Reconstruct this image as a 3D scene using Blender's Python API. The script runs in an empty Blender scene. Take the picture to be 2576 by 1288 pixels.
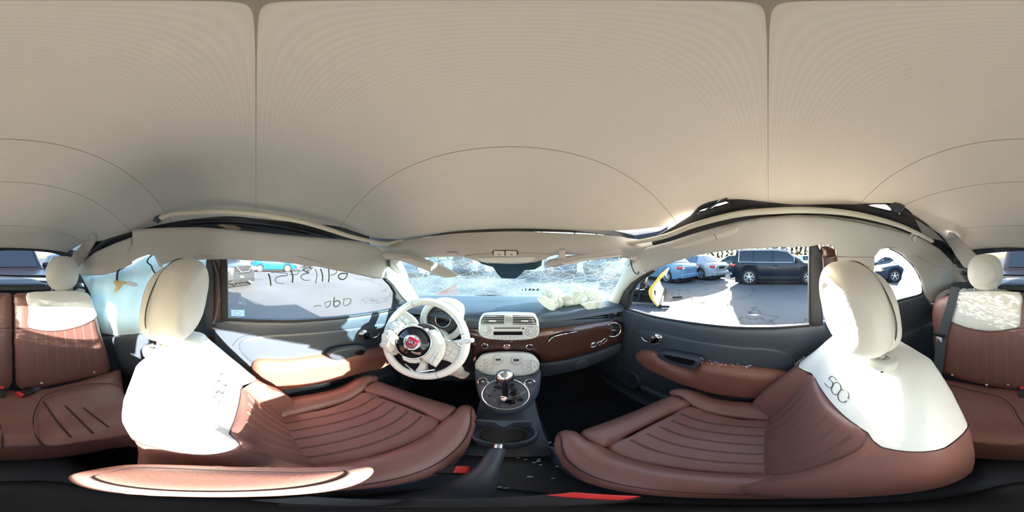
import bpy, bmesh, math, random
import numpy as np
from mathutils import Vector, Matrix, noise, geometry

random.seed(7)
SC = bpy.context.scene
COL = SC.collection
CZ = 1.40                      # eye height of the panorama camera above the lot
PI = math.pi

# ------------------------------------------------------------------ camera
cam = bpy.data.cameras.new('panorama_camera')
cam.type = 'PANO'
try:
    cam.panorama_type = 'EQUIRECTANGULAR'
except Exception:
    cam.cycles.panorama_type = 'EQUIRECTANGULAR'
cam.clip_start = 0.005
cam.clip_end = 500
camo = bpy.data.objects.new('panorama_camera', cam)
camo.location = (0, 0, CZ)
camo.rotation_euler = (PI / 2, 0, 0)
COL.objects.link(camo)
SC.camera = camo

# ------------------------------------------------------------------ light
SUN_AZ, SUN_EL = math.radians(77.0), math.radians(15.2)
w = bpy.data.worlds.new('sky')
SC.world = w
w.use_nodes = True
wt = w.node_tree
wt.nodes.clear()
wo = wt.nodes.new('ShaderNodeOutputWorld')
bg = wt.nodes.new('ShaderNodeBackground')
sk = wt.nodes.new('ShaderNodeTexSky')
sk.sky_type = 'NISHITA'
sk.sun_disc = False
sk.sun_elevation = SUN_EL
sk.sun_rotation = SUN_AZ
sk.air_density = 1.0
sk.dust_density = 1.5
sk.ozone_density = 1.0
bg.inputs['Strength'].default_value = 0.29
wt.links.new(sk.outputs[0], bg.inputs[0])
wt.links.new(bg.outputs[0], wo.inputs[0])

sl = bpy.data.lights.new('sun', 'SUN')
sl.energy = 10.5
sl.angle = math.radians(0.6)
sl.color = (1.0, 0.95, 0.88)
so = bpy.data.objects.new('sun', sl)
sdir = Vector((math.sin(SUN_AZ) * math.cos(SUN_EL), math.cos(SUN_AZ) * math.cos(SUN_EL), math.sin(SUN_EL)))
so.rotation_euler = sdir.to_track_quat('Z', 'Y').to_euler()
so.location = (20, 6, 12)
COL.objects.link(so)

SC.view_settings.view_transform = 'Standard'
SC.view_settings.look = 'None'
SC.view_settings.gamma = 1.0
SC.view_settings.use_curve_mapping = False
SC.view_settings.exposure = 2.22
cy = SC.cycles
cy.use_denoising = True
cy.max_bounces = 12
cy.diffuse_bounces = 8
cy.glossy_bounces = 4
cy.transmission_bounces = 6
cy.transparent_max_bounces = 16
cy.sample_clamp_indirect = 8.0
cy.caustics_reflective = False
cy.caustics_refractive = False
cy.blur_glossy = 1.0

# ------------------------------------------------------------------ materials
def _nt(name):
    m = bpy.data.materials.new(name)
    m.use_nodes = True
    nt = m.node_tree
    b = nt.nodes['Principled BSDF']
    return m, nt, b

def N(nt, t, **kw):
    n = nt.nodes.new(t)
    for k, v in kw.items():
        setattr(n, k, v)
    return n

def L(nt, a, b):
    nt.links.new(a, b)

def mat(name, col, rough=0.6, metal=0.0, var=0.08, vscale=6.0, bump=0.0, bscale=300.0, coat=0.0, spec=0.5, emit=None, sheen=0.0):
    """Plain procedural surface: base colour broken up by noise, optional fine grain bump."""
    m, nt, b = _nt(name)
    tc = N(nt, 'ShaderNodeTexCoord')
    nz = N(nt, 'ShaderNodeTexNoise')
    nz.inputs['Scale'].default_value = vscale
    nz.inputs['Detail'].default_value = 4
    L(nt, tc.outputs['Object'], nz.inputs['Vector'])
    rp = N(nt, 'ShaderNodeMapRange')
    rp.inputs['To Min'].default_value = 1.0 - var
    rp.inputs['To Max'].default_value = 1.0 + var
    L(nt, nz.outputs['Fac'], rp.inputs['Value'])
    mx = N(nt, 'ShaderNodeVectorMath', operation='SCALE')
    mx.inputs[0].default_value = col[:3]
    L(nt, rp.outputs[0], mx.inputs['Scale'])
    L(nt, mx.outputs[0], b.inputs['Base Color'])
    b.inputs['Roughness'].default_value = rough
    b.inputs['Metallic'].default_value = metal
    b.inputs['Specular IOR Level'].default_value = spec
    b.inputs['Coat Weight'].default_value = coat
    b.inputs['Coat Roughness'].default_value = 0.05
    b.inputs['Sheen Weight'].default_value = sheen
    if emit:
        b.inputs['Emission Color'].default_value = (*emit[:3], 1)
        b.inputs['Emission Strength'].default_value = emit[3]
    if bump:
        n2 = N(nt, 'ShaderNodeTexNoise')
        n2.inputs['Scale'].default_value = bscale
        n2.inputs['Detail'].default_value = 3
        L(nt, tc.outputs['Object'], n2.inputs['Vector'])
        bp = N(nt, 'ShaderNodeBump')
        bp.inputs['Strength'].default_value = bump
        bp.inputs['Distance'].default_value = 0.002
        L(nt, n2.outputs['Fac'], bp.inputs['Height'])
        L(nt, bp.outputs[0], b.inputs['Normal'])
    return m

def leather(name, col, rough=0.45, grain=0.35):
    m = mat(name, col, rough=rough, var=0.12, vscale=9)
    nt = m.node_tree
    b = nt.nodes['Principled BSDF']
    tc = [n for n in nt.nodes if n.type == 'TEX_COORD'][0]
    vo = N(nt, 'ShaderNodeTexVoronoi')
    vo.inputs['Scale'].default_value = 420
    L(nt, tc.outputs['Object'], vo.inputs['Vector'])
    bp = N(nt, 'ShaderNodeBump')
    bp.inputs['Strength'].default_value = grain
    bp.inputs['Distance'].default_value = 0.0008
    L(nt, vo.outputs['Distance'], bp.inputs['Height'])
    L(nt, bp.outputs[0], b.inputs['Normal'])
    return m

def thin(name, col, trans, rough=0.8, bump=0.0, bscale=40):
    """Cloth that lets some light through: diffuse mixed with translucent."""
    m, nt, b = _nt(name)
    nt.nodes.remove(b)
    out = [n for n in nt.nodes if n.type == 'OUTPUT_MATERIAL'][0]
    d = N(nt, 'ShaderNodeBsdfDiffuse')
    t = N(nt, 'ShaderNodeBsdfTranslucent')
    d.inputs[0].default_value = (*col, 1)
    t.inputs[0].default_value = (*col, 1)
    mx = N(nt, 'ShaderNodeMixShader')
    mx.inputs[0].default_value = trans
    L(nt, d.outputs[0], mx.inputs[1])
    L(nt, t.outputs[0], mx.inputs[2])
    L(nt, mx.outputs[0], out.inputs[0])
    if bump:
        tc = N(nt, 'ShaderNodeTexCoord')
        nz = N(nt, 'ShaderNodeTexNoise')
        nz.inputs['Scale'].default_value = bscale
        nz.inputs['Detail'].default_value = 5
        L(nt, tc.outputs['Object'], nz.inputs['Vector'])
        bp = N(nt, 'ShaderNodeBump')
        bp.inputs['Strength'].default_value = bump
        bp.inputs['Distance'].default_value = 0.01
        L(nt, nz.outputs['Fac'], bp.inputs['Height'])
        L(nt, bp.outputs[0], d.inputs['Normal'])
        L(nt, bp.outputs[0], t.inputs['Normal'])
    return m

def glass(name, tint=(0.9, 0.95, 0.95), refl=0.06, haze=0.0, hazecol=(0.8, 0.9, 0.95)):
    m, nt, b = _nt(name)
    nt.nodes.remove(b)
    out = [n for n in nt.nodes if n.type == 'OUTPUT_MATERIAL'][0]
    t = N(nt, 'ShaderNodeBsdfTransparent')
    t.inputs[0].default_value = (*tint, 1)
    g = N(nt, 'ShaderNodeBsdfGlossy')
    g.inputs['Roughness'].default_value = 0.02
    mx = N(nt, 'ShaderNodeMixShader')
    mx.inputs[0].default_value = refl
    L(nt, t.outputs[0], mx.inputs[1])
    L(nt, g.outputs[0], mx.inputs[2])
    last = mx
    if haze:
        d = N(nt, 'ShaderNodeBsdfTranslucent')
        d.inputs[0].default_value = (*hazecol, 1)
        m2 = N(nt, 'ShaderNodeMixShader')
        m2.inputs[0].default_value = haze
        L(nt, mx.outputs[0], m2.inputs[1])
        L(nt, d.outputs[0], m2.inputs[2])
        last = m2
    L(nt, last.outputs[0], out.inputs[0])
    return m

M = {}

# ------------------------------------------------------------------ objects
ROOT = {}       # object name -> world origin shared by a thing and all its parts

def tag(o, label=None, cat=None, group=None, kind=None):
    if label: o['label'] = label
    if cat: o['category'] = cat
    if group: o['group'] = group
    if kind: o['kind'] = kind
    return o

def thing(name, at=(0, 0, 0), label=None, cat=None, group=None, kind=None, rot=0.0):
    """Empty at a thing's base, in cabin coordinates (camera eye = 0,0,0)."""
    o = bpy.data.objects.new(name, None)
    o.empty_display_size = 0.05
    o.location = (at[0], at[1], at[2] + CZ)
    o.rotation_euler = (0, 0, rot)
    COL.objects.link(o)
    ROOT[o.name] = np.array([at[0], at[1], at[2]], float)
    return tag(o, label, cat, group, kind)

def mk(name, V, F, m, parent=None, smooth=True, local=False, mats=None, mi=None):
    """One mesh object from cabin-space vertices; parts share the origin of their thing."""
    V = np.asarray(V, float).reshape(-1, 3)
    me = bpy.data.meshes.new(name)
    o = bpy.data.objects.new(name, me)
    if parent is not None:
        org = ROOT[parent.name]
        o.parent = parent
    else:
        if local:
            org = np.zeros(3)
        else:
            org = np.array([(V[:, 0].min() + V[:, 0].max()) / 2, (V[:, 1].min() + V[:, 1].max()) / 2, V[:, 2].min()])
            o.location = (org[0], org[1], org[2] + CZ)
    COL.objects.link(o)
    ROOT[o.name] = org
    P = V if local else V - org
    me.from_pydata(P.tolist(), [], [list(map(int, f)) for f in F])
    if isinstance(m, (list, tuple)):
        for q in m: me.materials.append(q)
    else:
        me.materials.append(m)
    if mi is not None:
        me.polygons.foreach_set('material_index', np.asarray(mi, np.int32))
    if smooth:
        me.polygons.foreach_set('use_smooth', np.ones(len(me.polygons), bool))
        try:
            me.set_sharp_from_angle(angle=math.radians(58))
        except Exception:
            pass
    me.update()
    return o

class MB:
    """Collects several shapes into one mesh."""
    def __init__(s): s.V = []; s.F = []; s.n = 0
    def add(s, V, F):
        V = np.asarray(V, float).reshape(-1, 3)
        s.V.append(V)
        s.F += [[i + s.n for i in f] for f in F]
        s.n += len(V)
        return s
    def build(s, name, m, parent=None, smooth=True, local=False):
        return mk(name, np.vstack(s.V), s.F, m, parent, smooth, local)

# ------------------------------------------------------------------ panorama geometry
K = PI / 1288.0
def D(u, v):
    az = (np.asarray(u, float) - 1288.0) * K
    el = (644.0 - np.asarray(v, float)) * K
    return np.stack([np.sin(az) * np.cos(el), np.cos(az) * np.cos(el), np.sin(el)], -1)
def PX(u, v, x): d = D(u, v); return d * (x / d[..., 0:1] if d.ndim > 1 else x / d[0])
def PY(u, v, y): d = D(u, v); return d * (y / d[..., 1:2] if d.ndim > 1 else y / d[1])
def PZ(u, v, z): d = D(u, v); return d * (z / d[..., 2:3] if d.ndim > 1 else z / d[2])

def cast(d, g, tmax=4.0):
    """First crossing of the surface g = 0 (g < 0 in the cabin) along sight lines d."""
    d = np.asarray(d, float).reshape(-1, 3)
    ts = np.linspace(0.03, tmax, 220)
    val = np.stack([g(d * t) for t in ts], 1)
    pos = val > 0
    k = np.where(pos.any(1), pos.argmax(1), len(ts) - 1)
    k = np.maximum(k, 1)
    a, b = ts[k - 1], ts[k]
    for _ in range(28):
        c = (a + b) / 2
        p = g(d * c[:, None]) > 0
        b = np.where(p, c, b); a = np.where(p, a, c)
    return d * ((a + b) / 2)[:, None]

def grad_in(P, g):
    e = 1e-4
    G = np.stack([(g(P + np.eye(3)[i] * e) - g(P - np.eye(3)[i] * e)) for i in range(3)], 1)
    G /= np.linalg.norm(G, axis=1, keepdims=True) + 1e-12
    return -G

def crom(pts, n=8, closed=True):
    """Catmull-Rom through control points."""
    P = np.asarray(pts, float)
    out = []
    m = len(P)
    rng = range(m) if closed else range(m - 1)
    for i in rng:
        if closed:
            p0, p1, p2, p3 = P[(i - 1) % m], P[i], P[(i + 1) % m], P[(i + 2) % m]
        else:
            p0, p1, p2, p3 = P[max(i - 1, 0)], P[i], P[i + 1], P[min(i + 2, m - 1)]
        for k in range(n):
            t = k / n
            out.append(0.5 * ((2 * p1) + (-p0 + p2) * t + (2 * p0 - 5 * p1 + 4 * p2 - p3) * t * t + (-p0 + 3 * p1 - 3 * p2 + p3) * t ** 3))
    if not closed:
        out.append(P[-1])
    return np.array(out)

def densify(pts, step, closed=True):
    P = np.asarray(pts, float)
    out = []
    m = len(P)
    for i in range(m if closed else m - 1):
        a, b = P[i], P[(i + 1) % m]
        k = max(1, int(math.ceil(np.linalg.norm(b - a) / step)))
        for j in range(k):
            out.append(a + (b - a) * j / k)
    if not closed: out.append(P[-1])
    return np.array(out)

def inpoly(p, poly):
    x, y = p[:, 0], p[:, 1]
    r = np.zeros(len(p), bool)
    px, py = poly[:, 0], poly[:, 1]
    qx, qy = np.roll(px, -1), np.roll(py, -1)
    for i in range(len(poly)):
        c = ((py[i] > y) != (qy[i] > y))
        with np.errstate(divide='ignore', invalid='ignore'):
            xi = (qx[i] - px[i]) * (y - py[i]) / (qy[i] - py[i]) + px[i]
        r ^= c & (x < xi)
    return r

def tri2d(outline, holes, step):
    rings = [np.asarray(outline, float)] + [np.asarray(h, float) for h in holes]
    pts, edges = [], []
    rid = []
    for R in rings:
        b = len(pts)
        pts += [tuple(p) for p in R]
        edges += [(b + i, b + (i + 1) % len(R)) for i in range(len(R))]
        rid.append((b, len(R)))
    nb = len(pts)
    # two rows of points just inside every rim keep the rounded edge clean
    B0 = np.array(pts)
    for R in rings:
        R = np.asarray(R, float)
        t = np.roll(R, -1, 0) - np.roll(R, 1, 0)
        nn = np.stack([-t[:, 1], t[:, 0]], 1); nn /= np.linalg.norm(nn, axis=1, keepdims=True) + 1e-12
        for dl in (.22, .62):
            for sg in (1, -1):
                Q = R + nn * sg * dl * step
                ok = inpoly(Q, rings[0])
                for h in rings[1:]: ok &= ~inpoly(Q, h)
                Q = Q[ok]
                if not len(Q): continue
                dm = np.sqrt(((Q[:, None, :] - B0[None]) ** 2).sum(2)).min(1) if len(Q) * len(B0) < 4e6 else np.full(len(Q), dl * step)
                Q = Q[dm > dl * step * .8]
                keep = []
                for q in Q:
                    if all((q[0] - k[0]) ** 2 + (q[1] - k[1]) ** 2 > (.30 * step) ** 2 for k in keep[-2:]): keep.append(q)
                pts += [tuple(q) for q in keep]
    lo, hi = rings[0].min(0), rings[0].max(0)
    gx = np.arange(lo[0] + step / 2, hi[0], step)
    gy = np.arange(lo[1] + step / 2, hi[1], step * 0.87)
    G = np.array([(x + (step / 2 if j % 2 else 0), y) for j, y in enumerate(gy) for x in gx]).reshape(-1, 2)
    if len(G):
        ok = inpoly(G, rings[0])
        for h in rings[1:]: ok &= ~inpoly(G, h)
        B = np.array(pts)
        G = G[ok]
        if len(G):
            dm = np.full(len(G), 1e9)
            for s in range(0, len(B), 200):
                dm = np.minimum(dm, np.sqrt(((G[:, None, :] - B[None, s:s + 200]) ** 2).sum(2)).min(1))
            G = G[dm > step * 0.55]
            pts += [tuple(p) for p in G]
    vs, es, fs, *_ = geometry.delaunay_2d_cdt([Vector(p) for p in pts], edges, [], 0, 1e-7)
    vs = np.array([tuple(v) for v in vs])
    T = np.array([f for f in fs if len(f) == 3], int)
    c = vs[T].mean(1)
    ok = inpoly(c, rings[0])
    for h in rings[1:]: ok &= ~inpoly(c, h)
    return vs, T[ok]

def edge_loops(T):
    from collections import Counter
    cnt = Counter()
    for t in T:
        for i in range(3):
            cnt[(t[i], t[(i + 1) % 3])] += 1
    return [(a, b) for (a, b) in cnt if (b, a) not in cnt]

def inflate(outline, mapper, bulge=0.0, edge=0.02, depth=0.01, step=None, holes=(), crumple=None, hfun=None, back=True):
    """Fill a 2-D outline, lay it on a surface (mapper -> point, inward normal), round its rim over
    `edge`, and close it with a skirt `depth` deep."""
    outline = np.asarray(outline, float)
    span = (outline.max(0) - outline.min(0)).max()
    if step is None: step = span / 24
    O = densify(outline, step)
    H = [densify(h, step) for h in holes]
    vs, T = tri2d(O, H, step)
    P, n = mapper(vs)
    bd = edge_loops(T)
    bi = sorted({i for e in bd for i in e})
    B = P[bi]
    # dense rim samples for the distance
    BB = np.vstack([B] + [P[[a for a, b in bd]] * (1 - k) + P[[b for a, b in bd]] * k for k in (0.33, 0.66)])
    dm = np.full(len(P), 1e9)
    for s in range(0, len(BB), 150):
        dm = np.minimum(dm, np.sqrt(((P[:, None, :] - BB[None, s:s + 150]) ** 2).sum(2)).min(1))
    q = np.clip(dm / max(edge, 1e-6), 0, 1)
    h = bulge * np.sqrt(np.clip(1 - (1 - q) ** 2, 0, 1))
    if hfun is not None: h = h + hfun(vs, P, q)
    if crumple:
        a, f = crumple
        cr = np.array([noise.ridged_multi_fractal(Vector(p) * f, 1.0, 2.1, 3, 1.0, 2.0) if False else noise.turbulence(Vector(p) * f, 3, False) for p in P])
        h = h + a * (cr - 0.5) * np.clip(dm / (edge * 0.5 + 1e-6), 0.15, 1)
    top = P + n * h[:, None]
    # orient so faces look along n
    tv = top[T]
    fn = np.cross(tv[:, 1] - tv[:, 0], tv[:, 2] - tv[:, 0])
    flip = (fn * n[T].mean(1)).sum(1).sum() < 0
    if flip: T = T[:, ::-1]
    bd = edge_loops(T)
    V = [top]
    F = T.tolist()
    idx = {b: len(top) + k for k, b in enumerate(bi)}
    V.append(P[bi] - n[bi] * depth)
    for a, b in bd:
        F.append([b, a, idx[a], idx[b]])
    if back:
        # simple back: fan copy of the front, flat
        off = len(top) + len(bi)
        V.append(P - n * depth)
        F += [[t[0] + off, t[2] + off, t[1] + off] for t in T.tolist()]
    return np.vstack(V), F

def smap(g, off=0.0):
    def f(vs):
        gs = lambda Q: g(Q) + off
        P = cast(D(vs[:, 0], vs[:, 1]), gs)
        return P, grad_in(P, gs)
    return f

def patch(name, outline, g, m, parent=None, bulge=0.004, edge=0.015, depth=0.006, off=0.0, step=None, holes=(), smooth=False, sholes=False, crumple=None, hfun=None, back=True):
    """A moulded panel: sight-line outline laid on the real surface g."""
    o = crom(outline, 6) if smooth else np.asarray(outline, float)
    hs = [crom(h, 6) if sholes else np.asarray(h, float) for h in holes]
    V, F = inflate(o, smap(g, off), bulge, edge, depth, step, hs, crumple, hfun, back)
    return mk(name, V, F, m, parent)

def ell(cx, cy, rx, ry, n=28, rot=0.0):
    t = np.arange(n) * 2 * PI / n
    c, s = math.cos(rot), math.sin(rot)
    return np.stack([cx + rx * np.cos(t) * c - ry * np.sin(t) * s, cy + rx * np.cos(t) * s + ry * np.sin(t) * c], 1)

def rrect(x0, y0, x1, y1, r, n=5):
    r = min(r, (x1 - x0) / 2, (y1 - y0) / 2)
    out = []
    for cx, cy, a in ((x1 - r, y1 - r, 0), (x0 + r, y1 - r, 90), (x0 + r, y0 + r, 180), (x1 - r, y0 + r, 270)):
        for k in range(n + 1):
            t = math.radians(a + 90 * k / n)
            out.append((cx + r * math.cos(t), cy + r * math.sin(t)))
    return np.array(out)

# ------------------------------------------------------------------ basic solids
def tube_vf(path, r, n=8, flat=1.0, up=None, caps=True):
    P = np.asarray(path, float)
    m = len(P)
    r = np.full(m, r) if np.isscalar(r) else np.asarray(r, float)
    T = np.gradient(P, axis=0)
    T /= np.linalg.norm(T, axis=1, keepdims=True) + 1e-12
    u = np.array(up, float) if up is not None else (np.array([0, 0, 1.0]) if abs(T[0, 2]) < 0.9 else np.array([1.0, 0, 0]))
    V = []
    for i in range(m):
        if up is not None: u = np.array(up, float)
        s = np.cross(T[i], u); s /= np.linalg.norm(s) + 1e-12
        q = np.cross(s, T[i]); u = q
        for k in range(n):
            a = 2 * PI * k / n
            V.append(P[i] + s * math.cos(a) * r[i] + q * math.sin(a) * r[i] * flat)
    F = []
    for i in range(m - 1):
        for k in range(n):
            k2 = (k + 1) % n
            F.append([i * n + k, i * n + k2, (i + 1) * n + k2, (i + 1) * n + k])
    if caps:
        F.append(list(range(n))[::-1])
        F.append([(m - 1) * n + k for k in range(n)])
    return V, F

def tube(name, path, r, m, parent=None, n=8, flat=1.0, up=None, sm=0, local=False, closed=False):
    p = np.asarray(path, float)
    if sm: p = crom(p, sm, closed)
    if closed: p = np.vstack([p, p[:1]])
    V, F = tube_vf(p, r, n, flat, up, not closed)
    return mk(name, V, F, m, parent, local=local)

def box_vf(c, s, R=None, bev=0.12):
    """Box with bevelled vertical/horizontal edges (chamfered)."""
    sx, sy, sz = [q / 2 for q in s]
    b = min(sx, sy, sz) * bev * 2
    bm = bmesh.new()
    bmesh.ops.create_cube(bm, size=2.0)
    for v in bm.verts: v.co = Vector((v.co.x * sx, v.co.y * sy, v.co.z * sz))
    if b > 0:
        bmesh.ops.bevel(bm, geom=bm.edges[:], offset=b, segments=2, affect='EDGES', profile=0.6)
    V = np.array([v.co[:] for v in bm.verts]); F = [[v.index for v in f.verts] for f in bm.faces]
    bm.free()
    if R is not None: V = V @ np.asarray(R, float).T
    return V + np.asarray(c, float), F

def box(name, c, s, m, parent=None, R=None, bev=0.12, local=False):
    V, F = box_vf(c, s, R, bev)
    return mk(name, V, F, m, parent, local=local)

def lathe_vf(prof, c, ax, n=24):
    """Revolve (r, h) profile round axis ax at c."""
    ax = np.asarray(ax, float); ax /= np.linalg.norm(ax)
    t = np.array([1.0, 0, 0]) if abs(ax[0]) < 0.9 else np.array([0, 1.0, 0])
    s = np.cross(ax, t); s /= np.linalg.norm(s); q = np.cross(ax, s)
    V, F = [], []
    for (r, h) in prof:
        for k in range(n):
            a = 2 * PI * k / n
            V.append(np.asarray(c, float) + ax * h + (s * math.cos(a) + q * math.sin(a)) * r)
    m = len(prof)
    for i in range(m - 1):
        for k in range(n):
            k2 = (k + 1) % n
            F.append([i * n + k, i * n + k2, (i + 1) * n + k2, (i + 1) * n + k])
    F.append(list(range(n))[::-1]); F.append([(m - 1) * n + k for k in range(n)])
    return V, F

def lathe(name, prof, c, ax, m, parent=None, n=24, local=False):
    V, F = lathe_vf(prof, c, ax, n)
    return mk(name, V, F, m, parent, local=local)

def torus_vf(c, ax, R, r, n=48, k=12, up=None, sc=(1, 1)):
    ax = np.asarray(ax, float); ax /= np.linalg.norm(ax)
    t = np.array(up if up is not None else ([1.0, 0, 0] if abs(ax[0]) < 0.9 else [0, 1.0, 0]), float)
    s = np.cross(ax, t); s /= np.linalg.norm(s); q = np.cross(ax, s)
    V, F = [], []
    for i in range(n):
        a = 2 * PI * i / n
        rad = s * math.cos(a) * sc[0] + q * math.sin(a) * sc[1]
        rn = rad / np.linalg.norm(rad)
        for j in range(k):
            b = 2 * PI * j / k
            V.append(np.asarray(c) + rad * R + rn * r * math.cos(b) + ax * r * math.sin(b))
    for i in range(n):
        for j in range(k):
            F.append([i * k + j, ((i + 1) % n) * k + j, ((i + 1) % n) * k + (j + 1) % k, i * k + (j + 1) % k])
    return V, F

def super_vf(c, r, e1=0.7, e2=0.7, nu=28, nv=18, R=None, f=None):
    V = []
    sp = lambda x, e: math.copysign(abs(x) ** e, x)
    for j in range(nv + 1):
        ph = -PI / 2 + PI * j / nv
        for i in range(nu):
            th = 2 * PI * i / nu
            V.append((sp(math.cos(ph), e1) * sp(math.cos(th), e2) * r[0], sp(math.cos(ph), e1) * sp(math.sin(th), e2) * r[1], sp(math.sin(ph), e1) * r[2]))
    V = np.array(V)
    if f is not None: V = f(V)
    if R is not None: V = V @ np.asarray(R, float).T
    F = []
    for j in range(nv):
        for i in range(nu):
            F.append([j * nu + i, j * nu + (i + 1) % nu, (j + 1) * nu + (i + 1) % nu, (j + 1) * nu + i])
    return V + np.asarray(c, float), F

def grid_vf(G, closed_u=False):
    G = np.asarray(G, float)
    r, c = G.shape[:2]
    F = []
    for i in range(r - 1):
        for j in range(c if closed_u else c - 1):
            j2 = (j + 1) % c
            F.append([i * c + j, i * c + j2, (i + 1) * c + j2, (i + 1) * c + j])
    return G.reshape(-1, 3), F

def thick_grid(name, G, t, m, parent=None, local=False):
    """Open control grid -> closed slab: offset by t along the grid normal (sign picks the side)."""
    G = np.asarray(G, float)
    du = np.gradient(G, axis=1); dv = np.gradient(G, axis=0)
    n = np.cross(du, dv); n /= np.linalg.norm(n, axis=2, keepdims=True) + 1e-12
    H = G + n * t
    r, c = G.shape[:2]
    V = np.vstack([G.reshape(-1, 3), H.reshape(-1, 3)])
    F = []
    o = r * c
    for i in range(r - 1):
        for j in range(c - 1):
            q = [i * c + j, i * c + j + 1, (i + 1) * c + j + 1, (i + 1) * c + j]
            F.append(q[::-1]); F.append([k + o for k in q])
    rim = [j for j in range(c)] + [i * c + c - 1 for i in range(1, r)] + [(r - 1) * c + j for j in range(c - 2, -1, -1)] + [i * c for i in range(r - 2, 0, -1)]
    for k in range(len(rim)):
        a, b = rim[k], rim[(k + 1) % len(rim)]
        F.append([a, b, b + o, a + o])
    return mk(name, V, F, m, parent, local=local)

def smooth_grid(C, nu=6, nv=6):
    """Catmull-Rom refine a grid of 3-D control points."""
    C = np.asarray(C, float)
    R = np.stack([crom(r, nu, False) for r in C])
    return np.stack([crom(R[:, j], nv, False) for j in range(R.shape[1])], 1)

def text_vf(s, size=1.0, depth=0.05, bold=False):
    cu = bpy.data.curves.new('lettering', 'FONT')
    cu.body = s; cu.size = size; cu.extrude = depth; cu.align_x = 'CENTER'; cu.align_y = 'CENTER'
    cu.resolution_u = 2
    if bold: cu.offset = size * 0.02
    ob = bpy.data.objects.new('lettering', cu)
    COL.objects.link(ob)
    dg = bpy.context.evaluated_depsgraph_get()
    me = bpy.data.meshes.new_from_object(ob.evaluated_get(dg))
    V = np.array([v.co[:] for v in me.vertices]); F = [list(p.vertices) for p in me.polygons]
    bpy.data.objects.remove(ob); bpy.data.meshes.remove(me); bpy.data.curves.remove(cu)
    return V, F

def place_text(name, s, c, ux, uy, size, m, parent=None, depth=0.0006, bold=False, mirror=False):
    V, F = text_vf(s, size, depth, bold)
    ux = np.asarray(ux, float); uy = np.asarray(uy, float)
    un = np.cross(ux, uy)
    if mirror: V[:, 0] *= -1; F = [f[::-1] for f in F]
    W = V[:, :1] * ux + V[:, 1:2] * uy + V[:, 2:3] * un + np.asarray(c, float)
    return mk(name, W, F, m, parent, smooth=False)

def interp(x, tab):
    t = np.array(tab, float)
    o = np.argsort(t[:, 0])
    return np.interp(x, t[o, 0], t[o, 1])

def sstep(x, a, b):
    t = np.clip((x - a) / (b - a), 0, 1)
    return t * t * (3 - 2 * t)
# ------------------------------------------------------------------ surfaces of the cabin
def side(P, base):
    y, z = P[:, 1], P[:, 2]
    return base - 0.10 * (z + 0.28) - 0.55 * np.maximum(0, z) - 0.25 * np.maximum(0, -0.5 - y) ** 1.5 - 0.15 * np.maximum(0, y - 0.45) ** 1.5
def gR(P): return P[:, 0] - side(P, 0.60)
def gL(P): return -P[:, 0] - side(P, 0.63)
def off(g, d): return lambda P: g(P) - d
def gmax(*gs): return lambda P: np.max(np.stack([g(P) for g in gs]), 0)
def gplane(n, k):
    n = np.asarray(n, float); n = n / np.linalg.norm(n)
    return lambda P: P @ n - k
def gY(y): return lambda P: P[:, 1] - y
def gYr(y): return lambda P: -P[:, 1] + y      # plane behind the camera, y negative
def gZ(z): return lambda P: -(P[:, 2] - z)     # floor-like plane
# windscreen: base y 1.15 z -.31, top y .62 z .02
def gW(P): return (P[:, 1] - 0.64) * 0.53 + (P[:, 2] - 0.02) * 0.85 + 0.16 * P[:, 0] ** 2

# ------------------------------------------------------------------ setting materials
def canvas_mat():
    m, nt, b = _nt('roof_lining')
    nt.nodes.remove(b)
    out = [n for n in nt.nodes if n.type == 'OUTPUT_MATERIAL'][0]
    tc = N(nt, 'ShaderNodeTexCoord')
    wv = N(nt, 'ShaderNodeTexWave', wave_type='BANDS', bands_direction='Y')
    wv.inputs['Scale'].default_value = 46.0
    wv.inputs['Distortion'].default_value = 0.15
    wv.inputs['Detail'].default_value = 1.0
    L(nt, tc.outputs['Object'], wv.inputs['Vector'])
    nz = N(nt, 'ShaderNodeTexNoise'); nz.inputs['Scale'].default_value = 3.0; nz.inputs['Detail'].default_value = 5
    L(nt, tc.outputs['Object'], nz.inputs['Vector'])
    a = N(nt, 'ShaderNodeMapRange'); a.inputs['To Min'].default_value = 0.94; a.inputs['To Max'].default_value = 1.03
    L(nt, wv.outputs['Fac'], a.inputs['Value'])
    c = N(nt, 'ShaderNodeMapRange'); c.inputs['To Min'].default_value = 0.92; c.inputs['To Max'].default_value = 1.06
    L(nt, nz.outputs['Fac'], c.inputs['Value'])
    mu = N(nt, 'ShaderNodeMath', operation='MULTIPLY')
    L(nt, a.outputs[0], mu.inputs[0]); L(nt, c.outputs[0], mu.inputs[1])
    sc = N(nt, 'ShaderNodeVectorMath', operation='SCALE'); sc.inputs[0].default_value = (0.55, 0.525, 0.475)
    L(nt, mu.outputs[0], sc.inputs['Scale'])
    bp = N(nt, 'ShaderNodeBump'); bp.inputs['Strength'].default_value = 0.25; bp.inputs['Distance'].default_value = 0.001
    L(nt, wv.outputs['Fac'], bp.inputs['Height'])
    d = N(nt, 'ShaderNodeBsdfDiffuse'); t = N(nt, 'ShaderNodeBsdfTranslucent')
    L(nt, sc.outputs[0], d.inputs[0]); L(nt, bp.outputs[0], d.inputs['Normal'])
    t.inputs[0].default_value = (0.84, 0.79, 0.72, 1)
    mx = N(nt, 'ShaderNodeMixShader'); mx.inputs[0].default_value = 0.40
    L(nt, d.outputs[0], mx.inputs[1]); L(nt, t.outputs[0], mx.inputs[2])
    L(nt, mx.outputs[0], out.inputs[0])
    return m

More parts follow.
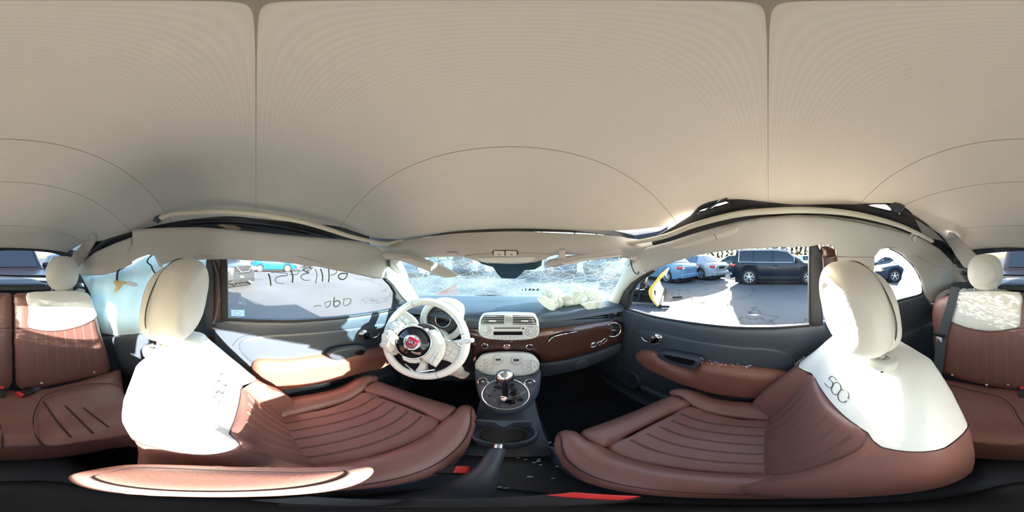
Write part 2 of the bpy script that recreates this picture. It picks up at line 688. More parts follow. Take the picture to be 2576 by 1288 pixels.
def crack_glass():
    m, nt, b = _nt('shattered_windscreen')
    nt.nodes.remove(b)
    out = [n for n in nt.nodes if n.type == 'OUTPUT_MATERIAL'][0]
    tc = N(nt, 'ShaderNodeTexCoord')
    # bend the lookup a little so fracture lines are not perfectly straight
    mp = N(nt, 'ShaderNodeMapping'); mp.inputs['Rotation'].default_value = (0.5, 0.2, 0.6); mp.inputs['Scale'].default_value = (1, 1, 1.7)
    L(nt, tc.outputs['Object'], mp.inputs['Vector'])
    def lines(scale, width, seedvec):
        ad = N(nt, 'ShaderNodeVectorMath', operation='ADD'); ad.inputs[1].default_value = seedvec
        L(nt, mp.outputs[0], ad.inputs[0])
        v = N(nt, 'ShaderNodeTexVoronoi', feature='DISTANCE_TO_EDGE'); v.inputs['Scale'].default_value = scale
        L(nt, ad.outputs[0], v.inputs['Vector'])
        r = N(nt, 'ShaderNodeMapRange'); r.inputs['From Min'].default_value = 0.0; r.inputs['From Max'].default_value = width
        r.inputs['To Min'].default_value = 1.0; r.inputs['To Max'].default_value = 0.0
        L(nt, v.outputs['Distance'], r.inputs['Value'])
        return r.outputs[0]
    a = lines(13, 0.014, (0, 0, 0)); c = lines(32, 0.022, (3.1, 1.7, 0.4)); e = lines(85, 0.045, (7.7, 0.3, 2.2))
    nz = N(nt, 'ShaderNodeTexNoise'); nz.inputs['Scale'].default_value = 4.0; nz.inputs['Detail'].default_value = 6
    L(nt, tc.outputs['Object'], nz.inputs['Vector'])
    def gate(sock, lo, hi):
        r = N(nt, 'ShaderNodeMapRange'); r.inputs['From Min'].default_value = lo; r.inputs['From Max'].default_value = hi
        L(nt, nz.outputs['Fac'], r.inputs['Value'])
        mu = N(nt, 'ShaderNodeMath', operation='MULTIPLY'); L(nt, sock, mu.inputs[0]); L(nt, r.outputs[0], mu.inputs[1])
        return mu.outputs[0]
    def mxm(p, q):
        k = N(nt, 'ShaderNodeMath', operation='MAXIMUM'); L(nt, p, k.inputs[0]); L(nt, q, k.inputs[1]); return k.outputs[0]
    mask = mxm(mxm(a, gate(c, 0.36, 0.52)), gate(e, 0.48, 0.64))
    t = N(nt, 'ShaderNodeBsdfTransparent'); t.inputs[0].default_value = (0.48, 0.68, 0.75, 1)
    g = N(nt, 'ShaderNodeBsdfGlossy'); g.inputs['Roughness'].default_value = 0.05
    hz = N(nt, 'ShaderNodeBsdfTranslucent'); hz.inputs[0].default_value = (0.70, 0.88, 0.95, 1)
    c1 = N(nt, 'ShaderNodeMixShader'); c1.inputs[0].default_value = 0.05
    L(nt, t.outputs[0], c1.inputs[1]); L(nt, g.outputs[0], c1.inputs[2])
    c2 = N(nt, 'ShaderNodeMixShader')
    hr = N(nt, 'ShaderNodeMapRange'); hr.inputs['From Min'].default_value = 0.3; hr.inputs['From Max'].default_value = 0.75
    hr.inputs['To Min'].default_value = 0.01; hr.inputs['To Max'].default_value = 0.08
    L(nt, nz.outputs['Fac'], hr.inputs['Value']); L(nt, hr.outputs[0], c2.inputs[0])
    L(nt, c1.outputs[0], c2.inputs[1]); L(nt, hz.outputs[0], c2.inputs[2])
    cr = N(nt, 'ShaderNodeMixShader'); cr.inputs[0].default_value = 0.5
    ct = N(nt, 'ShaderNodeBsdfTranslucent'); ct.inputs[0].default_value = (0.62, 0.82, 0.88, 1)
    cd = N(nt, 'ShaderNodeBsdfDiffuse'); cd.inputs[0].default_value = (0.9, 0.95, 0.97, 1)
    L(nt, ct.outputs[0], cr.inputs[1]); L(nt, cd.outputs[0], cr.inputs[2])
    c3 = N(nt, 'ShaderNodeMixShader'); mk_ = N(nt, 'ShaderNodeMath', operation='MULTIPLY'); mk_.inputs[1].default_value = 0.52; L(nt, mask, mk_.inputs[0]); L(nt, mk_.outputs[0], c3.inputs[0]); L(nt, c2.outputs[0], c3.inputs[1]); L(nt, cr.outputs[0], c3.inputs[2])
    L(nt, c3.outputs[0], out.inputs[0])
    return m

def crumb_glass():
    m, nt, b = _nt('crazed_safety_glass')
    nt.nodes.remove(b)
    out = [n for n in nt.nodes if n.type == 'OUTPUT_MATERIAL'][0]
    tc = N(nt, 'ShaderNodeTexCoord')
    v = N(nt, 'ShaderNodeTexVoronoi'); v.inputs['Scale'].default_value = 230
    L(nt, tc.outputs['Object'], v.inputs['Vector'])
    sp = N(nt, 'ShaderNodeSeparateColor'); L(nt, v.outputs['Color'], sp.inputs[0])
    r = N(nt, 'ShaderNodeMapRange'); r.inputs['From Min'].default_value = 0.62; r.inputs['From Max'].default_value = 0.9
    r.inputs['To Min'].default_value = 0.0; r.inputs['To Max'].default_value = 0.35
    L(nt, sp.outputs[0], r.inputs['Value'])
    t = N(nt, 'ShaderNodeBsdfTransparent'); t.inputs[0].default_value = (0.75, 0.85, 0.88, 1)
    d = N(nt, 'ShaderNodeBsdfTranslucent'); d.inputs[0].default_value = (0.50, 0.53, 0.55, 1)
    mx = N(nt, 'ShaderNodeMixShader')
    L(nt, r.outputs[0], mx.inputs[0]); L(nt, d.outputs[0], mx.inputs[1]); L(nt, t.outputs[0], mx.inputs[2])
    L(nt, mx.outputs[0], out.inputs[0])
    return m

M['roof'] = canvas_mat()
M['linerseam'] = mat('lining_thread', (0.33, 0.30, 0.24), 0.9)
M['outer'] = thin('outer_canvas', (0.72, 0.70, 0.67), 0.62)
M['trim'] = mat('beige_trim_cloth', (0.51, 0.492, 0.452), 0.85, var=0.05, bump=0.15, bscale=900, vscale=4)
M['seal'] = mat('beige_seal', (0.66, 0.62, 0.50), 0.7, var=0.06, bump=0.2, bscale=500)
M['pillar'] = mat('beige_plastic', (0.62, 0.59, 0.53), 0.6, var=0.05)
M['frame'] = mat('black_frame', (0.012, 0.012, 0.014), 0.35, var=0.3, vscale=20)
M['rubber'] = mat('black_rubber', (0.016, 0.016, 0.018), 0.55, var=0.2)
M['dark'] = mat('slate_plastic', (0.049, 0.060, 0.077), 0.42, var=0.10, bump=0.15, bscale=700)
M['dark2'] = mat('charcoal_plastic', (0.036, 0.043, 0.056), 0.5, var=0.12, bump=0.15, bscale=700)
M['carpet'] = mat('black_carpet', (0.012, 0.013, 0.016), 0.95, var=0.35, vscale=40, bump=0.6, bscale=500)
M['brown'] = leather('brown_leather', (0.215, 0.098, 0.080), 0.40)
M['brownp'] = leather('tan_door_leather', (0.215, 0.082, 0.060), 0.48)
M['ivory'] = leather('ivory_leather', (0.76, 0.745, 0.70), 0.5)
M['stitch'] = mat('pale_thread', (0.30, 0.19, 0.15), 0.8)
M['seam'] = mat('dark_thread', (0.035, 0.016, 0.014), 0.8)
M['greyseam'] = mat('grey_seam', (0.10, 0.095, 0.085), 0.8)
M['chrome'] = mat('chrome', (0.85, 0.86, 0.88), 0.07, metal=1.0, var=0.02)
M['alu'] = mat('satin_metal', (0.55, 0.55, 0.56), 0.28, metal=1.0, var=0.05)
M['white'] = mat('ivory_plastic', (0.68, 0.67, 0.62), 0.38, var=0.03)
M['mocha'] = mat('mocha_lacquer', (0.095, 0.043, 0.030), 0.22, metal=0.35, var=0.15, vscale=900, coat=0.7)
M['black'] = mat('gloss_black', (0.008, 0.008, 0.010), 0.12, var=0.1)
M['screen'] = mat('dark_display', (0.010, 0.011, 0.014), 0.1, var=0.1)
M['bag'] = thin('airbag_cloth', (0.86, 0.85, 0.77), 0.25, bump=0.5, bscale=26)
M['curtain'] = thin('curtain_airbag_cloth', (0.78, 0.91, 0.92), 0.50, bump=0.35, bscale=14)
M['red'] = mat('red_plastic', (0.75, 0.035, 0.03), 0.4, var=0.05)
M['belt'] = mat('grey_webbing', (0.075, 0.085, 0.10), 0.75, var=0.15, vscale=60, bump=0.3, bscale=900)
M['marker'] = mat('olive_marker_paint', (0.12, 0.14, 0.07), 0.7, var=0.25, vscale=60)
M['glass'] = glass('clear_side_glass', (0.93, 0.97, 0.97), 0.0015)
M['rglass'] = glass('smoked_rear_glass', (0.62, 0.66, 0.72), 0.06)
M['crack'] = crack_glass()
M['crumb'] = crumb_glass()
M['frit'] = mat('dark_glass_band', (0.015, 0.03, 0.035), 0.3, var=0.2)
M['paper'] = mat('paper_label', (0.75, 0.80, 0.82), 0.8)
M['ink'] = mat('dark_print', (0.03, 0.035, 0.04), 0.7)
M['inkpale'] = mat('grey_print', (0.22, 0.22, 0.21), 0.7)
M['bluegrey'] = mat('seat_valance_plastic', (0.075, 0.095, 0.13), 0.5, var=0.1)

# ------------------------------------------------------------------ ceiling: folding cloth roof
rows_y = [0.61, 0.45, 0.30, 0.20, 0.10, 0.0, -0.10, -0.30, -0.50, -0.70, -0.88, -0.97, -1.05]
rowz_c = [0.106, 0.195, 0.238, 0.255, 0.264, 0.268, 0.268, 0.262, 0.245, 0.208, 0.150, 0.112, 0.036]
rowL = [0.082, 0.078, 0.110, 0.112, 0.116, 0.124, 0.134, 0.128, 0.108, 0.085, 0.075, 0.050, 0.020]
rowR = [0.122, 0.112, 0.117, 0.172, 0.178, 0.165, 0.160, 0.185, 0.215, 0.172, 0.148, 0.085, 0.020]
xL = [-.51, -.515] + [-.53] * 6 + [-.52, -.51, -.49, -.47, -.45]
xR = [.48] * 9 + [.47, .45, .42, .38]
def roof_grid():
    C = []
    for y, zc, zl, zr, a, b in zip(rows_y, rowz_c, rowL, rowR, xL, xR):
        r = []
        for s in np.linspace(-1, 1, 9):
            k = 1 - abs(s) ** 2.6
            e = zl if s < 0 else zr
            yy = y + (0.03 * (1 - s * s) if y > 0.5 else 0)
            x = a + (b - a) * (s + 1) / 2
            r.append((x, yy, e + (zc - e) * k))
        C.append(r)
    return smooth_grid(C, 5, 5)
RG = roof_grid()
ceil = thick_grid('ceiling', RG[::-1], 0.010, M['roof'])
# thick_grid offsets along the grid normal: make sure the slab lies above the visible face
tag(ceil, 'beige ribbed cloth lining of the folding roof overhead', 'ceiling', kind='structure')
def roof_pt(x, y):
    """nearest roof grid point (for seams)"""
    F = RG.reshape(-1, 3)
    return F[((F[:, :2] - (x, y)) ** 2).sum(1).argmin()]
def roof_line(y):
    """cross-car line on the lining at constant row y"""
    ys = RG[:, RG.shape[1] // 2, 1]
    i = int(np.abs(ys - y).argmin())
    return RG[i]
for y in (0.305, 0.0, -0.29, -0.50, -0.86):
    ln = roof_line(y) - np.array([0, 0, 0.0002])
    tube('roof_seam', ln, 0.0009 if y else 0.0005, M['linerseam'], ceil, n=5)
# outer canvas of the folding roof: overhangs the rails, lifted off its frame at the passenger side front corner
oy = [0.70, 0.55, 0.45, 0.38, 0.30, 0.20, 0.12, 0.05, -0.05, -0.15, -0.30, -0.42, -0.50, -0.70, -0.88, -1.00, -1.12]
orr = [.105, .110, .118, .150, .182, .185, .150, .10, .08, .08, .09, .165, .165, .06, .04, .03, .02]
G = []
for y, zr in zip(oy, orr):
    zc = interp(y, list(zip(rows_y, rowz_c))) + .026 if y > -1.0 else interp(y, list(zip(rows_y, rowz_c))) + .03
    r = []
    xe = (.60 if abs(y) < .6 else .575) - .25 * max(0, -.85 - y)
    for s in np.linspace(-1, 1, 17):
        e = zr if s > 0 else (.075 if y > -.6 else .04) + (.03 if y > .5 else 0)
        r.append((s * xe - .015, y + (.05 * (1 - s * s) if y > .5 else 0), e + (zc - e) * (1 - abs(s) ** 3.5)))
    G.append(r)
oc_ = thick_grid('roof_outer', smooth_grid(np.array(G), 3, 3)[::-1], 0.006, M['outer'], ceil)

# ------------------------------------------------------------------ windscreen header (wall_front)
hu = [905, 950, 985, 1020, 1060, 1120, 1170, 1215, 1288, 1345, 1385, 1430, 1500, 1560, 1600, 1640, 1680]
ht = [605, 612, 611, 605, 598, 590, 586, 584, 582, 583, 585, 587, 590, 595, 603, 600, 592]
hm = [615, 622, 626, 620, 617, 612, 612, 614, 618, 614, 612, 612, 613, 620, 624, 617, 608]
hb = [622, 635, 648, 648, 646, 643, 644, 655, 660, 655, 641, 637, 641, 645, 648, 640, 620]
C = []
for vrow, yy in ((ht, 0.612), (hm, 0.592), (hb, 0.600), ([v + 3 for v in hb], 0.630)):
    r = []
    for u, v in zip(hu, vrow):
        az = (u - 1288) * K
        rad = min(yy / math.cos(az), 0.80 - 0.06 * (yy < 0.6))
        d = D(u, v); h = math.hypot(d[0], d[1])
        r.append(d * (rad / h))
    C.append(r)
HG = smooth_grid(C, 4, 4)
hdr = thick_grid('wall_front', HG, 0.012, M['trim'])
tag(hdr, 'beige windscreen header trim above the cracked windscreen', 'wall', kind='structure')
# steel edge between header and folded roof
C2 = np.array([[D(u, v) * (min(yy / math.cos((u - 1288) * K), rmax) / math.hypot(*D(u, v)[:2])) for u, v in zip((880, 940, 1000, 1060, 1150, 1288, 1400, 1500, 1590, 1640, 1680), vv)] for vv, yy, rmax in (((612, 620, 612, 598, 588, 583, 584, 589, 601, 606, 606), 0.622, 0.83), ((578, 592, 594, 583, 575, 568, 569, 573, 577, 572, 566), 0.668, 0.88))])
thick_grid('roof_frame_edge', smooth_grid(C2, 5, 3), 0.004, M['frame'], hdr)
# overhead console bulge with lamp and two switches
patch('overhead_console', [(1168, 646), (1190, 640), (1240, 636), (1288, 635), (1335, 636), (1375, 638), (1388, 642), (1372, 652), (1345, 660), (1288, 663), (1225, 662), (1195, 656)], gY(0.596), M['trim'], hdr, bulge=0.006, edge=0.02, depth=0.02, off=0.004)
lamp = patch('map_lamp', [(1200, 648), (1345, 646), (1348, 652), (1335, 659), (1290, 662), (1240, 661), (1212, 657)], gY(0.596), mat('milky_lens', (0.72, 0.72, 0.68), 0.25), hdr, bulge=0.004, edge=0.01, depth=0.01, off=0.013)
patch('switch_frame', rrect(1238, 629, 1304, 645, 6), gY(0.598), M['greyseam'], hdr, bulge=0.001, edge=0.004, depth=0.01, off=0.010)
for x0, x1 in ((1242, 1269), (1272, 1300)):
    s = patch('lamp_switch', rrect(x0, 631, x1, 644, 3), gY(0.598), M['white'], hdr, bulge=0.002, edge=0.004, depth=0.008, off=0.0115)
    patch('symbol', rrect((x0 + x1) / 2 - 4, 639, (x0 + x1) / 2 + 4, 641.5, 1), gY(0.598), M['inkpale'], s, bulge=0.0002, edge=0.002, depth=0.001, off=0.014, step=2)
patch('visor_clip', rrect(1122, 635, 1150, 641, 3), gY(0.592), M['trim'], hdr, bulge=0.004, edge=0.006, depth=0.01, off=0.005)

# ------------------------------------------------------------------ side walls
WR = [(1585, 640), (1620, 626), (1680, 611), (1740, 592), (1800, 574), (1860, 559), (1920, 549), (2000, 543), (2080, 545), (2160, 555), (2240, 572), (2320, 600), (2365, 628), (2392, 655), (2412, 685), (2432, 712), (2436, 738), (2410, 742), (2395, 736), (2370, 742), (2352, 760), (2340, 764), (2322, 736),
      (2319, 720), (2313, 698), (2295, 667), (2266, 640), (2236, 624), (2214, 628), (2201, 645), (2197, 700), (2197, 790), (2120, 790), (2106, 655), (2104, 630), (2092, 618), (2060, 616), (2036, 621), (1950, 622), (1880, 626), (1800, 634), (1750, 643), (1700, 657), (1650, 676), (1622, 689), (1600, 686), (1585, 665)]
wr = patch('wall_right', WR, gmax(gR, gYr(-1.06)), M['trim'], bulge=0.010, edge=0.03, depth=0.010, off=0.006, step=11)
tag(wr, 'beige trim over the passenger door and round the broken rear side window', 'wall', kind='structure')
gRr = gmax(gR, gYr(-1.06))
# recess of the roof grip with its oval cover
patch('grip_recess', crom([(1672, 618), (1720, 604), (1790, 584), (1840, 568), (1858, 570), (1862, 582), (1845, 596), (1790, 612), (1720, 628), (1688, 630)], 5), gR, M['trim'], wr, bulge=0.004, edge=0.010, depth=0.004, off=0.014)
patch('grip_cover', crom([(1690, 621), (1740, 606), (1800, 588), (1848, 571), (1856, 576), (1850, 587), (1800, 603), (1740, 619), (1705, 626)], 5), gR, M['pillar'], wr, bulge=0.006, edge=0.012, depth=0.004, off=0.017)
tube('cover_joint', cast(D(np.array([1795, 1800, 1803]), np.array([588, 595, 603])), off(gR, -0.024)), 0.0010, M['greyseam'], wr, n=5)
# coat hook
hk = patch('coat_hook', ell(2297, 599, 11, 13, 24, 0.3), gRr, M['trim'], wr, bulge=0.003, edge=0.01, depth=0.004, off=0.015)
patch('hook_dish', ell(2300, 600, 7.5, 8.5, 20, 0.3), gRr, M['pillar'], hk, bulge=0.005, edge=0.012, depth=0.002, off=0.016)
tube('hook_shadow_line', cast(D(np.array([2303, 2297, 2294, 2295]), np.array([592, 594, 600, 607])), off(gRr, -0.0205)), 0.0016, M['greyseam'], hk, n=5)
# moulded seams in the rear quarter trim
for pts in ([(2222, 621), (2260, 624), (2300, 640), (2340, 662), (2362, 671), (2390, 668), (2408, 650)], [(2106, 646), (2150, 647), (2197, 647)], [(2065, 545), (2140, 556), (2230, 575), (2290, 590)]):
    p = crom(pts, 6, False)
    tube('trim_seam', cast(D(p[:, 0], p[:, 1]), off(gRr, -0.0155)), 0.0012, M['greyseam'], wr, n=5)
patch('label_plate', rrect(2152, 664, 2177, 672, 1), gRr, M['pillar'], wr, bulge=0.0006, edge=0.002, depth=0.002, off=0.0165, step=4)

# left wall: front trim hangs loose and torn, rear piece separate
WLf = [(333, 578), (420, 574), (500, 573), (580, 579), (680, 589), (780, 598), (860, 604), (915, 610), (955, 622), (985, 640), (980, 654), (973, 668), (968, 690), (957, 701), (940, 700), (880, 687), (800, 671), (700, 659), (570, 652), (520, 653), (440, 656), (402, 668), (397, 652), (388, 643), (374, 641), (345, 650), (328, 660), (322, 636), (333, 612)]
wl = patch('wall_left', WLf, gL, M['trim'], bulge=0.012, edge=0.04, depth=0.006, off=0.022, step=11)
tag(wl, 'torn beige roof edge trim hanging over the driver door', 'wall', kind='structure')
tr = patch('rear_trim_piece', [(199, 690), (196, 672), (214, 655), (240, 634), (290, 612), (332, 597), (328, 636), (331, 664), (300, 680), (268, 691), (215, 694)], gmax(gL, gYr(-1.02)), M['trim'], wl, bulge=0.008, edge=0.03, depth=0.005, off=0.018, step=8)
patch('worn_flap', [(500, 622), (508, 612), (528, 612), (536, 622), (536, 653), (500, 653)], gL, mat('grubby_trim', (0.44, 0.42, 0.38), 0.9), wl, bulge=0.0006, edge=0.004, depth=0.002, off=0.0345, step=5)
tube('fold_line', cast(D(*np.array([(333, 603), (420, 601), (500, 602), (560, 606), (640, 618), (740, 643), (800, 660), (830, 672)], float).T), off(gL, -0.0345)), 0.0012, M['trim'], wl, n=5)
patch('torn_lip', crom([(362, 632), (372, 626), (390, 632), (400, 652), (408, 668), (402, 672), (393, 655), (385, 641), (366, 640)], 4), gL, M['pillar'], wl, bulge=0.002, edge=0.01, depth=0.003, off=0.030, step=4)

# rear header under the back edge of the roof, with webbing straps down to the corners
C = [[PY(u, v, yy) for u, v in pts] for pts, yy in (
    ([(2400, 640), (2440, 628), (2500, 622), (2576, 624), (2610, 625), (2660, 628), (2720, 632), (2790, 645)], -1.03),
    ([(2400, 665), (2440, 645), (2500, 636), (2576, 631), (2610, 630), (2660, 632), (2720, 640), (2780, 668)], -1.04))]
# back window frame
bw = smooth_grid(C, 5, 3)
wrr = thick_grid('wall_rear', bw, 0.02, M['dark2'])
tag(wrr, 'dark frame along the top of the back window', 'wall', kind='structure')
for nm, pts in (('left', [(175, 652), (205, 615), (228, 592), (240, 590), (246, 600), (222, 640), (205, 666), (190, 668)]), ('right', [(2478, 645), (2455, 640), (2425, 610), (2402, 588), (2388, 585), (2380, 600), (2402, 640), (2425, 672), (2450, 682), (2470, 668)])):
    g = gmax(gL if nm == 'left' else gR, gYr(-0.93), lambda P: P[:, 2] - 0.14 + 0.16 * np.maximum(0, np.abs(P[:, 0]) - .3))
    s = patch('trim_1' if nm == 'left' else 'trim_2', pts, g, M['trim'], bulge=0.006, edge=0.02, depth=0.004, off=0.012, step=7)
    tag(s, 'wide beige elastic strap from the roof to the %s rear corner' % nm, 'strap', kind='structure')

# ------------------------------------------------------------------ roof edge seals and black frames
def seal(name, pts, g, r, label, roff=0.03):
    p = crom(pts, 6, False)
    P = cast(D(p[:, 0], p[:, 1]), off(g, -roff))
    o = tube(name, P, r, M['seal'], n=10, flat=0.75)
    return tag(o, label, 'seal', kind='structure')
sL = seal('trim_3', [(404, 548), (430, 540), (480, 535), (560, 532), (640, 537), (700, 546), (770, 560), (830, 578), (880, 594), (930, 606), (975, 612), (1010, 606)], gL, 0.0105, 'loose cream rubber seal sagging along the driver side roof edge', 0.045)
sR = seal('trim_4', [(1570, 612), (1620, 606), (1680, 592), (1750, 565), (1850, 540), (1940, 531), (2040, 529), (2140, 537), (2240, 560), (2300, 583), (2345, 607)], gR, 0.0125, 'cream ribbed rubber seal along the passenger side roof edge', 0.020)
fL = patch('trim_5', [(262, 652), (205, 672), (203, 650), (222, 618), (262, 590), (315, 566), (360, 552), (400, 545), (430, 552), (470, 548), (560, 544), (640, 548), (720, 542), (800, 552), (870, 572), (930, 594), (930, 616), (860, 612), (780, 606), (680, 598), (580, 588), (500, 582), (420, 582), (335, 620)], gmax(off(gL, 0.03), gYr(-1.04)), M['frame'], bulge=0.004, edge=0.01, depth=0.02, step=9)
tag(fL, 'black roof rail exposed above the hanging driver side trim', 'rail', kind='structure')
p = crom([(225, 642), (260, 612), (310, 585), (360, 562), (400, 543)], 6, False)
tube('rail_hinge_bar', cast(D(p[:, 0], p[:, 1]), off(gL, 0.0)), 0.010, M['frame'], fL, n=6)
patch('hinge_block', [(384, 556), (390, 545), (402, 541), (408, 552), (398, 562)], gL, M['dark2'], fL, bulge=0.006, edge=0.01, depth=0.02, off=0.02, step=4)
for pts in ([(470, 560), (560, 556), (660, 562), (760, 580), (840, 600)], [(480, 568), (580, 564), (680, 574), (780, 592)]):
    q = crom(pts, 5, False)
    tube('rail_lip', cast(D(q[:, 0], q[:, 1]), off(gL, 0.022)), 0.003, M['dark2'], fL, n=5)
patch('scuffed_foam', [(545, 566), (560, 563), (590, 568), (610, 574), (600, 578), (570, 575)], off(gL, 0.02), mat('torn_foam', (0.35, 0.25, 0.17), 0.9), fL, bulge=0.004, edge=0.01, depth=0.004, step=4)
fR = patch('trim_6', [(1640, 600), (1690, 572), (1735, 543), (1760, 514), (1800, 500), (1832, 494), (1880, 496), (1940, 500), (2000, 499), (2060, 498), (2120, 497), (2200, 509), (2262, 512), (2310, 545), (2340, 562), (2375, 585), (2400, 610), (2425, 650), (2440, 690), (2415, 690), (2385, 660), (2350, 640), (2300, 612), (2240, 590), (2140, 566), (2040, 558), (1940, 562), (1850, 574), (1750, 600), (1690, 622), (1640, 632)], gmax(off(gR, 0.030), gYr(-1.075)), M['frame'], bulge=0.003, edge=0.01, depth=0.012, step=9, holes=[[(1754, 534), (1768, 527), (1790, 520), (1795, 523), (1776, 530)], [(1788, 523), (1802, 514), (1826, 507), (1834, 511), (1808, 519)], [(1800, 509), (1824, 497), (1829, 498), (1806, 510)], [(2182, 517), (2205, 513), (2228, 514), (2243, 524), (2246, 532), (2215, 525)], [(2256, 537), (2270, 538), (2268, 541)]])
tag(fR, 'black roof rail behind the passenger side cream seal', 'rail', kind='structure')
patch('hinge_block', [(2245, 524), (2262, 515), (2276, 517), (2274, 526), (2262, 536), (2250, 530)], gR, M['dark2'], fR, bulge=0.006, edge=0.01, depth=0.03, off=0.025, step=4)
p = crom([(2250, 520), (2310, 552), (2360, 588), (2385, 618)], 6, False)
tube('rail_hinge_bar', cast(D(p[:, 0], p[:, 1]), off(gR, 0.008)), 0.006, M['frame'], fR, n=6)
for pts in ([(1700, 585), (1760, 560), (1840, 535), (1900, 522)], [(1775, 530), (1805, 510), (1830, 498)]):
    q = crom(pts, 5, False)
    tube('rail_lip', cast(D(q[:, 0], q[:, 1]), off(gR, 0.02)), 0.0035, M['dark2'], fR, n=5)

# ------------------------------------------------------------------ A pillars
aL = patch('trim_7', [(974, 652), (990, 650), (1004, 658), (1032, 715), (1058, 756), (1052, 768), (1030, 766), (1012, 748), (988, 716), (972, 700), (968, 680)], gmax(gL, gW), M['pillar'], bulge=0.012, edge=0.03, depth=0.02, off=0.012, step=5)
tag(aL, 'sunlit ivory windscreen pillar beside the steering wheel', 'pillar', kind='structure')
patch('speaker_slot', [(973, 657), (980, 655), (982, 670), (979, 690), (972, 696), (970, 680)], gmax(gL, gW), M['greyseam'], aL, bulge=0.002, edge=0.005, depth=0.004, off=0.026, step=3)
aLd = patch('trim_8', [(966, 700), (976, 703), (990, 718), (1012, 748), (1030, 766), (1026, 786), (1000, 792), (988, 784), (993, 760), (994, 738), (984, 720), (972, 708)], gL, M['rubber'], bulge=0.006, edge=0.02, depth=0.02, off=0.004, step=5)
tag(aLd, 'black corner seal at the front of the driver window', 'seal', kind='structure')
aR = patch('trim_9', [(1588, 648), (1606, 646), (1618, 660), (1624, 688), (1606, 699), (1588, 712), (1568, 735), (1556, 762), (1550, 792), (1530, 782), (1520, 772), (1534, 748), (1560, 700), (1578, 666)], gmax(gR, gW), M['pillar'], bulge=0.014, edge=0.03, depth=0.02, off=0.012, step=5)
tag(aR, 'beige windscreen pillar at the front of the passenger window', 'pillar', kind='structure')
q = crom([(1586, 655), (1590, 672), (1597, 686), (1604, 689), (1607, 683)], 6, False)
tube('grip_groove', cast(D(q[:, 0], q[:, 1]), off(gmax(gR, gW), -0.026)), 0.0035, M['greyseam'], aR, n=6)
aRd = patch('trim_10', [(1622, 689), (1642, 679), (1646, 684), (1604, 712), (1586, 740), (1583, 772), (1590, 786), (1560, 792), (1550, 790), (1556, 762), (1568, 735), (1588, 712), (1606, 699)], gR, M['rubber'], bulge=0.006, edge=0.02, depth=0.02, off=0.004, step=5)
tag(aRd, 'dark seal framing the front of the passenger window', 'seal', kind='structure')
# B pillars
bR = patch('trim_11', [(2036, 620), (2058, 616), (2068, 640), (2070, 840), (2036, 815)], gR, M['rubber'], bulge=0.005, edge=0.02, depth=0.02, off=0.010, step=7)
tag(bR, 'black door pillar behind the passenger window', 'pillar', kind='structure')
patch('painted_sill', [(2066, 622), (2084, 621), (2100, 628), (2107, 656), (2110, 700), (2068, 700)], gR, M['mocha'], bR, bulge=0.004, edge=0.02, depth=0.01, off=0.008, step=6)
bL = patch('trim_12', [(519, 652), (534, 652), (538, 700), (536, 828), (519, 835), (514, 740)], gL, M['dark2'], bulge=0.004, edge=0.015, depth=0.02, off=0.016, step=6)
tag(bL, 'dark grey door pillar behind the driver window', 'pillar', kind='structure')
patch('pillar_reflection', [(534, 652), (556, 652), (557, 826), (536, 830)], gL, M['mocha'], bL, bulge=0.003, edge=0.015, depth=0.01, off=0.006, step=6)  # brown reflection on the pillar, laid on as a mocha coloured strip
tube('seat_belt_edge', cast(D(np.array([536, 548, 552, 545, 537], float), np.array([655, 690, 740, 790, 815], float)), off(gL, -0.022)), 0.004, M['belt'], bL, n=6, flat=0.4)
patch('window_channel', [(555, 651), (571, 651), (572, 800), (556, 806)], gL, M['rubber'], bL, bulge=0.003, edge=0.01, depth=0.02, off=0.010, step=6)

# ------------------------------------------------------------------ windows
ws = patch('window_1', [(975, 655), (1010, 646), (1100, 640), (1288, 636), (1400, 634), (1500, 638), (1590, 648), (1604, 650), (1570, 705), (1536, 775), (1400, 764), (1288, 758), (1150, 757), (1050, 757), (1010, 720)], gW, M['crack'], bulge=0, edge=0.01, depth=0.001, step=30, back=False)
tag(ws, 'shattered windscreen with a white web of cracks', 'windscreen', kind='structure')
patch('mirror_base_band', [(1180, 640), (1190, 650), (1212, 664), (1240, 672), (1252, 690), (1262, 700), (1298, 701), (1310, 690), (1320, 680), (1345, 678), (1362, 668), (1366, 640)], gW, M['frit'], ws, bulge=0, edge=0.01, depth=0.002, off=0.004, step=10)
patch('lower_dark_band', [(1045, 750), (1150, 750), (1288, 752), (1420, 757), (1540, 770), (1536, 778), (1400, 765), (1288, 760), (1150, 760), (1048, 760)], gW, M['frit'], ws, bulge=0, edge=0.01, depth=0.002, off=0.003, step=12)
stk = patch('sticker', rrect(1304, 723, 1392, 736, 2), gW, glass('film_sticker', (0.80, 0.82, 0.82), 0.01, 0.07, (0.8, 0.85, 0.85)), ws, bulge=0, edge=0.01, depth=0.0005, off=0.004, step=10, back=False)
Pc = cast(D(np.array([1338., 1378, 1338]), np.array([729., 729, 722])), off(gW, -0.006))
ux = Pc[1] - Pc[0]; ux /= np.linalg.norm(ux); uy = Pc[2] - Pc[0]; uy -= ux * (uy @ ux); uy /= np.linalg.norm(uy)
place_text('sticker_number', '3451', Pc[0], ux, uy, 0.050, M['ink'], ws, mirror=True, bold=True)
place_text('sticker_letter', 'F', cast(D(np.array([1314.]), np.array([730.])), off(gW, -0.006))[0], ux, uy, 0.030, M['ink'], ws, mirror=True)
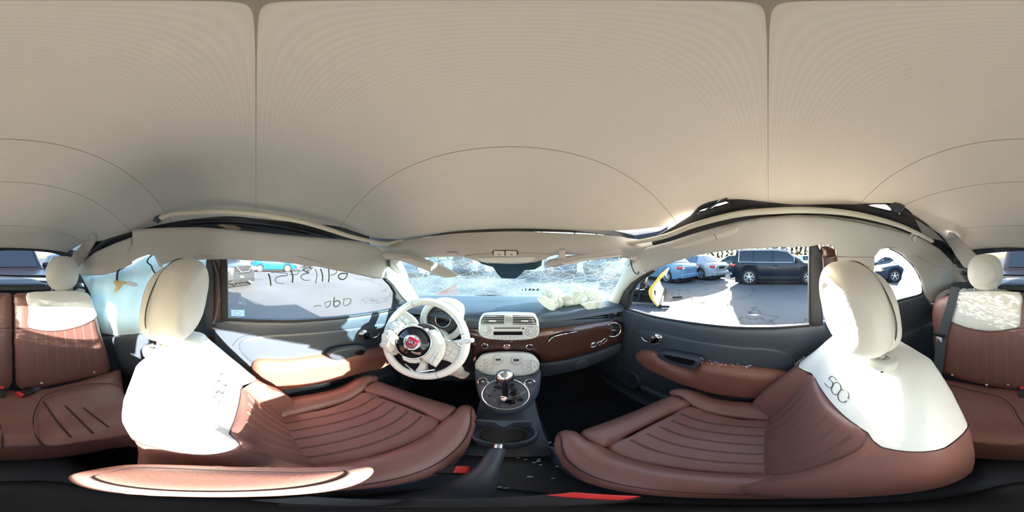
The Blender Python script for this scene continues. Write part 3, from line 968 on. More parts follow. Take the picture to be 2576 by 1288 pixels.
# wiper lying along the base
q = crom([(1150, 748), (1230, 744), (1310, 750), (1400, 757)], 6, False)
wip = tube('wiper_blade', cast(D(q[:, 0], q[:, 1]), off(gW, 0.02)), 0.008, M['rubber'], n=6)
tag(wip, 'black wiper blade parked at the foot of the windscreen', 'wiper')
tube('wiper_arm', cast(D(np.array([1200, 1240, 1290, 1330], float), np.array([756, 750, 752, 757], float)), off(gW, 0.035)), 0.006, M['frame'], wip, n=6)

wdl = patch('window_2', [(570, 652), (700, 658), (800, 670), (880, 686), (945, 700), (972, 708), (985, 720), (994, 738), (993, 762), (988, 776), (930, 788), (850, 799), (740, 806), (640, 806), (570, 803)], gL, M['glass'], bulge=0, edge=0.01, depth=0.001, off=-0.006, step=30, back=False)
tag(wdl, 'driver door window with numbers written on the outside', 'window', kind='structure')
wdr = patch('window_3', [(1583, 776), (1585, 742), (1602, 713), (1642, 683), (1700, 658), (1760, 642), (1830, 631), (1950, 622), (2037, 621), (2037, 818), (1950, 823), (1850, 823), (1750, 813), (1650, 795)], gR, M['glass'], bulge=0, edge=0.01, depth=0.001, off=-0.006, step=30, back=False)
tag(wdr, 'clear passenger door window', 'window', kind='structure')
wq = patch('window_4', [(2197, 700), (2201, 645), (2214, 628), (2236, 624), (2266, 640), (2295, 667), (2313, 698), (2319, 720), (2320, 736), (2308, 742), (2270, 752), (2228, 764), (2197, 772)], gR, M['crumb'], bulge=0, edge=0.01, depth=0.002, off=-0.008, step=8,
           holes=[[(2199, 652), (2206, 648), (2216, 650), (2227, 646), (2240, 648), (2250, 655), (2256, 662), (2263, 668), (2270, 672), (2274, 678), (2272, 686), (2269, 692), (2268, 702), (2262, 710), (2258, 718), (2258, 722), (2246, 728), (2232, 734), (2222, 738), (2208, 740), (2199, 738)]], back=False)
tag(wq, 'crazed rear side window with a jagged hole punched through it', 'window', kind='structure')
q = crom([(2236, 624), (2266, 640), (2295, 667), (2313, 698), (2320, 722), (2319, 738)], 6, False)
tube('window_rubber', cast(D(q[:, 0], q[:, 1]), off(gR, -0.004)), 0.005, M['rubber'], wq, n=6)
q = crom([(2322, 736), (2308, 743), (2270, 753), (2228, 765), (2200, 772)], 6, False)
tube('lower_rubber', cast(D(q[:, 0], q[:, 1]), off(gR, -0.004)), 0.006, M['rubber'], wq, n=6)
gB = gplane((0, -1, 0.45), 1.05 * 1 / math.hypot(1, .45))
wb = patch('window_5', [(2420, 640), (2455, 632), (2510, 628), (2576, 629), (2640, 631), (2700, 636), (2750, 648), (2760, 694), (2420, 694)], gB, M['rglass'], bulge=0, edge=0.01, depth=0.001, step=30, back=False)
tag(wb, 'narrow back window under the cloth roof', 'window', kind='structure')
q = np.array([(2415, 692), (2500, 691.5), (2576, 693), (2660, 694), (2740, 694)], float)
tube('window_foot', cast(D(q[:, 0], q[:, 1]), off(gB, -0.005)), 0.006, M['rubber'], wb, n=6)

# writing on the driver window: brush strokes of marker paint
OX, OY, S = 540.0, 620.0, 4.6
strokes = [[(622, 315), (640, 370), (652, 455)],
           [(655, 300), (740, 301), (835, 313), (832, 338), (770, 342), (712, 362), (700, 395), (735, 425), (805, 428)],
           [(880, 275), (903, 335), (903, 380), (898, 418)], [(862, 327), (915, 324), (960, 318), (970, 272)],
           [(1132, 258), (1060, 252), (1032, 272), (1062, 300), (1092, 306), (1025, 322), (998, 350), (1030, 388), (1102, 390)],
           [(1160, 260), (1183, 320), (1168, 425)], [(1224, 258), (1248, 330), (1246, 406)],
           [(1318, 262), (1325, 335), (1318, 412)], [(1318, 262), (1372, 250), (1405, 268), (1404, 310), (1345, 332)],
           [(1532, 290), (1533, 335), (1505, 374), (1462, 380), (1432, 352), (1445, 322), (1490, 310), (1528, 318)],
           [(1150, 695), (1190, 683), (1232, 686)],
           [(1268, 655), (1310, 640), (1338, 632), (1335, 675), (1305, 703), (1285, 698), (1280, 660)],
           [(1386, 588), (1378, 640), (1384, 692), (1425, 690), (1452, 655), (1425, 628), (1386, 640)],
           [(1482, 612), (1540, 603), (1574, 612), (1566, 655), (1520, 685), (1488, 672), (1500, 615)]]
for st in strokes:
    q = crom(np.array([(OX + a / S, OY + b / S) for a, b in st]), 5, False)
    P = cast(D(q[:, 0], q[:, 1]), off(gL, 0.010))
    tube('marker_stroke', P, 0.0028, M['marker'], wdl, n=6, flat=0.45)
sk2 = patch('sticker', [(581, 779), (615, 780), (615, 796), (582, 795)], gL, glass('pale_film', (0.5, 0.55, 0.58), 0.02, 0.5, (0.85, 0.92, 0.95)), wdl, bulge=0, edge=0.01, depth=0.0006, off=-0.002, step=8, back=False)
q = crom([(588, 787), (592, 783), (602, 785), (606, 789), (600, 793), (590, 790)], 4, True)
tube('sticker_print', cast(D(q[:, 0], q[:, 1]), gL), 0.0008, M['inkpale'], wdl, n=4)

# ------------------------------------------------------------------ doors
dl = patch('door_1', [(540, 830), (540, 808), (575, 801), (650, 805), (740, 806), (850, 799), (940, 787), (1000, 775), (1030, 770), (1045, 800), (1040, 860), (1030, 930), (1000, 985), (900, 1030), (780, 1060), (640, 1060), (560, 1040), (540, 950)], gL, M['dark'], bulge=0.014, edge=0.03, depth=0.02, off=0.006, step=11)
tag(dl, 'slate grey driver door with a white sun patch and chrome handle', 'door', kind='structure')
q = crom([(552, 808), (575, 803), (650, 806), (740, 807), (850, 800), (940, 788), (992, 777)], 6, False)
tube('window_channel', cast(D(q[:, 0], q[:, 1]), off(gL, -0.010)), 0.007, M['rubber'], dl, n=6)
q = crom([(585, 870), (600, 852), (625, 843), (680, 840), (760, 835), (850, 828), (930, 818), (970, 810)], 6, False)
tube('panel_step', cast(D(q[:, 0], q[:, 1]), off(gL, -0.0205)), 0.0022, M['dark2'], dl, n=6)
patch('inner_panel', crom([(600, 870), (640, 848), (760, 839), (880, 828), (965, 815), (985, 830), (985, 890), (930, 905), (840, 905), (720, 915), (640, 915)], 5), gL, M['dark'], dl, bulge=0.004, edge=0.02, depth=0.004, off=0.020, step=9)
arL = patch('armrest', crom([(640, 905), (720, 902), (790, 893), (850, 886), (900, 880), (930, 876), (972, 872), (985, 880), (978, 905), (950, 925), (905, 935), (860, 946), (800, 960), (740, 970), (690, 975), (640, 960)], 5), gL, M['brownp'], dl, bulge=0.045, edge=0.05, depth=0.01, off=0.022, step=4)
patch('pull_cup', crom([(828, 893), (850, 880), (905, 872), (922, 876), (918, 886), (890, 896), (850, 906), (836, 903)], 5), gL, M['dark2'], dl, bulge=0.006, edge=0.012, depth=0.02, off=0.072, step=4)
sw = patch('window_switch', crom([(892, 884), (908, 880), (918, 884), (912, 892), (896, 893)], 4), gL, M['black'], dl, bulge=0.004, edge=0.006, depth=0.01, off=0.080, step=3)
patch('map_pocket', [(655, 985), (740, 968), (800, 962), (832, 952), (828, 966), (800, 974), (740, 984), (700, 1000)], gL, M['dark'], dl, bulge=0.02, edge=0.02, depth=0.02, off=0.04, step=6)
patch('lower_bin', [(560, 990), (640, 985), (740, 985), (840, 972), (930, 950), (985, 930), (1010, 960), (980, 990), (880, 1035), (760, 1055), (620, 1055)], gL, M['dark2'], dl, bulge=0.03, edge=0.04, depth=0.01, off=0.02, step=9)
def door_handle(parent, cu, cv, g, sgn):
    b = patch('handle_boss', ell(cu, cv, 17, 14, 28, 0), g, M['chrome'], parent, bulge=0.024, edge=0.030, depth=0.01, off=0.020, step=3)
    patch('handle_recess', crom([(cu - sgn * 6, cv - 10), (cu - sgn * 32, cv - 9), (cu - sgn * 36, cv - 2), (cu - sgn * 26, cv + 7), (cu - sgn * 6, cv + 8)], 4), g, M['black'], parent, bulge=0.001, edge=0.006, depth=0.006, off=0.0205, step=4)
    q = crom([(cu - sgn * 38, cv - 5), (cu - sgn * 33, cv + 3), (cu - sgn * 22, cv + 8), (cu - sgn * 8, cv + 8), (cu, cv + 4)], 5, False)
    P = cast(D(q[:, 0], q[:, 1]), off(g, -0.038))
    tube('handle_lever', P, np.interp(np.linspace(0, 1, len(P)), [0, .25, 1], [0.0015, 0.004, 0.0065]), M['chrome'], b, n=10)
    q = ell(cu, cv, 8, 6.5, 18)
    patch('handle_button', q, g, M['chrome'], b, bulge=0.006, edge=0.008, depth=0.004, off=0.040, step=2.5)
door_handle(dl, 917, 842, gL, -1)
# torn lining and scuffs left by the airbag, and a clip at the armrest
patch('chipped_lining', [(880, 928), (897, 932), (893, 940), (882, 938)], gL, M['paper'], dl, bulge=0.001, edge=0.004, depth=0.003, off=0.06, step=3)

dr = patch('door_2', [(1556, 792), (1575, 778), (1600, 783), (1650, 798), (1750, 814), (1850, 824), (1950, 824), (2036, 818), (2075, 812), (2100, 850), (2110, 1040), (2000, 1075), (1850, 1060), (1740, 1045), (1650, 1010), (1590, 970), (1562, 930), (1552, 860)], gR, M['dark'], bulge=0.014, edge=0.03, depth=0.02, off=0.006, step=11)
tag(dr, 'slate grey passenger door with brown armrest and chrome handle', 'door', kind='structure')
q = crom([(1582, 778), (1650, 797), (1750, 813), (1850, 823), (1950, 824), (2036, 818)], 6, False)
tube('window_channel', cast(D(q[:, 0], q[:, 1]), off(gR, -0.010)), 0.006, M['rubber'], dr, n=6)
q = crom([(1592, 920), (1592, 850), (1596, 830), (1608, 822), (1650, 828), (1740, 848), (1850, 860), (1940, 864), (1985, 872), (2010, 890), (2022, 905)], 6, False)
tube('panel_step', cast(D(q[:, 0], q[:, 1]), off(gR, -0.0205)), 0.0018, M['dark2'], dr, n=6)
patch('inner_panel', crom([(1600, 905), (1600, 850), (1606, 834), (1640, 834), (1740, 856), (1850, 872), (1940, 878), (1990, 895), (2005, 925), (1900, 922), (1780, 912), (1700, 898), (1640, 895)], 5), gR, M['dark'], dr, bulge=0.004, edge=0.02, depth=0.004, off=0.020, step=9)
arm = patch('armrest', crom([(1604, 895), (1612, 880), (1640, 880), (1662, 888), (1700, 912), (1745, 925), (1766, 907), (1800, 910), (1880, 921), (1960, 930), (1990, 940), (1990, 975), (1960, 992), (1900, 995), (1840, 990), (1780, 980), (1730, 965), (1680, 944), (1630, 922)], 5), gR, M['brownp'], dr, bulge=0.045, edge=0.05, depth=0.01, off=0.020, step=4)
cup = patch('pull_cup', crom([(1652, 893), (1665, 887), (1700, 893), (1755, 905), (1764, 910), (1752, 925), (1738, 929), (1700, 918), (1668, 906)], 5), gR, M['dark2'], dr, bulge=0.004, edge=0.01, depth=0.03, off=0.064, step=4, holes=[])
patch('pull_hollow', crom([(1672, 893), (1700, 898), (1748, 908), (1738, 919), (1705, 912), (1678, 903)], 4), gR, M['black'], cup, bulge=0.0005, edge=0.01, depth=0.004, off=0.0682, step=4)
q = crom([(1748, 975), (1760, 964), (1785, 957), (1850, 964), (1920, 970), (1985, 968)], 6, False)
sp = lathe('speaker', [(0.002, 0.012), (0.066, 0.012), (0.070, 0.018), (0.080, 0.018), (0.086, 0.0), (0.086, -0.02)], cast(D(np.array([1588.]), np.array([950.])), off(gR, -0.02))[0], (-1, -0.02, 0.1), M['dark2'], dr, n=32)
ctr = cast(D(np.array([1588.]), np.array([950.])), off(gR, -0.02))[0]
V, F = torus_vf(ctr + np.array([-0.018, 0, 0]), (-1, -0.02, 0.1), 0.075, 0.005, 40, 8)
mk('speaker_ring', V, F, M['dark'], dr)
patch('map_pocket', crom([(1746, 976), (1770, 980), (1840, 992), (1920, 998), (1985, 994), (2000, 1010), (1980, 1035), (1900, 1032), (1820, 1022), (1760, 1005)], 4), gR, M['dark'], dr, bulge=0.03, edge=0.03, depth=0.02, off=0.02, step=7)
patch('lower_bin', [(1612, 968), (1650, 985), (1700, 1005), (1800, 1030), (1900, 1045), (1900, 1060), (1780, 1050), (1690, 1030), (1620, 995)], gR, M['dark'], dr, bulge=0.02, edge=0.02, depth=0.03, off=0.03, step=8)
door_handle(dr, 1652, 852, gR, 1)

# quarter panels below the rear side windows
qr = patch('wall_rear_right', [(2075, 812), (2197, 772), (2228, 765), (2270, 754), (2308, 744), (2322, 738), (2340, 764), (2352, 765), (2362, 800), (2366, 900), (2366, 1000), (2300, 1060), (2110, 1060)], gR, M['dark'], bulge=0.012, edge=0.03, depth=0.02, off=0.006, step=12)
tag(qr, 'slate side panel under the broken rear side window', 'panel', kind='structure')
q = crom([(2230, 842), (2270, 826), (2310, 806), (2335, 794), (2344, 800)], 6, False)
tube('panel_step', cast(D(q[:, 0], q[:, 1]), off(gR, -0.019)), 0.002, M['dark2'], qr, n=6)
patch('elbow_rest', crom([(2160, 880), (2240, 848), (2310, 820), (2342, 806), (2350, 830), (2350, 930), (2300, 960), (2160, 960)], 4), gR, M['dark'], qr, bulge=0.02, edge=0.03, depth=0.01, off=0.010, step=9)
ql = patch('wall_rear_left', [(205, 700), (260, 690), (335, 668), (400, 660), (520, 656), (560, 800), (556, 1060), (420, 1080), (300, 1000), (262, 940), (245, 860), (225, 760)], off(gL, 0.06), M['dark'], bulge=0.006, edge=0.03, depth=0.004, off=0.0, step=14,
           holes=[crom([(232, 720), (300, 700), (400, 678), (480, 672), (500, 700), (500, 790), (420, 800), (300, 800), (240, 770)], 4)])
tag(ql, 'dark side panel behind the driver seat with its window opening', 'panel', kind='structure')
wlq = patch('window_6', crom([(230, 720), (300, 698), (400, 676), (482, 670), (503, 700), (503, 792), (420, 803), (298, 803), (238, 772)], 4), off(gL, .064), M['glass'], bulge=0, edge=.01, depth=.001, step=30, back=False)
tag(wlq, 'rear side window pane behind the teal curtain airbag', 'window', kind='structure')
patch('lower_side_panel', [(250, 850), (330, 842), (420, 830), (500, 850), (500, 1040), (420, 1070), (300, 1000), (268, 945)], gL, M['dark'], ql, bulge=0.02, edge=0.04, depth=0.01, off=0.01, step=9)

# ------------------------------------------------------------------ floor, tunnel, bulkheads
FZ = -1.06
fl = thing('floor', (0, 0.2, FZ), 'black carpeted cabin floor with a raised centre tunnel', 'floor', kind='structure')
def slab(nm, x0, x1, y0, y1, z0, z1, m, parent):
    return box(nm, ((x0 + x1) / 2, (y0 + y1) / 2, (z0 + z1) / 2), (x1 - x0, y1 - y0, z1 - z0), m, parent, bev=0.02)
slab('carpet', -0.66, 0.63, -1.30, 1.14, FZ - 0.03, FZ, M['carpet'], fl)
G = []
for y in np.linspace(-0.75, 1.05, 14):
    r = []
    for x, z in ((-.155, FZ), (-.145, -0.93), (-.115, -0.85), (-.07, -0.83), (-.02, -0.825), (.03, -0.83), (.075, -0.85), (.105, -0.93), (.115, FZ)):
        r.append((x, y, z + 0.06 * sstep(y, 0.45, 0.9) + (-0.03 * sstep(-y, 0.1, 0.4))))
    G.append(r)
thick_grid('tunnel', smooth_grid(G, 3, 1), -0.004, M['dark2'], fl)
slab('rear_step', -0.64, 0.61, -1.2, -0.32, FZ, FZ + 0.22, M['carpet'], fl)
slab('sill_left', -0.66, -0.57, -0.35, 0.95, FZ, FZ + 0.10, M['dark2'], fl)
slab('sill_right', 0.54, 0.63, -0.35, 0.95, FZ, FZ + 0.10, M['dark2'], fl)
bh = thing('wall_bulkhead', (0, 1.1, FZ), 'black footwell bulkhead under the dashboard', 'wall', kind='structure')
slab('firewall', -0.66, 0.63, 1.13, 1.16, FZ, -0.42, M['carpet'], bh)
G = [[(x, y, z) for x in np.linspace(-.6, .57, 7)] for y, z in ((0.78, FZ + 0.01), (0.92, FZ + 0.03), (1.05, FZ + 0.16), (1.12, FZ + 0.34))]
thick_grid('toe_board', smooth_grid(G, 2, 4), -0.003, M['carpet'], bh)
for sx, x0 in ((1, 0.60), (-1, -0.63)):
    slab('kick_panel', min(x0, x0 - sx * 0.03), max(x0, x0 - sx * 0.03), 0.74, 1.14, FZ, -0.36, M['dark2'], bh)
tl = thing('wall_tail', (0, -1.25, -1.0), 'dark boot wall and parcel shelf behind the rear seats', 'wall', kind='structure')
slab('boot_wall', -0.60, 0.56, -1.36, -1.33, -1.05, -0.17, M['carpet'], tl)
patch('parcel_shelf', [(2390, 722), (2400, 712), (2430, 700), (2500, 695), (2576, 696), (2650, 697), (2720, 700), (2780, 712), (2785, 722), (2576, 721)], gZ(-0.185), M['dark2'], tl, bulge=0.004, edge=0.02, depth=0.01, step=12)
patch('shelf_hump', crom([(2520, 724), (2532, 711), (2560, 704), (2600, 703), (2660, 706), (2686, 716), (2690, 724)], 4), off(gZ(-0.175), 0), M['dark2'], tl, bulge=0.02, edge=0.05, depth=0.01, step=6)
patch('shelf_latch', crom([(2555, 729), (2570, 721), (2610, 720), (2650, 722), (2660, 731), (2600, 733)], 4), gYr(-0.92), M['dark'], tl, bulge=0.004, edge=0.01, depth=0.02, step=5)
patch('light_strip', [(2530, 699), (2700, 699), (2740, 703), (2700, 707), (2640, 704), (2560, 704)], gZ(-0.172), M['pillar'], tl, bulge=0.001, edge=0.01, depth=0.006, step=8)

# outer shell that closes the body below the windows and carries the bonnet
sh = thing('wall_outer', (0, 1.5, -1.2), 'mocha brown bonnet and outer body of the small car', 'car body', kind='structure')
G = [[(x * (1 - 0.12 * i / 5), y, z - 0.10 * (abs(x) / 0.72) ** 3) for x in np.linspace(-.72, .70, 9)] for i, (y, z) in enumerate(((1.19, -0.345), (1.35, -0.37), (1.55, -0.41), (1.75, -0.47), (1.92, -0.58), (1.99, -0.75)))]
thick_grid('bonnet', smooth_grid(G, 3, 4), 0.01, M['mocha'], sh)
for sx, x0 in ((1, 0.665), (-1, -0.695)):
    slab('outer_side', min(x0, x0 + sx * 0.02), max(x0, x0 + sx * 0.02), -1.45, 1.98, -1.18, -0.36, M['mocha'], sh)
slab('tail_panel', -0.69, 0.665, -1.50, -1.45, -1.18, -0.26, M['mocha'], sh)
slab('nose_panel', -0.66, 0.63, 1.96, 1.99, -1.18, -0.72, M['mocha'], sh)
slab('under_tray', -0.69, 0.665, -1.45, 1.96, -1.18, -1.15, M['frame'], sh)
G = [[(-.60, y, z), (-.3, y - .01, z + .01), (0, y - .01, z + .012), (.3, y - .01, z + .01), (.57, y, z)] for y, z in ((1.165, -0.35), (1.2, -0.345), (1.28, -0.36))]
thick_grid('cowl', smooth_grid(G, 4, 2), -0.006, M['frame'], sh)
# soft-top outer skin edges so daylight only enters through the openings
G = [[(x, y, z) for x in np.linspace(-.58, .55, 7)] for y, z in ((-1.05, 0.06), (-1.09, 0.03))]
# rear corner posts outside the back window
for sx, xa, xb in ((-1, -0.62, -0.43), (1, 0.59, 0.31)):
    box('rear_corner', ((xa + xb) / 2, -1.10, -0.06), (abs(xa - xb), 0.03, 0.30), M['frame'], sh, bev=0.05)
# ------------------------------------------------------------------ front seats
def front_seat(name, cx, side_, dy, dz, hr, hry, label, cdy=0.0, zb=-.445, bdz=0.0):
    """side_: +1 when the middle of the car lies towards +x."""
    root = thing(name, (cx, dy, -1.05), label, 'car seat')
    yf = [(-.15, -.155), (-.21, -.125), (-.41, -.045), (-.55, .005), (-.72, .075), (-.84, .11)]
    th = [(-.205, .075), (-.24, .115), (-.32, .140), (-.41, .152), (-.60, .15), (-.84, .15)]
    hw = [(-.205, .085), (-.215, .115), (-.235, .145), (-.27, .175), (-.31, .198), (-.36, .222), (-.41, .240), (-.45, .250), (-.52, .262), (-.60, .268), (-.70, .262), (-.84, .24)]
    if hry: hw = hry
    bo = [(-.22, .0), (-.33, .012), (-.45, .035), (-.56, .055), (-.66, .055), (-.78, .03)]
    def front_y(a, z, wob=True):
        H = interp(z, hw); t = np.abs(a) / H
        y = interp(z, yf) + interp(z, bo) * sstep(t, .52, .80) * np.where(np.array(a) < 0, 1.7, 1.0)
        return y - interp(z, th) * .5 * (1 - np.sqrt(np.clip(1 - np.clip(t, 0, 1) ** 3.2, 0, 1)))
    def ring(z, grow=0.0):
        H, T = interp(z, hw) + grow, interp(z, th) + 2 * grow
        yc = interp(z, yf) - T / 2 + grow
        r = []
        for k in range(44):
            t = 2 * PI * k / 44
            c, s = math.cos(t), math.sin(t)
            a = H * math.copysign(abs(c) ** .62, c)
            b = T / 2 * math.copysign(abs(s) ** .62, s)
            y = yc + b + (interp(z, bo) * sstep(abs(a) / H, .52, .80) * (1.7 if a < 0 else 1) if s > 0 else 0)
            r.append((cx + side_ * a, y + dy, z + dz + bdz))
        return r
    def lofted(nm, zs, m, cap_top=False, cap_bot=True):
        R = [ring(z) for z in zs]
        V, F = grid_vf(np.array(R), True)
        n = 44
        if cap_top:
            c = np.mean(R[0], 0) + np.array([0, 0, .004]); V = np.vstack([V, c]); k = len(V) - 1
            F += [[k, (j + 1) % n, j] for j in range(n)]
        if cap_bot:
            c = np.mean(R[-1], 0); V = np.vstack([V, c]); k = len(V) - 1; b = (len(R) - 1) * n
            F += [[k, b + j, b + (j + 1) % n] for j in range(n)]
        if side_ < 0: F = [f[::-1] for f in F]
        return mk(nm, V, F, m, root)
    zt = [-.205, -.209, -.215, -.225, -.24, -.26, -.285, -.315, -.345, -.37] + ([-.40] if zb < -.43 else []) + [zb + .012, zb + .002, zb]
    lofted('backrest_top', zt, M['ivory'], cap_top=True)
    lofted('backrest_lower', [zb - .0005, zb - .002, zb - .010] + ([-.445] if zb > -.43 else []) + [-.475, -.51, -.55, -.60, -.65, -.70, -.75, -.80, -.84], M['brown'])
    fmap = lambda a, z, o=0.0: np.array([cx + side_ * a, front_y(np.array(a), z) + dy + o, z + dz + bdz])
    # pleated centre panel of the backrest
    def bmap(vs):
        P = np.array([fmap(a, z) for a, z in vs])
        n = np.tile(np.array([0, .97, .25]), (len(P), 1))
        return P, n
    o = crom([(-.145, zb - .008), (0, zb - .012), (.145, zb - .008), (.152, -.55), (.145, -.72), (0, -.735), (-.145, -.72), (-.152, -.55)], 6)
    V, F = inflate(o, bmap, .010, .02, .006, .016)
    mk('backrest_insert', V, F, M['brown'], root)
    for k in range(-3, 4):
        for s in (-.0025, .0025):
            a = k * .040 + s
            tube('pleat_stitch', [fmap(a, z, .0112) for z in np.linspace(zb - .024, -.715, 14)], 0.0007, M['stitch'], root, n=4)
    # seams: ivory/brown joint, and the front edge seams down both shoulders
    R = np.array(ring(zb, .0006)); tube('joint_seam', R, .0016, M['seam'], root, n=5, closed=True)
    for sg in (-1, 1):
        q = []
        for z in np.linspace(-.23, -.78, 26):
            H = interp(z, hw); a = sg * H * .84
            q.append(fmap(a, z, .001))
        tube('edge_seam', q, .0014, M['greyseam'], root, n=5)
    # embroidered linked numerals high on the shoulder
    def emb(pts, r=.0010):
        q = crom(pts, 5, False)
        tube('embroidered_emblem', [fmap(a, z, .0012) for a, z in q], r, M['greyseam'], root, n=5)
    ez = -.335 if side_ > 0 else -.355
    def em(x, z): return (side_ * (.5 - x) * .105, ez + (z - .5) * .040)
    emb([em(.33, 1), em(.12, .95), em(.04, .56), em(.20, .62), em(.33, .40), em(.24, .08), em(.0, .0)])
    for o0 in (.30, .62):
        emb([em(o0 + .17 + .17 * math.cos(k), .5 + .47 * math.sin(k)) for k in (np.linspace(.5, 2 * PI - .5, 12) if o0 < .5 else np.linspace(.2, 2 * PI - .2, 13))])
    # headrest: front pad, rear shell, posts and collars
    hx, hy, hz = hr
    tilt = math.radians(-10)
    Rx = np.array([[1, 0, 0], [0, math.cos(tilt), -math.sin(tilt)], [0, math.sin(tilt), math.cos(tilt)]])
    def dish(V):
        f = V[:, 1] > 0
        r = np.sqrt((V[:, 0] / .125) ** 2 + (V[:, 2] / .115) ** 2)
        V[f, 1] *= (1 - .22 * sstep(-r[f], -.70, -.56))
        return V
    V, F = super_vf((hx, hy + .014, hz), (.112, .046, .105), .78, .84, 40, 24, Rx, dish)
    hp = mk('headrest', V, F, M['ivory'], root)
    V, F = super_vf((hx, hy - .018, hz - .008), (.102, .040, .096), .74, .78, 36, 20, Rx)
    mk('headrest_shell', V, F, M['ivory'], hp)
    q = [np.array((hx, hy - .012, hz)) + Rx @ np.array((.108 * math.cos(t), 0, .105 * math.sin(t))) for t in np.linspace(0, 2 * PI, 40, endpoint=False)]
    tube('headrest_seam', q, .0016, M['greyseam'], hp, n=5, closed=True)
    for sg in (-1, 1):
        x = hx + sg * .068
        tube('headrest_post', [(x, hy - .012, hz - .07), (x, hy - .018, hz - .125), (x, hy - .022, hz - .18)], .0068, M['chrome'], root, n=12)
        zc = bdz - .2045 + dz if abs(hx + sg * .068 - cx) < .08 else bdz - .213 + dz
        lathe('post_collar', [(.026, -.012), (.027, .0), (.024, .007), (.012, .009), (.010, .006)], (x, hy - .020, zc), (0, -.12, 1), M['white'], root, n=24)
    # cushion
    def cz(a, b):
        return -.722 + dz + .024 * sstep(np.abs(a), .12, .20) - .02 * sstep(np.abs(a), .20, .26) + .042 * sstep(b, .24, .37) - .035 * sstep(b, .38, .46) - .015 * (1 - sstep(b, 0, .1))
    y0 = .065 + cdy
    def cmap(vs):
        a, b = vs[:, 0], vs[:, 1]
        P = np.stack([cx + side_ * a, y0 + b, cz(a, b)], 1)
        e = 1e-3
        n = np.stack([-(cz(a + e, b) - cz(a - e, b)) / (2 * e) * side_, -(cz(a, b + e) - cz(a, b - e)) / (2 * e), np.ones(len(a))], 1)
        return P, n / np.linalg.norm(n, axis=1, keepdims=True)
    def cush(nm, pts, bulge, edge, depth, step=.014):
        V, F = inflate(crom(pts, 6), cmap, bulge, edge, depth, step)
        return mk(nm, V, F, M['brown'], root)
    cush('cushion_insert', [(-.135, -.06), (0, -.06), (.135, -.06), (.145, .15), (.155, .315), (.08, .338), (0, .345), (-.08, .338), (-.155, .315), (-.145, .15)], .012, .03, .05)
    cush('cushion_front_roll', [(-.158, .320), (-.08, .345), (0, .352), (.08, .345), (.158, .320), (.172, .36), (.168, .405), (.12, .435), (0, .448), (-.12, .435), (-.168, .405), (-.172, .36)], .022, .045, .10)
    for sg in (-1, 1):
        cush('cushion_bolster', [(sg * .140, -.05), (sg * .20, -.09), (sg * .245, -.06), (sg * .258, .10), (sg * .252, .26), (sg * .236, .37), (sg * .205, .425), (sg * .178, .41), (sg * .176, .36), (sg * .160, .312), (sg * .149, .15)], .022, .045, .11)
    for k in range(-2, 3):
        for s in (-.0025, .0025):
            b = np.linspace(.0, .325, 12)
            a = np.full(12, k * .048 + s)
            P, n = cmap(np.stack([a, b], 1))
            tube('pleat_stitch', P + n * .0126, .0008, M['seam'], root, n=4)
    q = [(sg_ * 1.0, 0) for sg_ in (1,)]
    for sg in (-1, 1):
        b = np.linspace(-.05, .40, 18); a = sg * (.232 - .02 * sstep(b, .3, .4))
        P, n = cmap(np.stack([a, b], 1))
        tube('piping_seam', P + n * .020, .0016, M['seam'], root, n=5)
    # base, valances, rails
    bv, bf = box_vf((cx, y0 + .17, -.86 + dz), (.46, .46, .14), bev=.1)
    mk('seat_base', bv, bf, M['carpet'], root)
    for sg in (-1, 1):
        x = cx + side_ * sg * .238
        G = [[(x + side_ * sg * (.012 * math.sin(PI * k / 6)), y0 + b, z) for b in np.linspace(-.14, .40, 10)] for k, z in enumerate(np.linspace(-.775, -.93, 7) + dz)]
        thick_grid('side_valance', G, .008 * sg * side_, M['bluegrey'], root)
        tube('seat_rail', [(x - side_ * sg * .05, y0 - .15, -1.03), (x - side_ * sg * .05, y0 + .42, -1.03)], .018, M['frame'], root, n=6)
    for sg in (-1, 1):
        x = cx + sg * .18
        tube('rail_leg', [(x, y0 + .30, -.90 + dz), (x, y0 + .33, -1.04)], .016, M['frame'], root, n=6)
    return root
def arm_map(vs):
    a, b_ = vs[:, 0], vs[:, 1]
    return np.stack([a, b_, -.452 + .10 * b_], 1), np.tile(np.array([.10, -.10, .99]), (len(vs), 1))
ds = front_seat('seat', -.335, 1, 0.0, 0.0, (-.350, -.182, -.110), [(-.205, .085), (-.215, .100), (-.235, .115), (-.26, .132), (-.30, .157), (-.36, .180), (-.41, .183), (-.45, .180), (-.50, .195), (-.56, .225), (-.64, .250), (-.72, .250), (-.84, .24)], 'brown and ivory leather driver seat behind the steering wheel, ivory half in full sun', 0.0, -.430, -.020)
V, F = inflate(crom([(-.050, -.100), (-.095, -.098), (-.122, -.06), (-.128, -.005), (-.116, .050), (-.098, .080), (-.078, .066), (-.050, .020), (-.036, -.03), (-.036, -.075)], 6), arm_map, .024, .035, .045, .008)
ar_ = mk('armrest', V, F, M['brown'], ds)
q = crom([(-.060, -.082), (-.095, -.080), (-.110, -.05), (-.115, .0), (-.104, .045), (-.096, .060), (-.080, .048), (-.060, .010), (-.050, -.03), (-.050, -.07)], 5)
P, n = arm_map(q); tube('armrest_seam', P + n * .0205, .0012, M['seam'], ar_, n=4, closed=True)
ps = front_seat('seat', .315, -1, -.075, -.012, (.296, -.176, -.114), None, 'brown and ivory leather passenger seat beside the grey door with the intact window', -.14, -.400)
place_text('airbag_tag', 'AIRBAG', PX(2012, 908, .515), (.3, -.75, .55), (-.1, .55, .8), .014, M['inkpale'], ps)

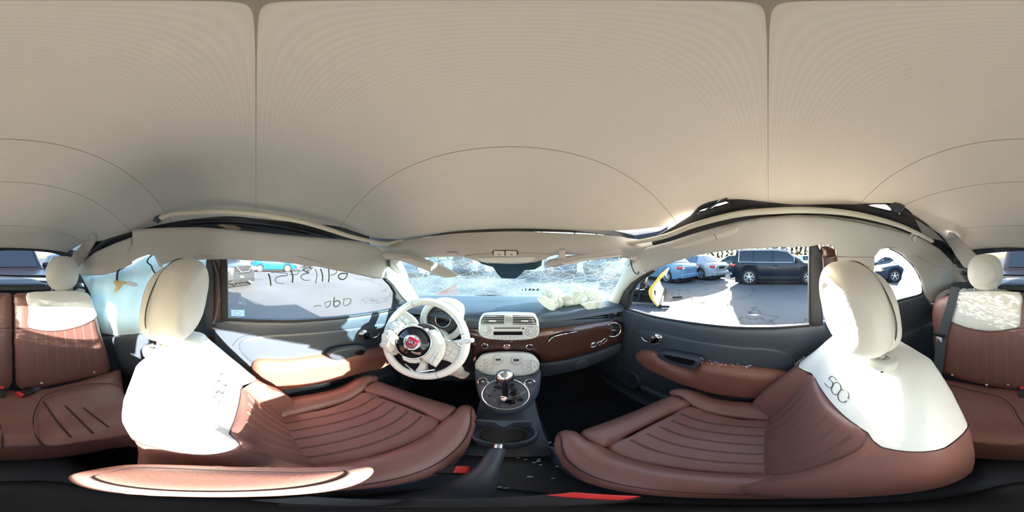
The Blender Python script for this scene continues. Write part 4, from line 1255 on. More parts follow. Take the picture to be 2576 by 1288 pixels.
# ------------------------------------------------------------------ rear seat halves
def gback(P): return -(P[:, 1] - (-.85 + (-.2 - P[:, 2]) * .29))
def rear_half(name, out, ivory, ins, xlab, label, head, collars, pleats):
    o = patch(name, out, gback, M['brown'], bulge=.035, edge=.05, depth=.06, off=0.02, step=9, smooth=False)
    tag(o, label, 'car seat')
    patch('upper_panel', crom(ivory, 5), gback, M['ivory'], o, bulge=.006, edge=.02, depth=.014, off=.0555, step=6)
    # rolled top of the seat
    patch('top_roll', [(ivory[0][0], ivory[0][1] - 2)] + [(p[0], p[1] - 3) for p in ivory[1:3]] + [(p[0], p[1] + 9) for p in ivory[1:3][::-1]] + [(ivory[0][0], ivory[0][1] + 10)], gback, M['ivory'], o, bulge=.008, edge=.02, depth=.05, off=.054, step=6)
    q = crom(ins, 6, False)
    tube('panel_seam', cast(D(q[:, 0], q[:, 1]), off(gback, -.0565)), .0016, M['seam'], o, n=5)
    for (u0, v0), (u1, v1) in pleats:
        for s in (-1.3, 1.3):
            t = np.linspace(0, 1, 12)
            tube('pleat_stitch', cast(D(u0 + s + (u1 - u0) * t, v0 + (v1 - v0) * t), off(gback, -.0562)), .0009, M['stitch'], o, n=4)
    c = cast(D(np.array([head[0]], float), np.array([head[1]], float)), gYr(-.84))[0]
    Rv = np.eye(3)
    V, F = super_vf(c, (.098, .040, .098), .86, .95, 40, 22, Rv)
    hh = mk('headrest', V, F, M['ivory'], o)
    prof = [(.002, .046), (.060, .045), (.078, .038), (.088, .026)]
    V, F = lathe_vf([(.086, .0), (.080, .022), (.066, .034), (.050, .038), (.002, .039)], c, (0, 1, 0), 36)
    mk('headrest_face', V, F, M['ivory'], hh)
    for x in (-.062, .062):
        tube('headrest_post', [c + np.array([x, -.01, -.07]), c + np.array([x, -.012, -.135])], .0055, M['chrome'], o, n=10)
        lathe('post_collar', [(.017, -.01), (.018, 0), (.015, .006), (.006, .008)], c + np.array([x, -.010, -.122]), (0, .1, 1), M['white'], o, n=20)
    lathe('release_knob', [(.028, -.01), (.029, .002), (.022, .007), (.015, .008), (.014, .013), (.002, .014)], cast(D(np.array([collars[0]], float), np.array([collars[1]], float)), off(gback, .0))[0], (0, .25, 1), M['white'], o, n=24)
    return o
rl = rear_half('rear_bench', [(33, 742), (44, 737), (120, 735), (200, 733), (222, 742), (236, 775), (252, 840), (268, 890), (276, 925), (268, 940), (220, 950), (150, 964), (100, 974), (50, 978), (38, 965), (34, 850)],
               [(70, 738), (140, 734), (205, 734), (226, 744), (238, 775), (243, 797), (215, 815), (170, 828), (130, 832), (90, 829), (70, 818), (72, 780)],
               [(34, 826), (70, 826), (95, 831), (130, 834), (170, 830), (215, 817), (244, 798)], 0,
               'driver side half of the rear seat back, ivory over brown with round headrest', (158, 688), (202, 731),
               [((90, 833), (96, 930)), ((115, 835), (121, 935)), ((140, 834), (147, 938)), ((164, 832), (173, 935)), ((187, 826), (200, 930)), ((208, 818), (224, 925)), ((228, 810), (246, 918))])
rr = rear_half('rear_bench', [(2346, 790), (2350, 762), (2368, 748), (2405, 736), (2480, 735), (2576, 737), (2600, 737), (2607, 742), (2608, 960), (2598, 977), (2560, 980), (2490, 970), (2420, 955), (2380, 940), (2366, 930), (2352, 880)],
               [(2408, 736), (2490, 735), (2566, 738), (2570, 780), (2568, 812), (2560, 824), (2500, 833), (2450, 828), (2405, 815), (2384, 800), (2392, 770), (2400, 745)],
               [(2384, 801), (2405, 816), (2450, 830), (2500, 835), (2562, 826), (2608, 826)], 0,
               'passenger side half of the rear seat back with a small sun patch', (2478, 685), (2425, 733),
               [((2410, 822), (2408, 935)), ((2432, 828), (2432, 945)), ((2456, 833), (2457, 952)), ((2480, 836), (2483, 958)), ((2505, 837), (2509, 963)), ((2530, 835), (2535, 966)), ((2554, 832), (2560, 970))])
for (u, v) in ((104, 963), (236, 936)):
    p = cast(D(np.array([u], float), np.array([v], float)), off(gback, -.052))[0]
    lathe('anchor_button', [(.007, -.004), (.0065, .004), (.002, .006)], p, (0, 1, .3), M['paper'], rl, n=14)
for (u, v) in ((2396, 943), (2482, 968), (2536, 967)):
    p = cast(D(np.array([u], float), np.array([v], float)), off(gback, -.052))[0]
    lathe('anchor_button', [(.006, -.004), (.0055, .004), (.002, .006)], p, (0, 1, .3), M['paper'], rr, n=14)

def gcush(P): return -(P[:, 2] - (-.735 + .05 * sstep(P[:, 1], -.45, -.26)))
rc = patch('rear_cushion', [(2340, 940), (2380, 955), (2440, 965), (2520, 978), (2576, 982), (2620, 985), (2700, 978), (2770, 962), (2830, 945), (2880, 930), (2890, 1010), (2930, 1075), (2960, 1105), (2900, 1098), (2800, 1112), (2700, 1122), (2576, 1128), (2480, 1122), (2400, 1112), (2330, 1100), (2300, 1090), (2300, 1010)], gcush, M['brown'], bulge=.03, edge=.06, depth=.12, step=11)
tag(rc, 'brown leather rear bench cushion with two stitched seating areas', 'car seat')
for pts in ([(2690, 1132), (2668, 1100), (2660, 1070), (2662, 1040), (2676, 1010), (2690, 995), (2740, 978), (2800, 966), (2860, 965)], [(2390, 968), (2460, 985), (2510, 997), (2545, 1020), (2562, 1050), (2580, 1080), (2584, 1128)]):
    q = crom(pts, 6, False)
    tube('panel_seam', cast(D(q[:, 0], q[:, 1]), off(gcush, -.0305)), .0018, M['seam'], rc, n=5)
patch('seat_area', crom([(2700, 1122), (2672, 1098), (2665, 1065), (2668, 1035), (2690, 1000), (2740, 982), (2800, 970), (2870, 968), (2900, 1010), (2940, 1080), (2900, 1095), (2800, 1110)], 4), gcush, M['brown'], rc, bulge=.012, edge=.04, depth=.004, off=.027, step=9)
patch('seat_area', crom([(2390, 972), (2460, 988), (2505, 1000), (2538, 1020), (2556, 1050), (2572, 1080), (2574, 1118), (2480, 1116), (2380, 1102), (2310, 1080), (2330, 1000)], 4), gcush, M['brown'], rc, bulge=.012, edge=.04, depth=.004, off=.027, step=9)
for pts in ([(2685, 1010), (2720, 1060), (2755, 1100)], [(2740, 1020), (2780, 1060), (2810, 1090)], [(2785, 1025), (2830, 1060), (2850, 1075)]):
    q = crom(pts, 5, False)
    for s in (-1.5, 1.5):
        tube('pleat_stitch', cast(D(q[:, 0] + s, q[:, 1]), off(gcush, -.0425)), .0012, M['seam'], rc, n=4)
def buckle(name, u, v, z, yaw, label, sc=1.0, pitch=0.0):
    p = PZ(u, v, z)
    t = thing(name, p, label, 'buckle', 'seat belt buckles')
    c, s = math.cos(yaw), math.sin(yaw)
    cp, sp_ = math.cos(pitch), math.sin(pitch)
    R = np.array([[c, -s, 0], [s, c, 0], [0, 0, 1]]) @ np.array([[1, 0, 0], [0, cp, -sp_], [0, sp_, cp]])
    V, F = box_vf((0, 0, 0), (.040 * sc, .062 * sc, .026 * sc), R, .25); mk('buckle_body', V + p, F, M['rubber'], t)
    V, F = box_vf(R @ np.array((0, .030 * sc, .003)), (.034 * sc, .018 * sc, .025 * sc), R, .2); mk('release_button', V + p, F, M['red'], t)
    V, F = box_vf(R @ np.array((0, -.045 * sc, -.006)), (.026 * sc, .05 * sc, .012 * sc), R, .2); mk('buckle_strap', V + p, F, M['belt'], t)
    return t
buckle('seat_belt_buckle', 66, 988, -.700, math.radians(-60), 'black belt buckle with red button lying on the rear cushion, larger of the two showing')
buckle('seat_belt_buckle', 2577, 989, -.700, math.radians(-178), 'black belt buckle with red button at the gap between the rear backrests', pitch=.4)
buckle('seat_belt_buckle', 1098, 1181, -.72, math.radians(-75), 'black belt buckle with red button beside the driver seat cushion', 1.0)
buckle('seat_belt_buckle', 1330, 1262, -.66, math.radians(-62), 'belt buckle with broad red button below the camera beside the passenger seat', 1.0, .15)

# rear belt on the passenger side
bt = thing('rear_seat_belt', PX(2355, 960, .45), 'grey rear seat belt hanging in front of the passenger side backrest', 'seat belt')
q = crom([(2404, 722), (2392, 770), (2374, 830), (2366, 875), (2358, 940)], 6, False)
P = cast(D(q[:, 0], q[:, 1]), off(gback, -.075))
P = np.array([p for p in P])
sidev = np.array([.95, .25, .12]); sidev /= np.linalg.norm(sidev)
thick_grid('webbing', np.stack([P - sidev * .024, P, P + sidev * .024], 1), .0018, M['belt'], bt)
p = cast(D(np.array([2362.]), np.array([842.])), off(gback, -.082))[0]
V, F = box_vf(p, (.066, .014, .018), bev=.3); mk('belt_tongue_grip', V, F, M['rubber'], bt)
pp = p + np.array([-.004, .004, -.026])
V, F = box_vf(pp, (.030, .006, .030), bev=.15); mk('belt_tongue', V, F, M['paper'], bt)
MBt = MB()
for dx in (-.011, .011): MBt.add(*box_vf(pp + np.array([dx, 0, -.026]), (.007, .005, .026), bev=.1))
MBt.add(*box_vf(pp + np.array([0, 0, -.041]), (.028, .005, .006), bev=.1))
MBt.build('tongue_plate', M['alu'], bt)
sg = patch('belt_guide', crom([(2352, 755), (2368, 735), (2395, 724), (2408, 722), (2402, 732), (2380, 744), (2362, 764)], 4), off(gback, -.03), M['greyseam'], bt, bulge=.004, edge=.01, depth=.01, step=4)
# left rear belt end showing below the curtain airbag
bl = thing('seat_belt_tongue', PX(268, 860, -.56), 'grey belt tongue and webbing below the curtain airbag', 'seat belt')
patch('webbing', [(246, 838), (262, 842), (300, 905), (294, 920), (272, 920), (256, 880)], off(gL, .07), M['belt'], bl, bulge=.002, edge=.01, depth=.004, step=5)
patch('belt_tongue', rrect(262, 845, 275, 862, 2), off(gL, .078), M['alu'], bl, bulge=.002, edge=.004, depth=.004, step=3)

# ------------------------------------------------------------------ curtain airbag over the driver side rear window
gC = off(gL, .012)
def wav(vs, P, q):
    return .012 * np.sin(P[:, 1] * 22 + P[:, 2] * 9) * q + .008 * np.sin(P[:, 2] * 31 + 1.3) * q + .010 * np.sin(P[:, 1] * 47 - P[:, 2] * 20) * q
ca = patch('curtain_airbag', [(203, 690), (262, 692), (300, 682), (330, 668), (360, 650), (385, 636), (402, 652), (440, 655), (500, 655), (520, 655), (512, 700), (495, 760), (430, 800), (372, 832), (352, 842), (333, 850), (318, 849), (258, 838), (248, 815), (238, 780), (228, 740)], gmax(gC, gYr(-.90)), M['curtain'], bulge=.012, edge=.05, depth=.003, off=.004, step=7, hfun=wav)
tag(ca, 'pale teal curtain airbag hanging deflated over the driver side rear window', 'airbag')
gCf = gmax(gC, gYr(-.90))
for pts in ([(312, 690), (302, 700), (298, 720), (296, 745)], [(272, 694), (300, 715), (330, 720), (372, 722)], [(300, 760), (298, 800), (310, 830)]):
    q = crom(pts, 5, False)
    tube('sewn_seam', cast(D(q[:, 0], q[:, 1]), off(gCf, -.022)), .0012, M['curtain'], ca, n=4)
t = thing('tether_strap', PX(296, 700, -.56), 'black strap hanging on the teal airbag with a torn yellow tab', 'strap')
q = crom([(309, 670), (301, 674), (296, 684), (294, 698), (294, 712)], 5, False)
P = cast(D(q[:, 0], q[:, 1]), off(gCf, -.034))
thick_grid('strap_webbing', np.stack([P - np.array([0, .008, 0]), P + np.array([0, .008, 0])], 1), .002, M['rubber'], t)
patch('torn_tab', crom([(284, 708), (300, 706), (312, 708), (318, 713), (308, 718), (300, 728), (290, 734), (284, 733), (292, 722)], 4), off(gCf, -.036), mat('yellowed_fabric', (0.66, 0.54, 0.30), .8), t, bulge=.004, edge=.01, depth=.002, step=4, crumple=(.006, 60))
patch('label_tail', crom([(317, 709), (330, 709), (346, 715), (342, 720), (325, 718), (316, 714)], 4), off(gCf, -.030), M['paper'], t, bulge=.002, edge=.01, depth=.002, step=4)
gt = thing('tether_loop', PX(385, 670, -.56), 'grey looped cord between torn trim and driver headrest', 'strap')
q = crom([(384, 641), (374, 650), (371, 660), (380, 668), (384, 678), (392, 690)], 5, False)
tube('cord', cast(D(q[:, 0], q[:, 1]), off(gCf, -.036)), .0045, M['belt'], gt, n=6, flat=.5)
rb = patch('torn_airbag_scrap', [(296, 838), (318, 850), (336, 849), (352, 838), (371, 834), (370, 850), (352, 872), (338, 890), (320, 884), (300, 872), (294, 855)], off(gL, .08), M['bag'], bulge=.015, edge=.03, depth=.004, step=5, crumple=(.01, 30))
tag(rb, 'grey white torn airbag scrap below the teal curtain airbag', 'airbag')

# ------------------------------------------------------------------ dashboard
def gF(P): return P[:, 1] - (.735 + .10 * np.clip(P[:, 2] + .36, -.2, .1) - .12 * np.maximum(0, np.abs(P[:, 0]) - .42) ** 1.2)
db = thing('dashboard', (0, .85, -.40), 'slate dashboard with glossy mocha fascia across the front of the cabin', 'dashboard')
C = []
for k, (y, z) in enumerate(((.715, -.315), (.722, -.298), (.745, -.288), (.83, -.283), (.98, -.290), (1.10, -.302), (1.17, -.312))):
    C.append([(x, y - (.12 * max(0, abs(x) - .42) ** 1.2 if k < 4 else (.35 * max(0, abs(x) - .25) ** 1.6)), z + .006 * math.cos(x * 4)) for x in np.linspace(-.605, .575, 11)])
thick_grid('dash_top', smooth_grid(C, 4, 4)[::-1], -.012, M['dark'], db)
patch('upper_face', [(1000, 800), (1060, 800), (1160, 802), (1288, 803), (1400, 803), (1500, 801), (1568, 796), (1570, 812), (1545, 814), (1480, 822), (1400, 828), (1340, 832), (1210, 832), (1160, 826), (1000, 826)], gF, M['dark'], db, bulge=.006, edge=.02, depth=.03, off=.006, step=8)
fas = patch('fascia', [(1150, 822), (1210, 824), (1345, 824), (1400, 820), (1460, 813), (1520, 805), (1553, 802), (1565, 815), (1568, 840), (1560, 858), (1530, 872), (1490, 886), (1440, 900), (1395, 909), (1362, 914), (1355, 898), (1340, 888), (1270, 884), (1215, 886), (1198, 897), (1192, 908), (1185, 906), (1188, 880), (1176, 862), (1150, 845)], gF, M['mocha'], db, bulge=.022, edge=.06, depth=.02, off=.004, step=7)
patch('glovebox_lip', [(1354, 912), (1400, 909), (1450, 899), (1500, 885), (1560, 862), (1566, 866), (1560, 884), (1520, 906), (1470, 926), (1420, 938), (1375, 946), (1354, 948)], gF, M['dark2'], db, bulge=.012, edge=.03, depth=.03, off=.006, step=7)
patch('glovebox_latch', crom([(1448, 918), (1456, 908), (1470, 903), (1481, 906), (1484, 913), (1474, 922), (1460, 928), (1450, 928)], 4), gF, M['dark'], db, bulge=.006, edge=.012, depth=.01, off=.016, step=4)
patch('driver_lower_face', [(1000, 826), (1160, 826), (1190, 870), (1196, 925), (1196, 955), (1150, 960), (1080, 955), (1000, 930)], off(gF, .03), M['dark2'], db, bulge=.008, edge=.03, depth=.03, step=9)
# a groove swept across the fascia
for pts, r, mm in (([(1374, 864), (1380, 852), (1392, 843), (1420, 836), (1452, 833)], .004, 'black'), ([(1376, 866), (1384, 854), (1396, 846), (1424, 839), (1452, 834)], .002, 'chrome')):
    q = crom(pts, 6, False)
    P = cast(D(q[:, 0], q[:, 1]), off(gF, -.026))
    tube('fascia_groove' if mm == 'black' else 'groove_trim', P, np.interp(np.linspace(0, 1, len(P)), [0, .2, .8, 1], [.3 * r, r, r, .2 * r]), M[mm], db, n=6)
# chrome numerals
def fem(pts, r=.0020):
    q = crom(pts, 5, False)
    tube('chrome_numeral', cast(D(q[:, 0], q[:, 1]), off(gF, -.029)), r, M['chrome'], db, n=6)
fem([(1499, 861), (1492, 862), (1488, 866), (1487, 872), (1486, 873)]); fem([(1488, 867), (1496, 864), (1500, 868), (1496, 872), (1488, 873)])
fem([(1510, 858), (1504, 862), (1502, 867), (1507, 869), (1512, 865)]); fem([(1518, 855), (1513, 858), (1511, 863), (1516, 865), (1521, 861)])
fem([(1528, 851), (1520, 852), (1517, 857), (1521, 860), (1526, 857), (1527, 852)])
# round end vent, passenger side
vc = cast(D(np.array([1542.]), np.array([829.])), off(gF, -.022))[0]
vax = np.array([-.35, -.92, .15])
vn = lathe('end_vent', [(.040, -.02), (.047, .0), (.046, .008), (.040, .009), (.037, .003), (.002, .001)], vc, vax, M['black'], db, n=36)
V, F = torus_vf(vc + vax * .006, vax, .042, .0045, 40, 10); mk('vent_ring', V, F, M['chrome'], vn)
va = vax / np.linalg.norm(vax); vs_ = np.cross(va, (0, 0, 1)); vs_ /= np.linalg.norm(vs_); vu = np.cross(vs_, va)
for k in (-2, -1, 0, 1, 2):
    h = k * .0125; wd = math.sqrt(max(.036 ** 2 - h * h, 1e-5)) * .95
    tube('vent_slat', [vc + va * .006 + vu * h - vs_ * wd, vc + va * .006 + vu * h + vs_ * wd], .0022, M['dark'], vn, n=6)
tube('vent_tab', [vc + va * .012 - vs_ * .012, vc + va * .012 + vs_ * .012], .004, M['alu'], vn, n=8)
# driver end vent, mostly behind the wheel
vd = lathe('end_vent', [(.036, -.02), (.042, .0), (.040, .008), (.034, .009), (.002, .002)], PY(1022, 800, .735), (.25, -.95, .15), M['black'], db, n=30)
# demister grilles on top corners
for u, v, rx in ((1536, 795, 9), (1036, 792, 10)):
    gr = patch('demister', ell(u, v, rx, 6.5, 20, .3), lambda P: P[:, 1] - (.735), M['black'], db, bulge=.001, edge=.005, depth=.01, off=.030, step=3)
    for k in (-2, -1, 0, 1, 2):
        tube('demister_slat', [PY(u + k * 3.4 - 1, v - 5, .704), PY(u + k * 3.4 + 1, v + 5, .704)], .0016, M['dark'], gr, n=5)

# radio
rg = gY(.691)
rd = patch('radio_unit', crom([(1208, 800), (1216, 793), (1240, 791), (1280, 790), (1320, 791), (1344, 793), (1352, 802), (1356, 820), (1356, 838), (1346, 849), (1320, 854), (1280, 855), (1240, 853), (1216, 848), (1205, 836), (1204, 818)], 5), rg, M['white'], bulge=.008, edge=.006, depth=.03, off=.012, step=4)
tag(rd, 'ivory radio with louvred vents and black display in the middle of the dashboard', 'radio')
o2 = .0205
for k, (x0, x1) in enumerate(((1210, 1268), (1290, 1349))):
    ol = [(x0 + 8, 794), (x1, 794), (x1, 816), (x0 - 1, 816), (x0, 805)] if k == 0 else [(x0, 794), (x1 - 8, 795), (x1 - 1, 806), (x1, 817), (x0, 816)]
    vb = patch('vent_opening', ol, rg, M['black'], rd, bulge=.0003, edge=.003, depth=.004, off=o2, step=5)
    for j in range(5):
        v = 796.6 + j * 4.3
        a0, a1 = (x0 + 7 - 1.7 * j, x1) if k == 0 else (x0, x1 - 8 + 1.7 * j)
        q = np.array([[a0, v], [(a0 + a1) / 2, v + .2], [a1, v + .4]], float)
        tube('vent_slat', cast(D(q[:, 0], q[:, 1]), off(rg, -.023)), .0022, M['white'], vb, n=6, flat=.7)
    um = (x0 + x1) / 2
    q = np.array([[um - 9, 807], [um, 807.2], [um + 9, 807.4]], float)
    tube('vent_tab', cast(D(q[:, 0], q[:, 1]), off(rg, -.027)), .0038, M['white'], vb, n=8)
lg = patch('vent_divider', rrect(1270, 793, 1288, 816, 2), rg, M['white'], rd, bulge=.002, edge=.004, depth=.004, off=o2 + .002, step=4)
for u in (1274.5, 1283.5):
    q = crom([(u - 1.9, 800), (u, 798.5), (u + 1.9, 800), (u + 1.9, 810), (u, 811.5), (u - 1.9, 810)], 4, True)
    tube('embossed_numeral', cast(D(q[:, 0], q[:, 1]), off(rg, -.0255)), .0007, M['ink'], lg, n=4, closed=True)
q = np.array([[1204, 819], [1280, 820], [1356, 821]], float)
tube('panel_joint', cast(D(q[:, 0], q[:, 1]), off(rg, -.0203)), .0006, M['greyseam'], rd, n=4)
patch('disc_slot', rrect(1243, 824.2, 1310, 826.6, 1), rg, M['black'], rd, bulge=.0002, edge=.002, depth=.002, off=o2, step=3)
patch('display_surround', rrect(1236, 829, 1320, 847, 4), rg, M['pillar'], rd, bulge=.0006, edge=.004, depth=.002, off=o2, step=4)
patch('display', rrect(1241.5, 834, 1314.5, 843, 1), rg, M['screen'], rd, bulge=.0003, edge=.002, depth=.002, off=o2 + .001, step=4)
for (u, v, nm) in ((1221, 831.5, 'volume_knob'), (1335, 834.5, 'menu_knob')):
    kb = patch(nm, ell(u, v, 13, 12, 28), rg, M['white'], rd, bulge=.003, edge=.006, depth=.003, off=o2, step=3)
    q = ell(u, v, 13, 12, 28); tube('knob_gap', cast(D(q[:, 0], q[:, 1]), off(rg, -o2 - .001)), .0006, M['greyseam'], kb, n=4, closed=True)
    patch('knob_cap', ell(u, v, 7.5, 7, 22), rg, M['pillar'], kb, bulge=.005, edge=.008, depth=.002, off=o2 + .002, step=2.5)
    q = ell(u, v, 7.8, 7.3, 22); tube('cap_gap', cast(D(q[:, 0], q[:, 1]), off(rg, -o2 - .0035)), .0006, M['greyseam'], kb, n=4, closed=True)
patch('eject_button', ell(1316, 826.5, 2.8, 2.6, 14), rg, M['greyseam'], rd, bulge=.001, edge=.003, depth=.002, off=o2, step=1.5)
for k in range(9):
    u = 1233 + k * 9.9
    b = patch('preset_button', rrect(u - 4.2, 846.4 + (abs(k - 4) ** 2) * -.05, u + 4.2, 849.6 + (abs(k - 4) ** 2) * -.05, 1), rg, M['white'], rd, bulge=.0016, edge=.003, depth=.003, off=o2 - .001, step=2)
    patch('button_print', rrect(u - 1.6, 847.4 + (abs(k - 4) ** 2) * -.05, u + 1.6, 848.5 + (abs(k - 4) ** 2) * -.05, .3), rg, M['inkpale'], b, bulge=.0001, edge=.001, depth=.001, off=o2 + .0008, step=1.5)
tube('print_mark', cast(D(np.array([1346., 1352.]), np.array([822.8, 822.8])), off(rg, -o2 - .0004)), .0006, M['inkpale'], rd, n=4)

# three round buttons under the radio
for u, v, nm, mm, lab in ((1220, 869.5, 'dash_button', 'black', 'round black chrome ringed button under the left of the radio'), (1275.5, 872, 'hazard_button', 'red', 'round red hazard button under the middle of the radio'), (1332, 872, 'dash_button', 'black', 'round black chrome ringed button under the right of the radio')):
    c = cast(D(np.array([u], float), np.array([v], float)), off(gF, -.024))[0]
    ax = np.array([0, -.97, .2])
    kb = lathe(nm, [(.0135, -.012), (.0155, .001), (.0150, .003), (.0118, .004), (.011, .002)], c, ax, M['chrome'], n=28)
    tag(kb, lab, 'button', 'round buttons under the radio')
    lathe('button_face', [(.0112, -.004), (.0108, .0035), (.002, .0045)], c, ax, M['black'] if mm == 'black' else mat('dim_red_plastic', (.30, .07, .07), .35), kb, n=22)
    if mm == 'red':
        tp = [c + ax * .0052 + np.array(p) for p in ((-.006, 0, -.004), (.006, 0, -.004), (0, 0, .006))]
        tube('warning_triangle', tp, .0008, M['paper'], kb, n=4, closed=True)
    else:
        tube('button_mark', [c + ax * .0052 + np.array(p) for p in ((-.005, 0, -.001), (0, 0, .003), (.005, 0, -.001))], .0007, M['inkpale'], kb, n=4)

# climate panel
cg = gplane((0, 1, -.42), (.665 - .42 * -.50) / math.hypot(1, .42))
cg = gplane((0, .92, -.39), (.92 * .655 + .39 * .505))
cp = patch('climate_panel', crom([(1200, 905), (1212, 893), (1240, 888), (1280, 886.5), (1320, 888), (1342, 894), (1355, 908), (1357, 922), (1352, 936), (1332, 944), (1300, 947), (1250, 946), (1215, 941), (1198, 930), (1195, 916)], 5), cg, M['white'], bulge=.008, edge=.012, depth=.03, off=.010, step=4)
tag(cp, 'ivory climate control panel with two small displays above the gear lever', 'control panel')
oc = .0178
for u, v, rx, ry in ((1220.5, 921, 20, 17), (1333, 923, 21, 17)):
    p = patch('button_ring', ell(u, v, rx, ry, 30), cg, M['white'], cp, bulge=.002, edge=.004, depth=.003, off=oc - .002, step=3.5)
    q = ell(u, v, rx, ry, 30); tube('ring_gap', cast(D(q[:, 0], q[:, 1]), off(cg, -oc)), .0006, M['greyseam'], p, n=4, closed=True)
    s = 1 if u < 1280 else -1
    for pts in ([(u - s * 3, v - ry), (u - s * 2, v), (u - s * 6, v + ry - 1)], [(u - s * 2, v - 5), (u + s * (rx - 2), v - 5)], [(u - s * 3, v + 6), (u + s * (rx - 3), v + 6)]):
        q = crom(pts, 4, False); tube('button_gap', cast(D(q[:, 0], q[:, 1]), off(cg, -oc - .0004)), .0006, M['greyseam'], p, n=4)
    for (a, b) in ((-12, 0), (4, -10), (4, 1), (2, 11)):
        patch('button_print', rrect(u + s * a - 3, v + b - .8, u + s * a + 3, v + b + .8, .4), cg, M['inkpale'], p, bulge=.0001, edge=.001, depth=.001, off=oc + .0004, step=2)
for u, v in ((1253, 905), (1299, 906)):
    p = patch('temperature_knob', ell(u, v, 14, 12.5, 28), cg, M['white'], cp, bulge=.004, edge=.006, depth=.003, off=oc - .002, step=3)
    q = ell(u, v, 14, 12.5, 28); tube('knob_gap', cast(D(q[:, 0], q[:, 1]), off(cg, -oc)), .0006, M['greyseam'], p, n=4, closed=True)
    for dv in (-4.5, 5):
        q = np.array([[u - 13, v + dv], [u, v + dv], [u + 13, v + dv]], float); tube('button_gap', cast(D(q[:, 0], q[:, 1]), off(cg, -oc - .002)), .0006, M['greyseam'], p, n=4)
    patch('display', rrect(u - 7, v - 2.6, u + 7, v + 2.6, .5), cg, M['screen'], p, bulge=.0002, edge=.002, depth=.002, off=oc + .0024, step=2)
    for s in (-1, 1):
        tube('arrow_mark', cast(D(np.array([u - 1.5, u, u + 1.5]), np.array([v + s * 8.3, v + s * 9.4, v + s * 8.3])), off(cg, -oc - .0022)), .0005, M['inkpale'], p, n=4)
bar = patch('button_bar', crom([(1249, 936), (1253, 931), (1275, 929.5), (1298, 931), (1304, 936), (1298, 942), (1276, 944), (1254, 942)], 4), cg, M['white'], cp, bulge=.002, edge=.004, depth=.003, off=oc - .0002, step=3)
for q in (np.array([[1286, 930], [1286, 937]], float), np.array([[1250, 936.5], [1303, 937]], float)):
    tube('button_gap', cast(D(q[:, 0], q[:, 1]), off(cg, -oc - .0004)), .0006, M['greyseam'], bar, n=4)
for u in (1256, 1266, 1279, 1291, 1299):
    patch('button_print', rrect(u - 2, 932.5, u + 2, 934.5, .4), cg, M['inkpale'], bar, bulge=.0001, edge=.001, depth=.001, off=oc + .0006, step=2)

# centre console with gear lever
kg = gmax(gplane((0, .80, -.60), (.80 * .56 + .60 * .585)))
cs = patch('centre_console', crom([(1196, 930), (1215, 944), (1276, 950), (1340, 945), (1358, 930), (1361, 950), (1356, 985), (1343, 1010), (1322, 1030), (1296, 1040), (1270, 1042), (1245, 1038), (1222, 1022), (1206, 1000), (1197, 965)], 5), kg, M['dark'], bulge=.020, edge=.035, depth=.10, off=.002, step=6)
tag(cs, 'slate centre console shield carrying the gear lever', 'console')
for u, v in ((1215.5, 959.5), (1332.5, 962.5)):
    c = cast(D(np.array([u], float), np.array([v], float)), off(kg, -.018))[0]
    n = np.array([0, -.80, .60])
    wsw = lathe('window_switch', [(.0165, -.01), (.0195, .002), (.019, .005), (.0165, .006), (.0155, .003), (.004, -.002)], c, n, M['chrome'], cs, n=32)
    lathe('switch_dish', [(.0158, .0), (.0155, .0035), (.008, .0015), (.002, .001)], c, n, M['black'], wsw, n=26)
    V, F = super_vf(c + n * .006, (.007, .005, .006), 1, 1, 14, 8); mk('switch_tab', V, F, M['alu'], wsw)
gc = cast(D(np.array([1272.]), np.array([992.])), off(kg, -.018))[0]
gn = np.array([0, -.80, .60]); gn /= np.linalg.norm(gn)
gx = np.array([1., 0, 0]); gy = np.cross(gn, gx)
RR = .078
V, F = torus_vf(gc + gn * .002, gn, RR * .98, .0032, 56, 8); mk('gear_ring', V, F, M['chrome'], cs)
V, F = lathe_vf([(RR * .97, -.02), (RR * .965, .0), (RR * .92, -.001), (RR * .84, -.010), (.002, -.012)], gc, gn, 48); mk('gear_dish', V, F, M['dark2'], cs)
V, F = lathe_vf([(RR * .80, -.012), (RR * .79, -.006), (.002, -.004)], gc, gn, 40); gp = mk('gear_plate', V, F, M['rubber'], cs)
rnd = random.Random(4)
for k in range(44):                     # broken bits of the gate plate
    a = rnd.uniform(0, 2 * PI); r = RR * (.2 + .56 * math.sqrt(rnd.random()))
    c = gc + gx * r * math.cos(a) + gy * r * math.sin(a) + gn * .0
    n0 = rnd.randint(4, 6); pr = [(math.cos(t + rnd.uniform(-.3, .3)) * rnd.uniform(.6, 1.3), math.sin(t) * rnd.uniform(.6, 1.3)) for t in np.linspace(0, 2 * PI, n0, endpoint=False)]
    s = rnd.uniform(.006, .018); th_ = rnd.uniform(-.6, .6); t2 = rnd.uniform(-.6, .6); c = c + gn * rnd.uniform(.0, .008)
    A = gx * math.cos(th_) + gn * math.sin(th_); B = gy * math.cos(t2) + gn * math.sin(t2)
    V = [c + A * p[0] * s + B * p[1] * s for p in pr] + [c + A * p[0] * s + B * p[1] * s - gn * .002 for p in pr]
    F = [list(range(n0)), list(range(n0, 2 * n0))[::-1]] + [[i, (i + 1) % n0, (i + 1) % n0 + n0, i + n0][::-1] for i in range(n0)]
    mk('broken_shard', V, F, [M['black'], M['screen'], M['dark'], M['mocha'], M['alu'], M['bluegrey']][[0, 5, 1, 4, 2, 0, 3, 5][k % 8]], gp, smooth=False)
kp = cast(D(np.array([1270.]), np.array([947.])), off(kg, -.10))[0]
gl = thing('gear_lever', gc, 'silver ball gear knob on a short black stalk', 'gear lever')
tube('lever_stalk', [gc + gn * -.004, gc + gn * .035 + gy * .004, kp + np.array([0, .006, -.030])], [.011, .0095, .012], M['frame'], gl, n=14)
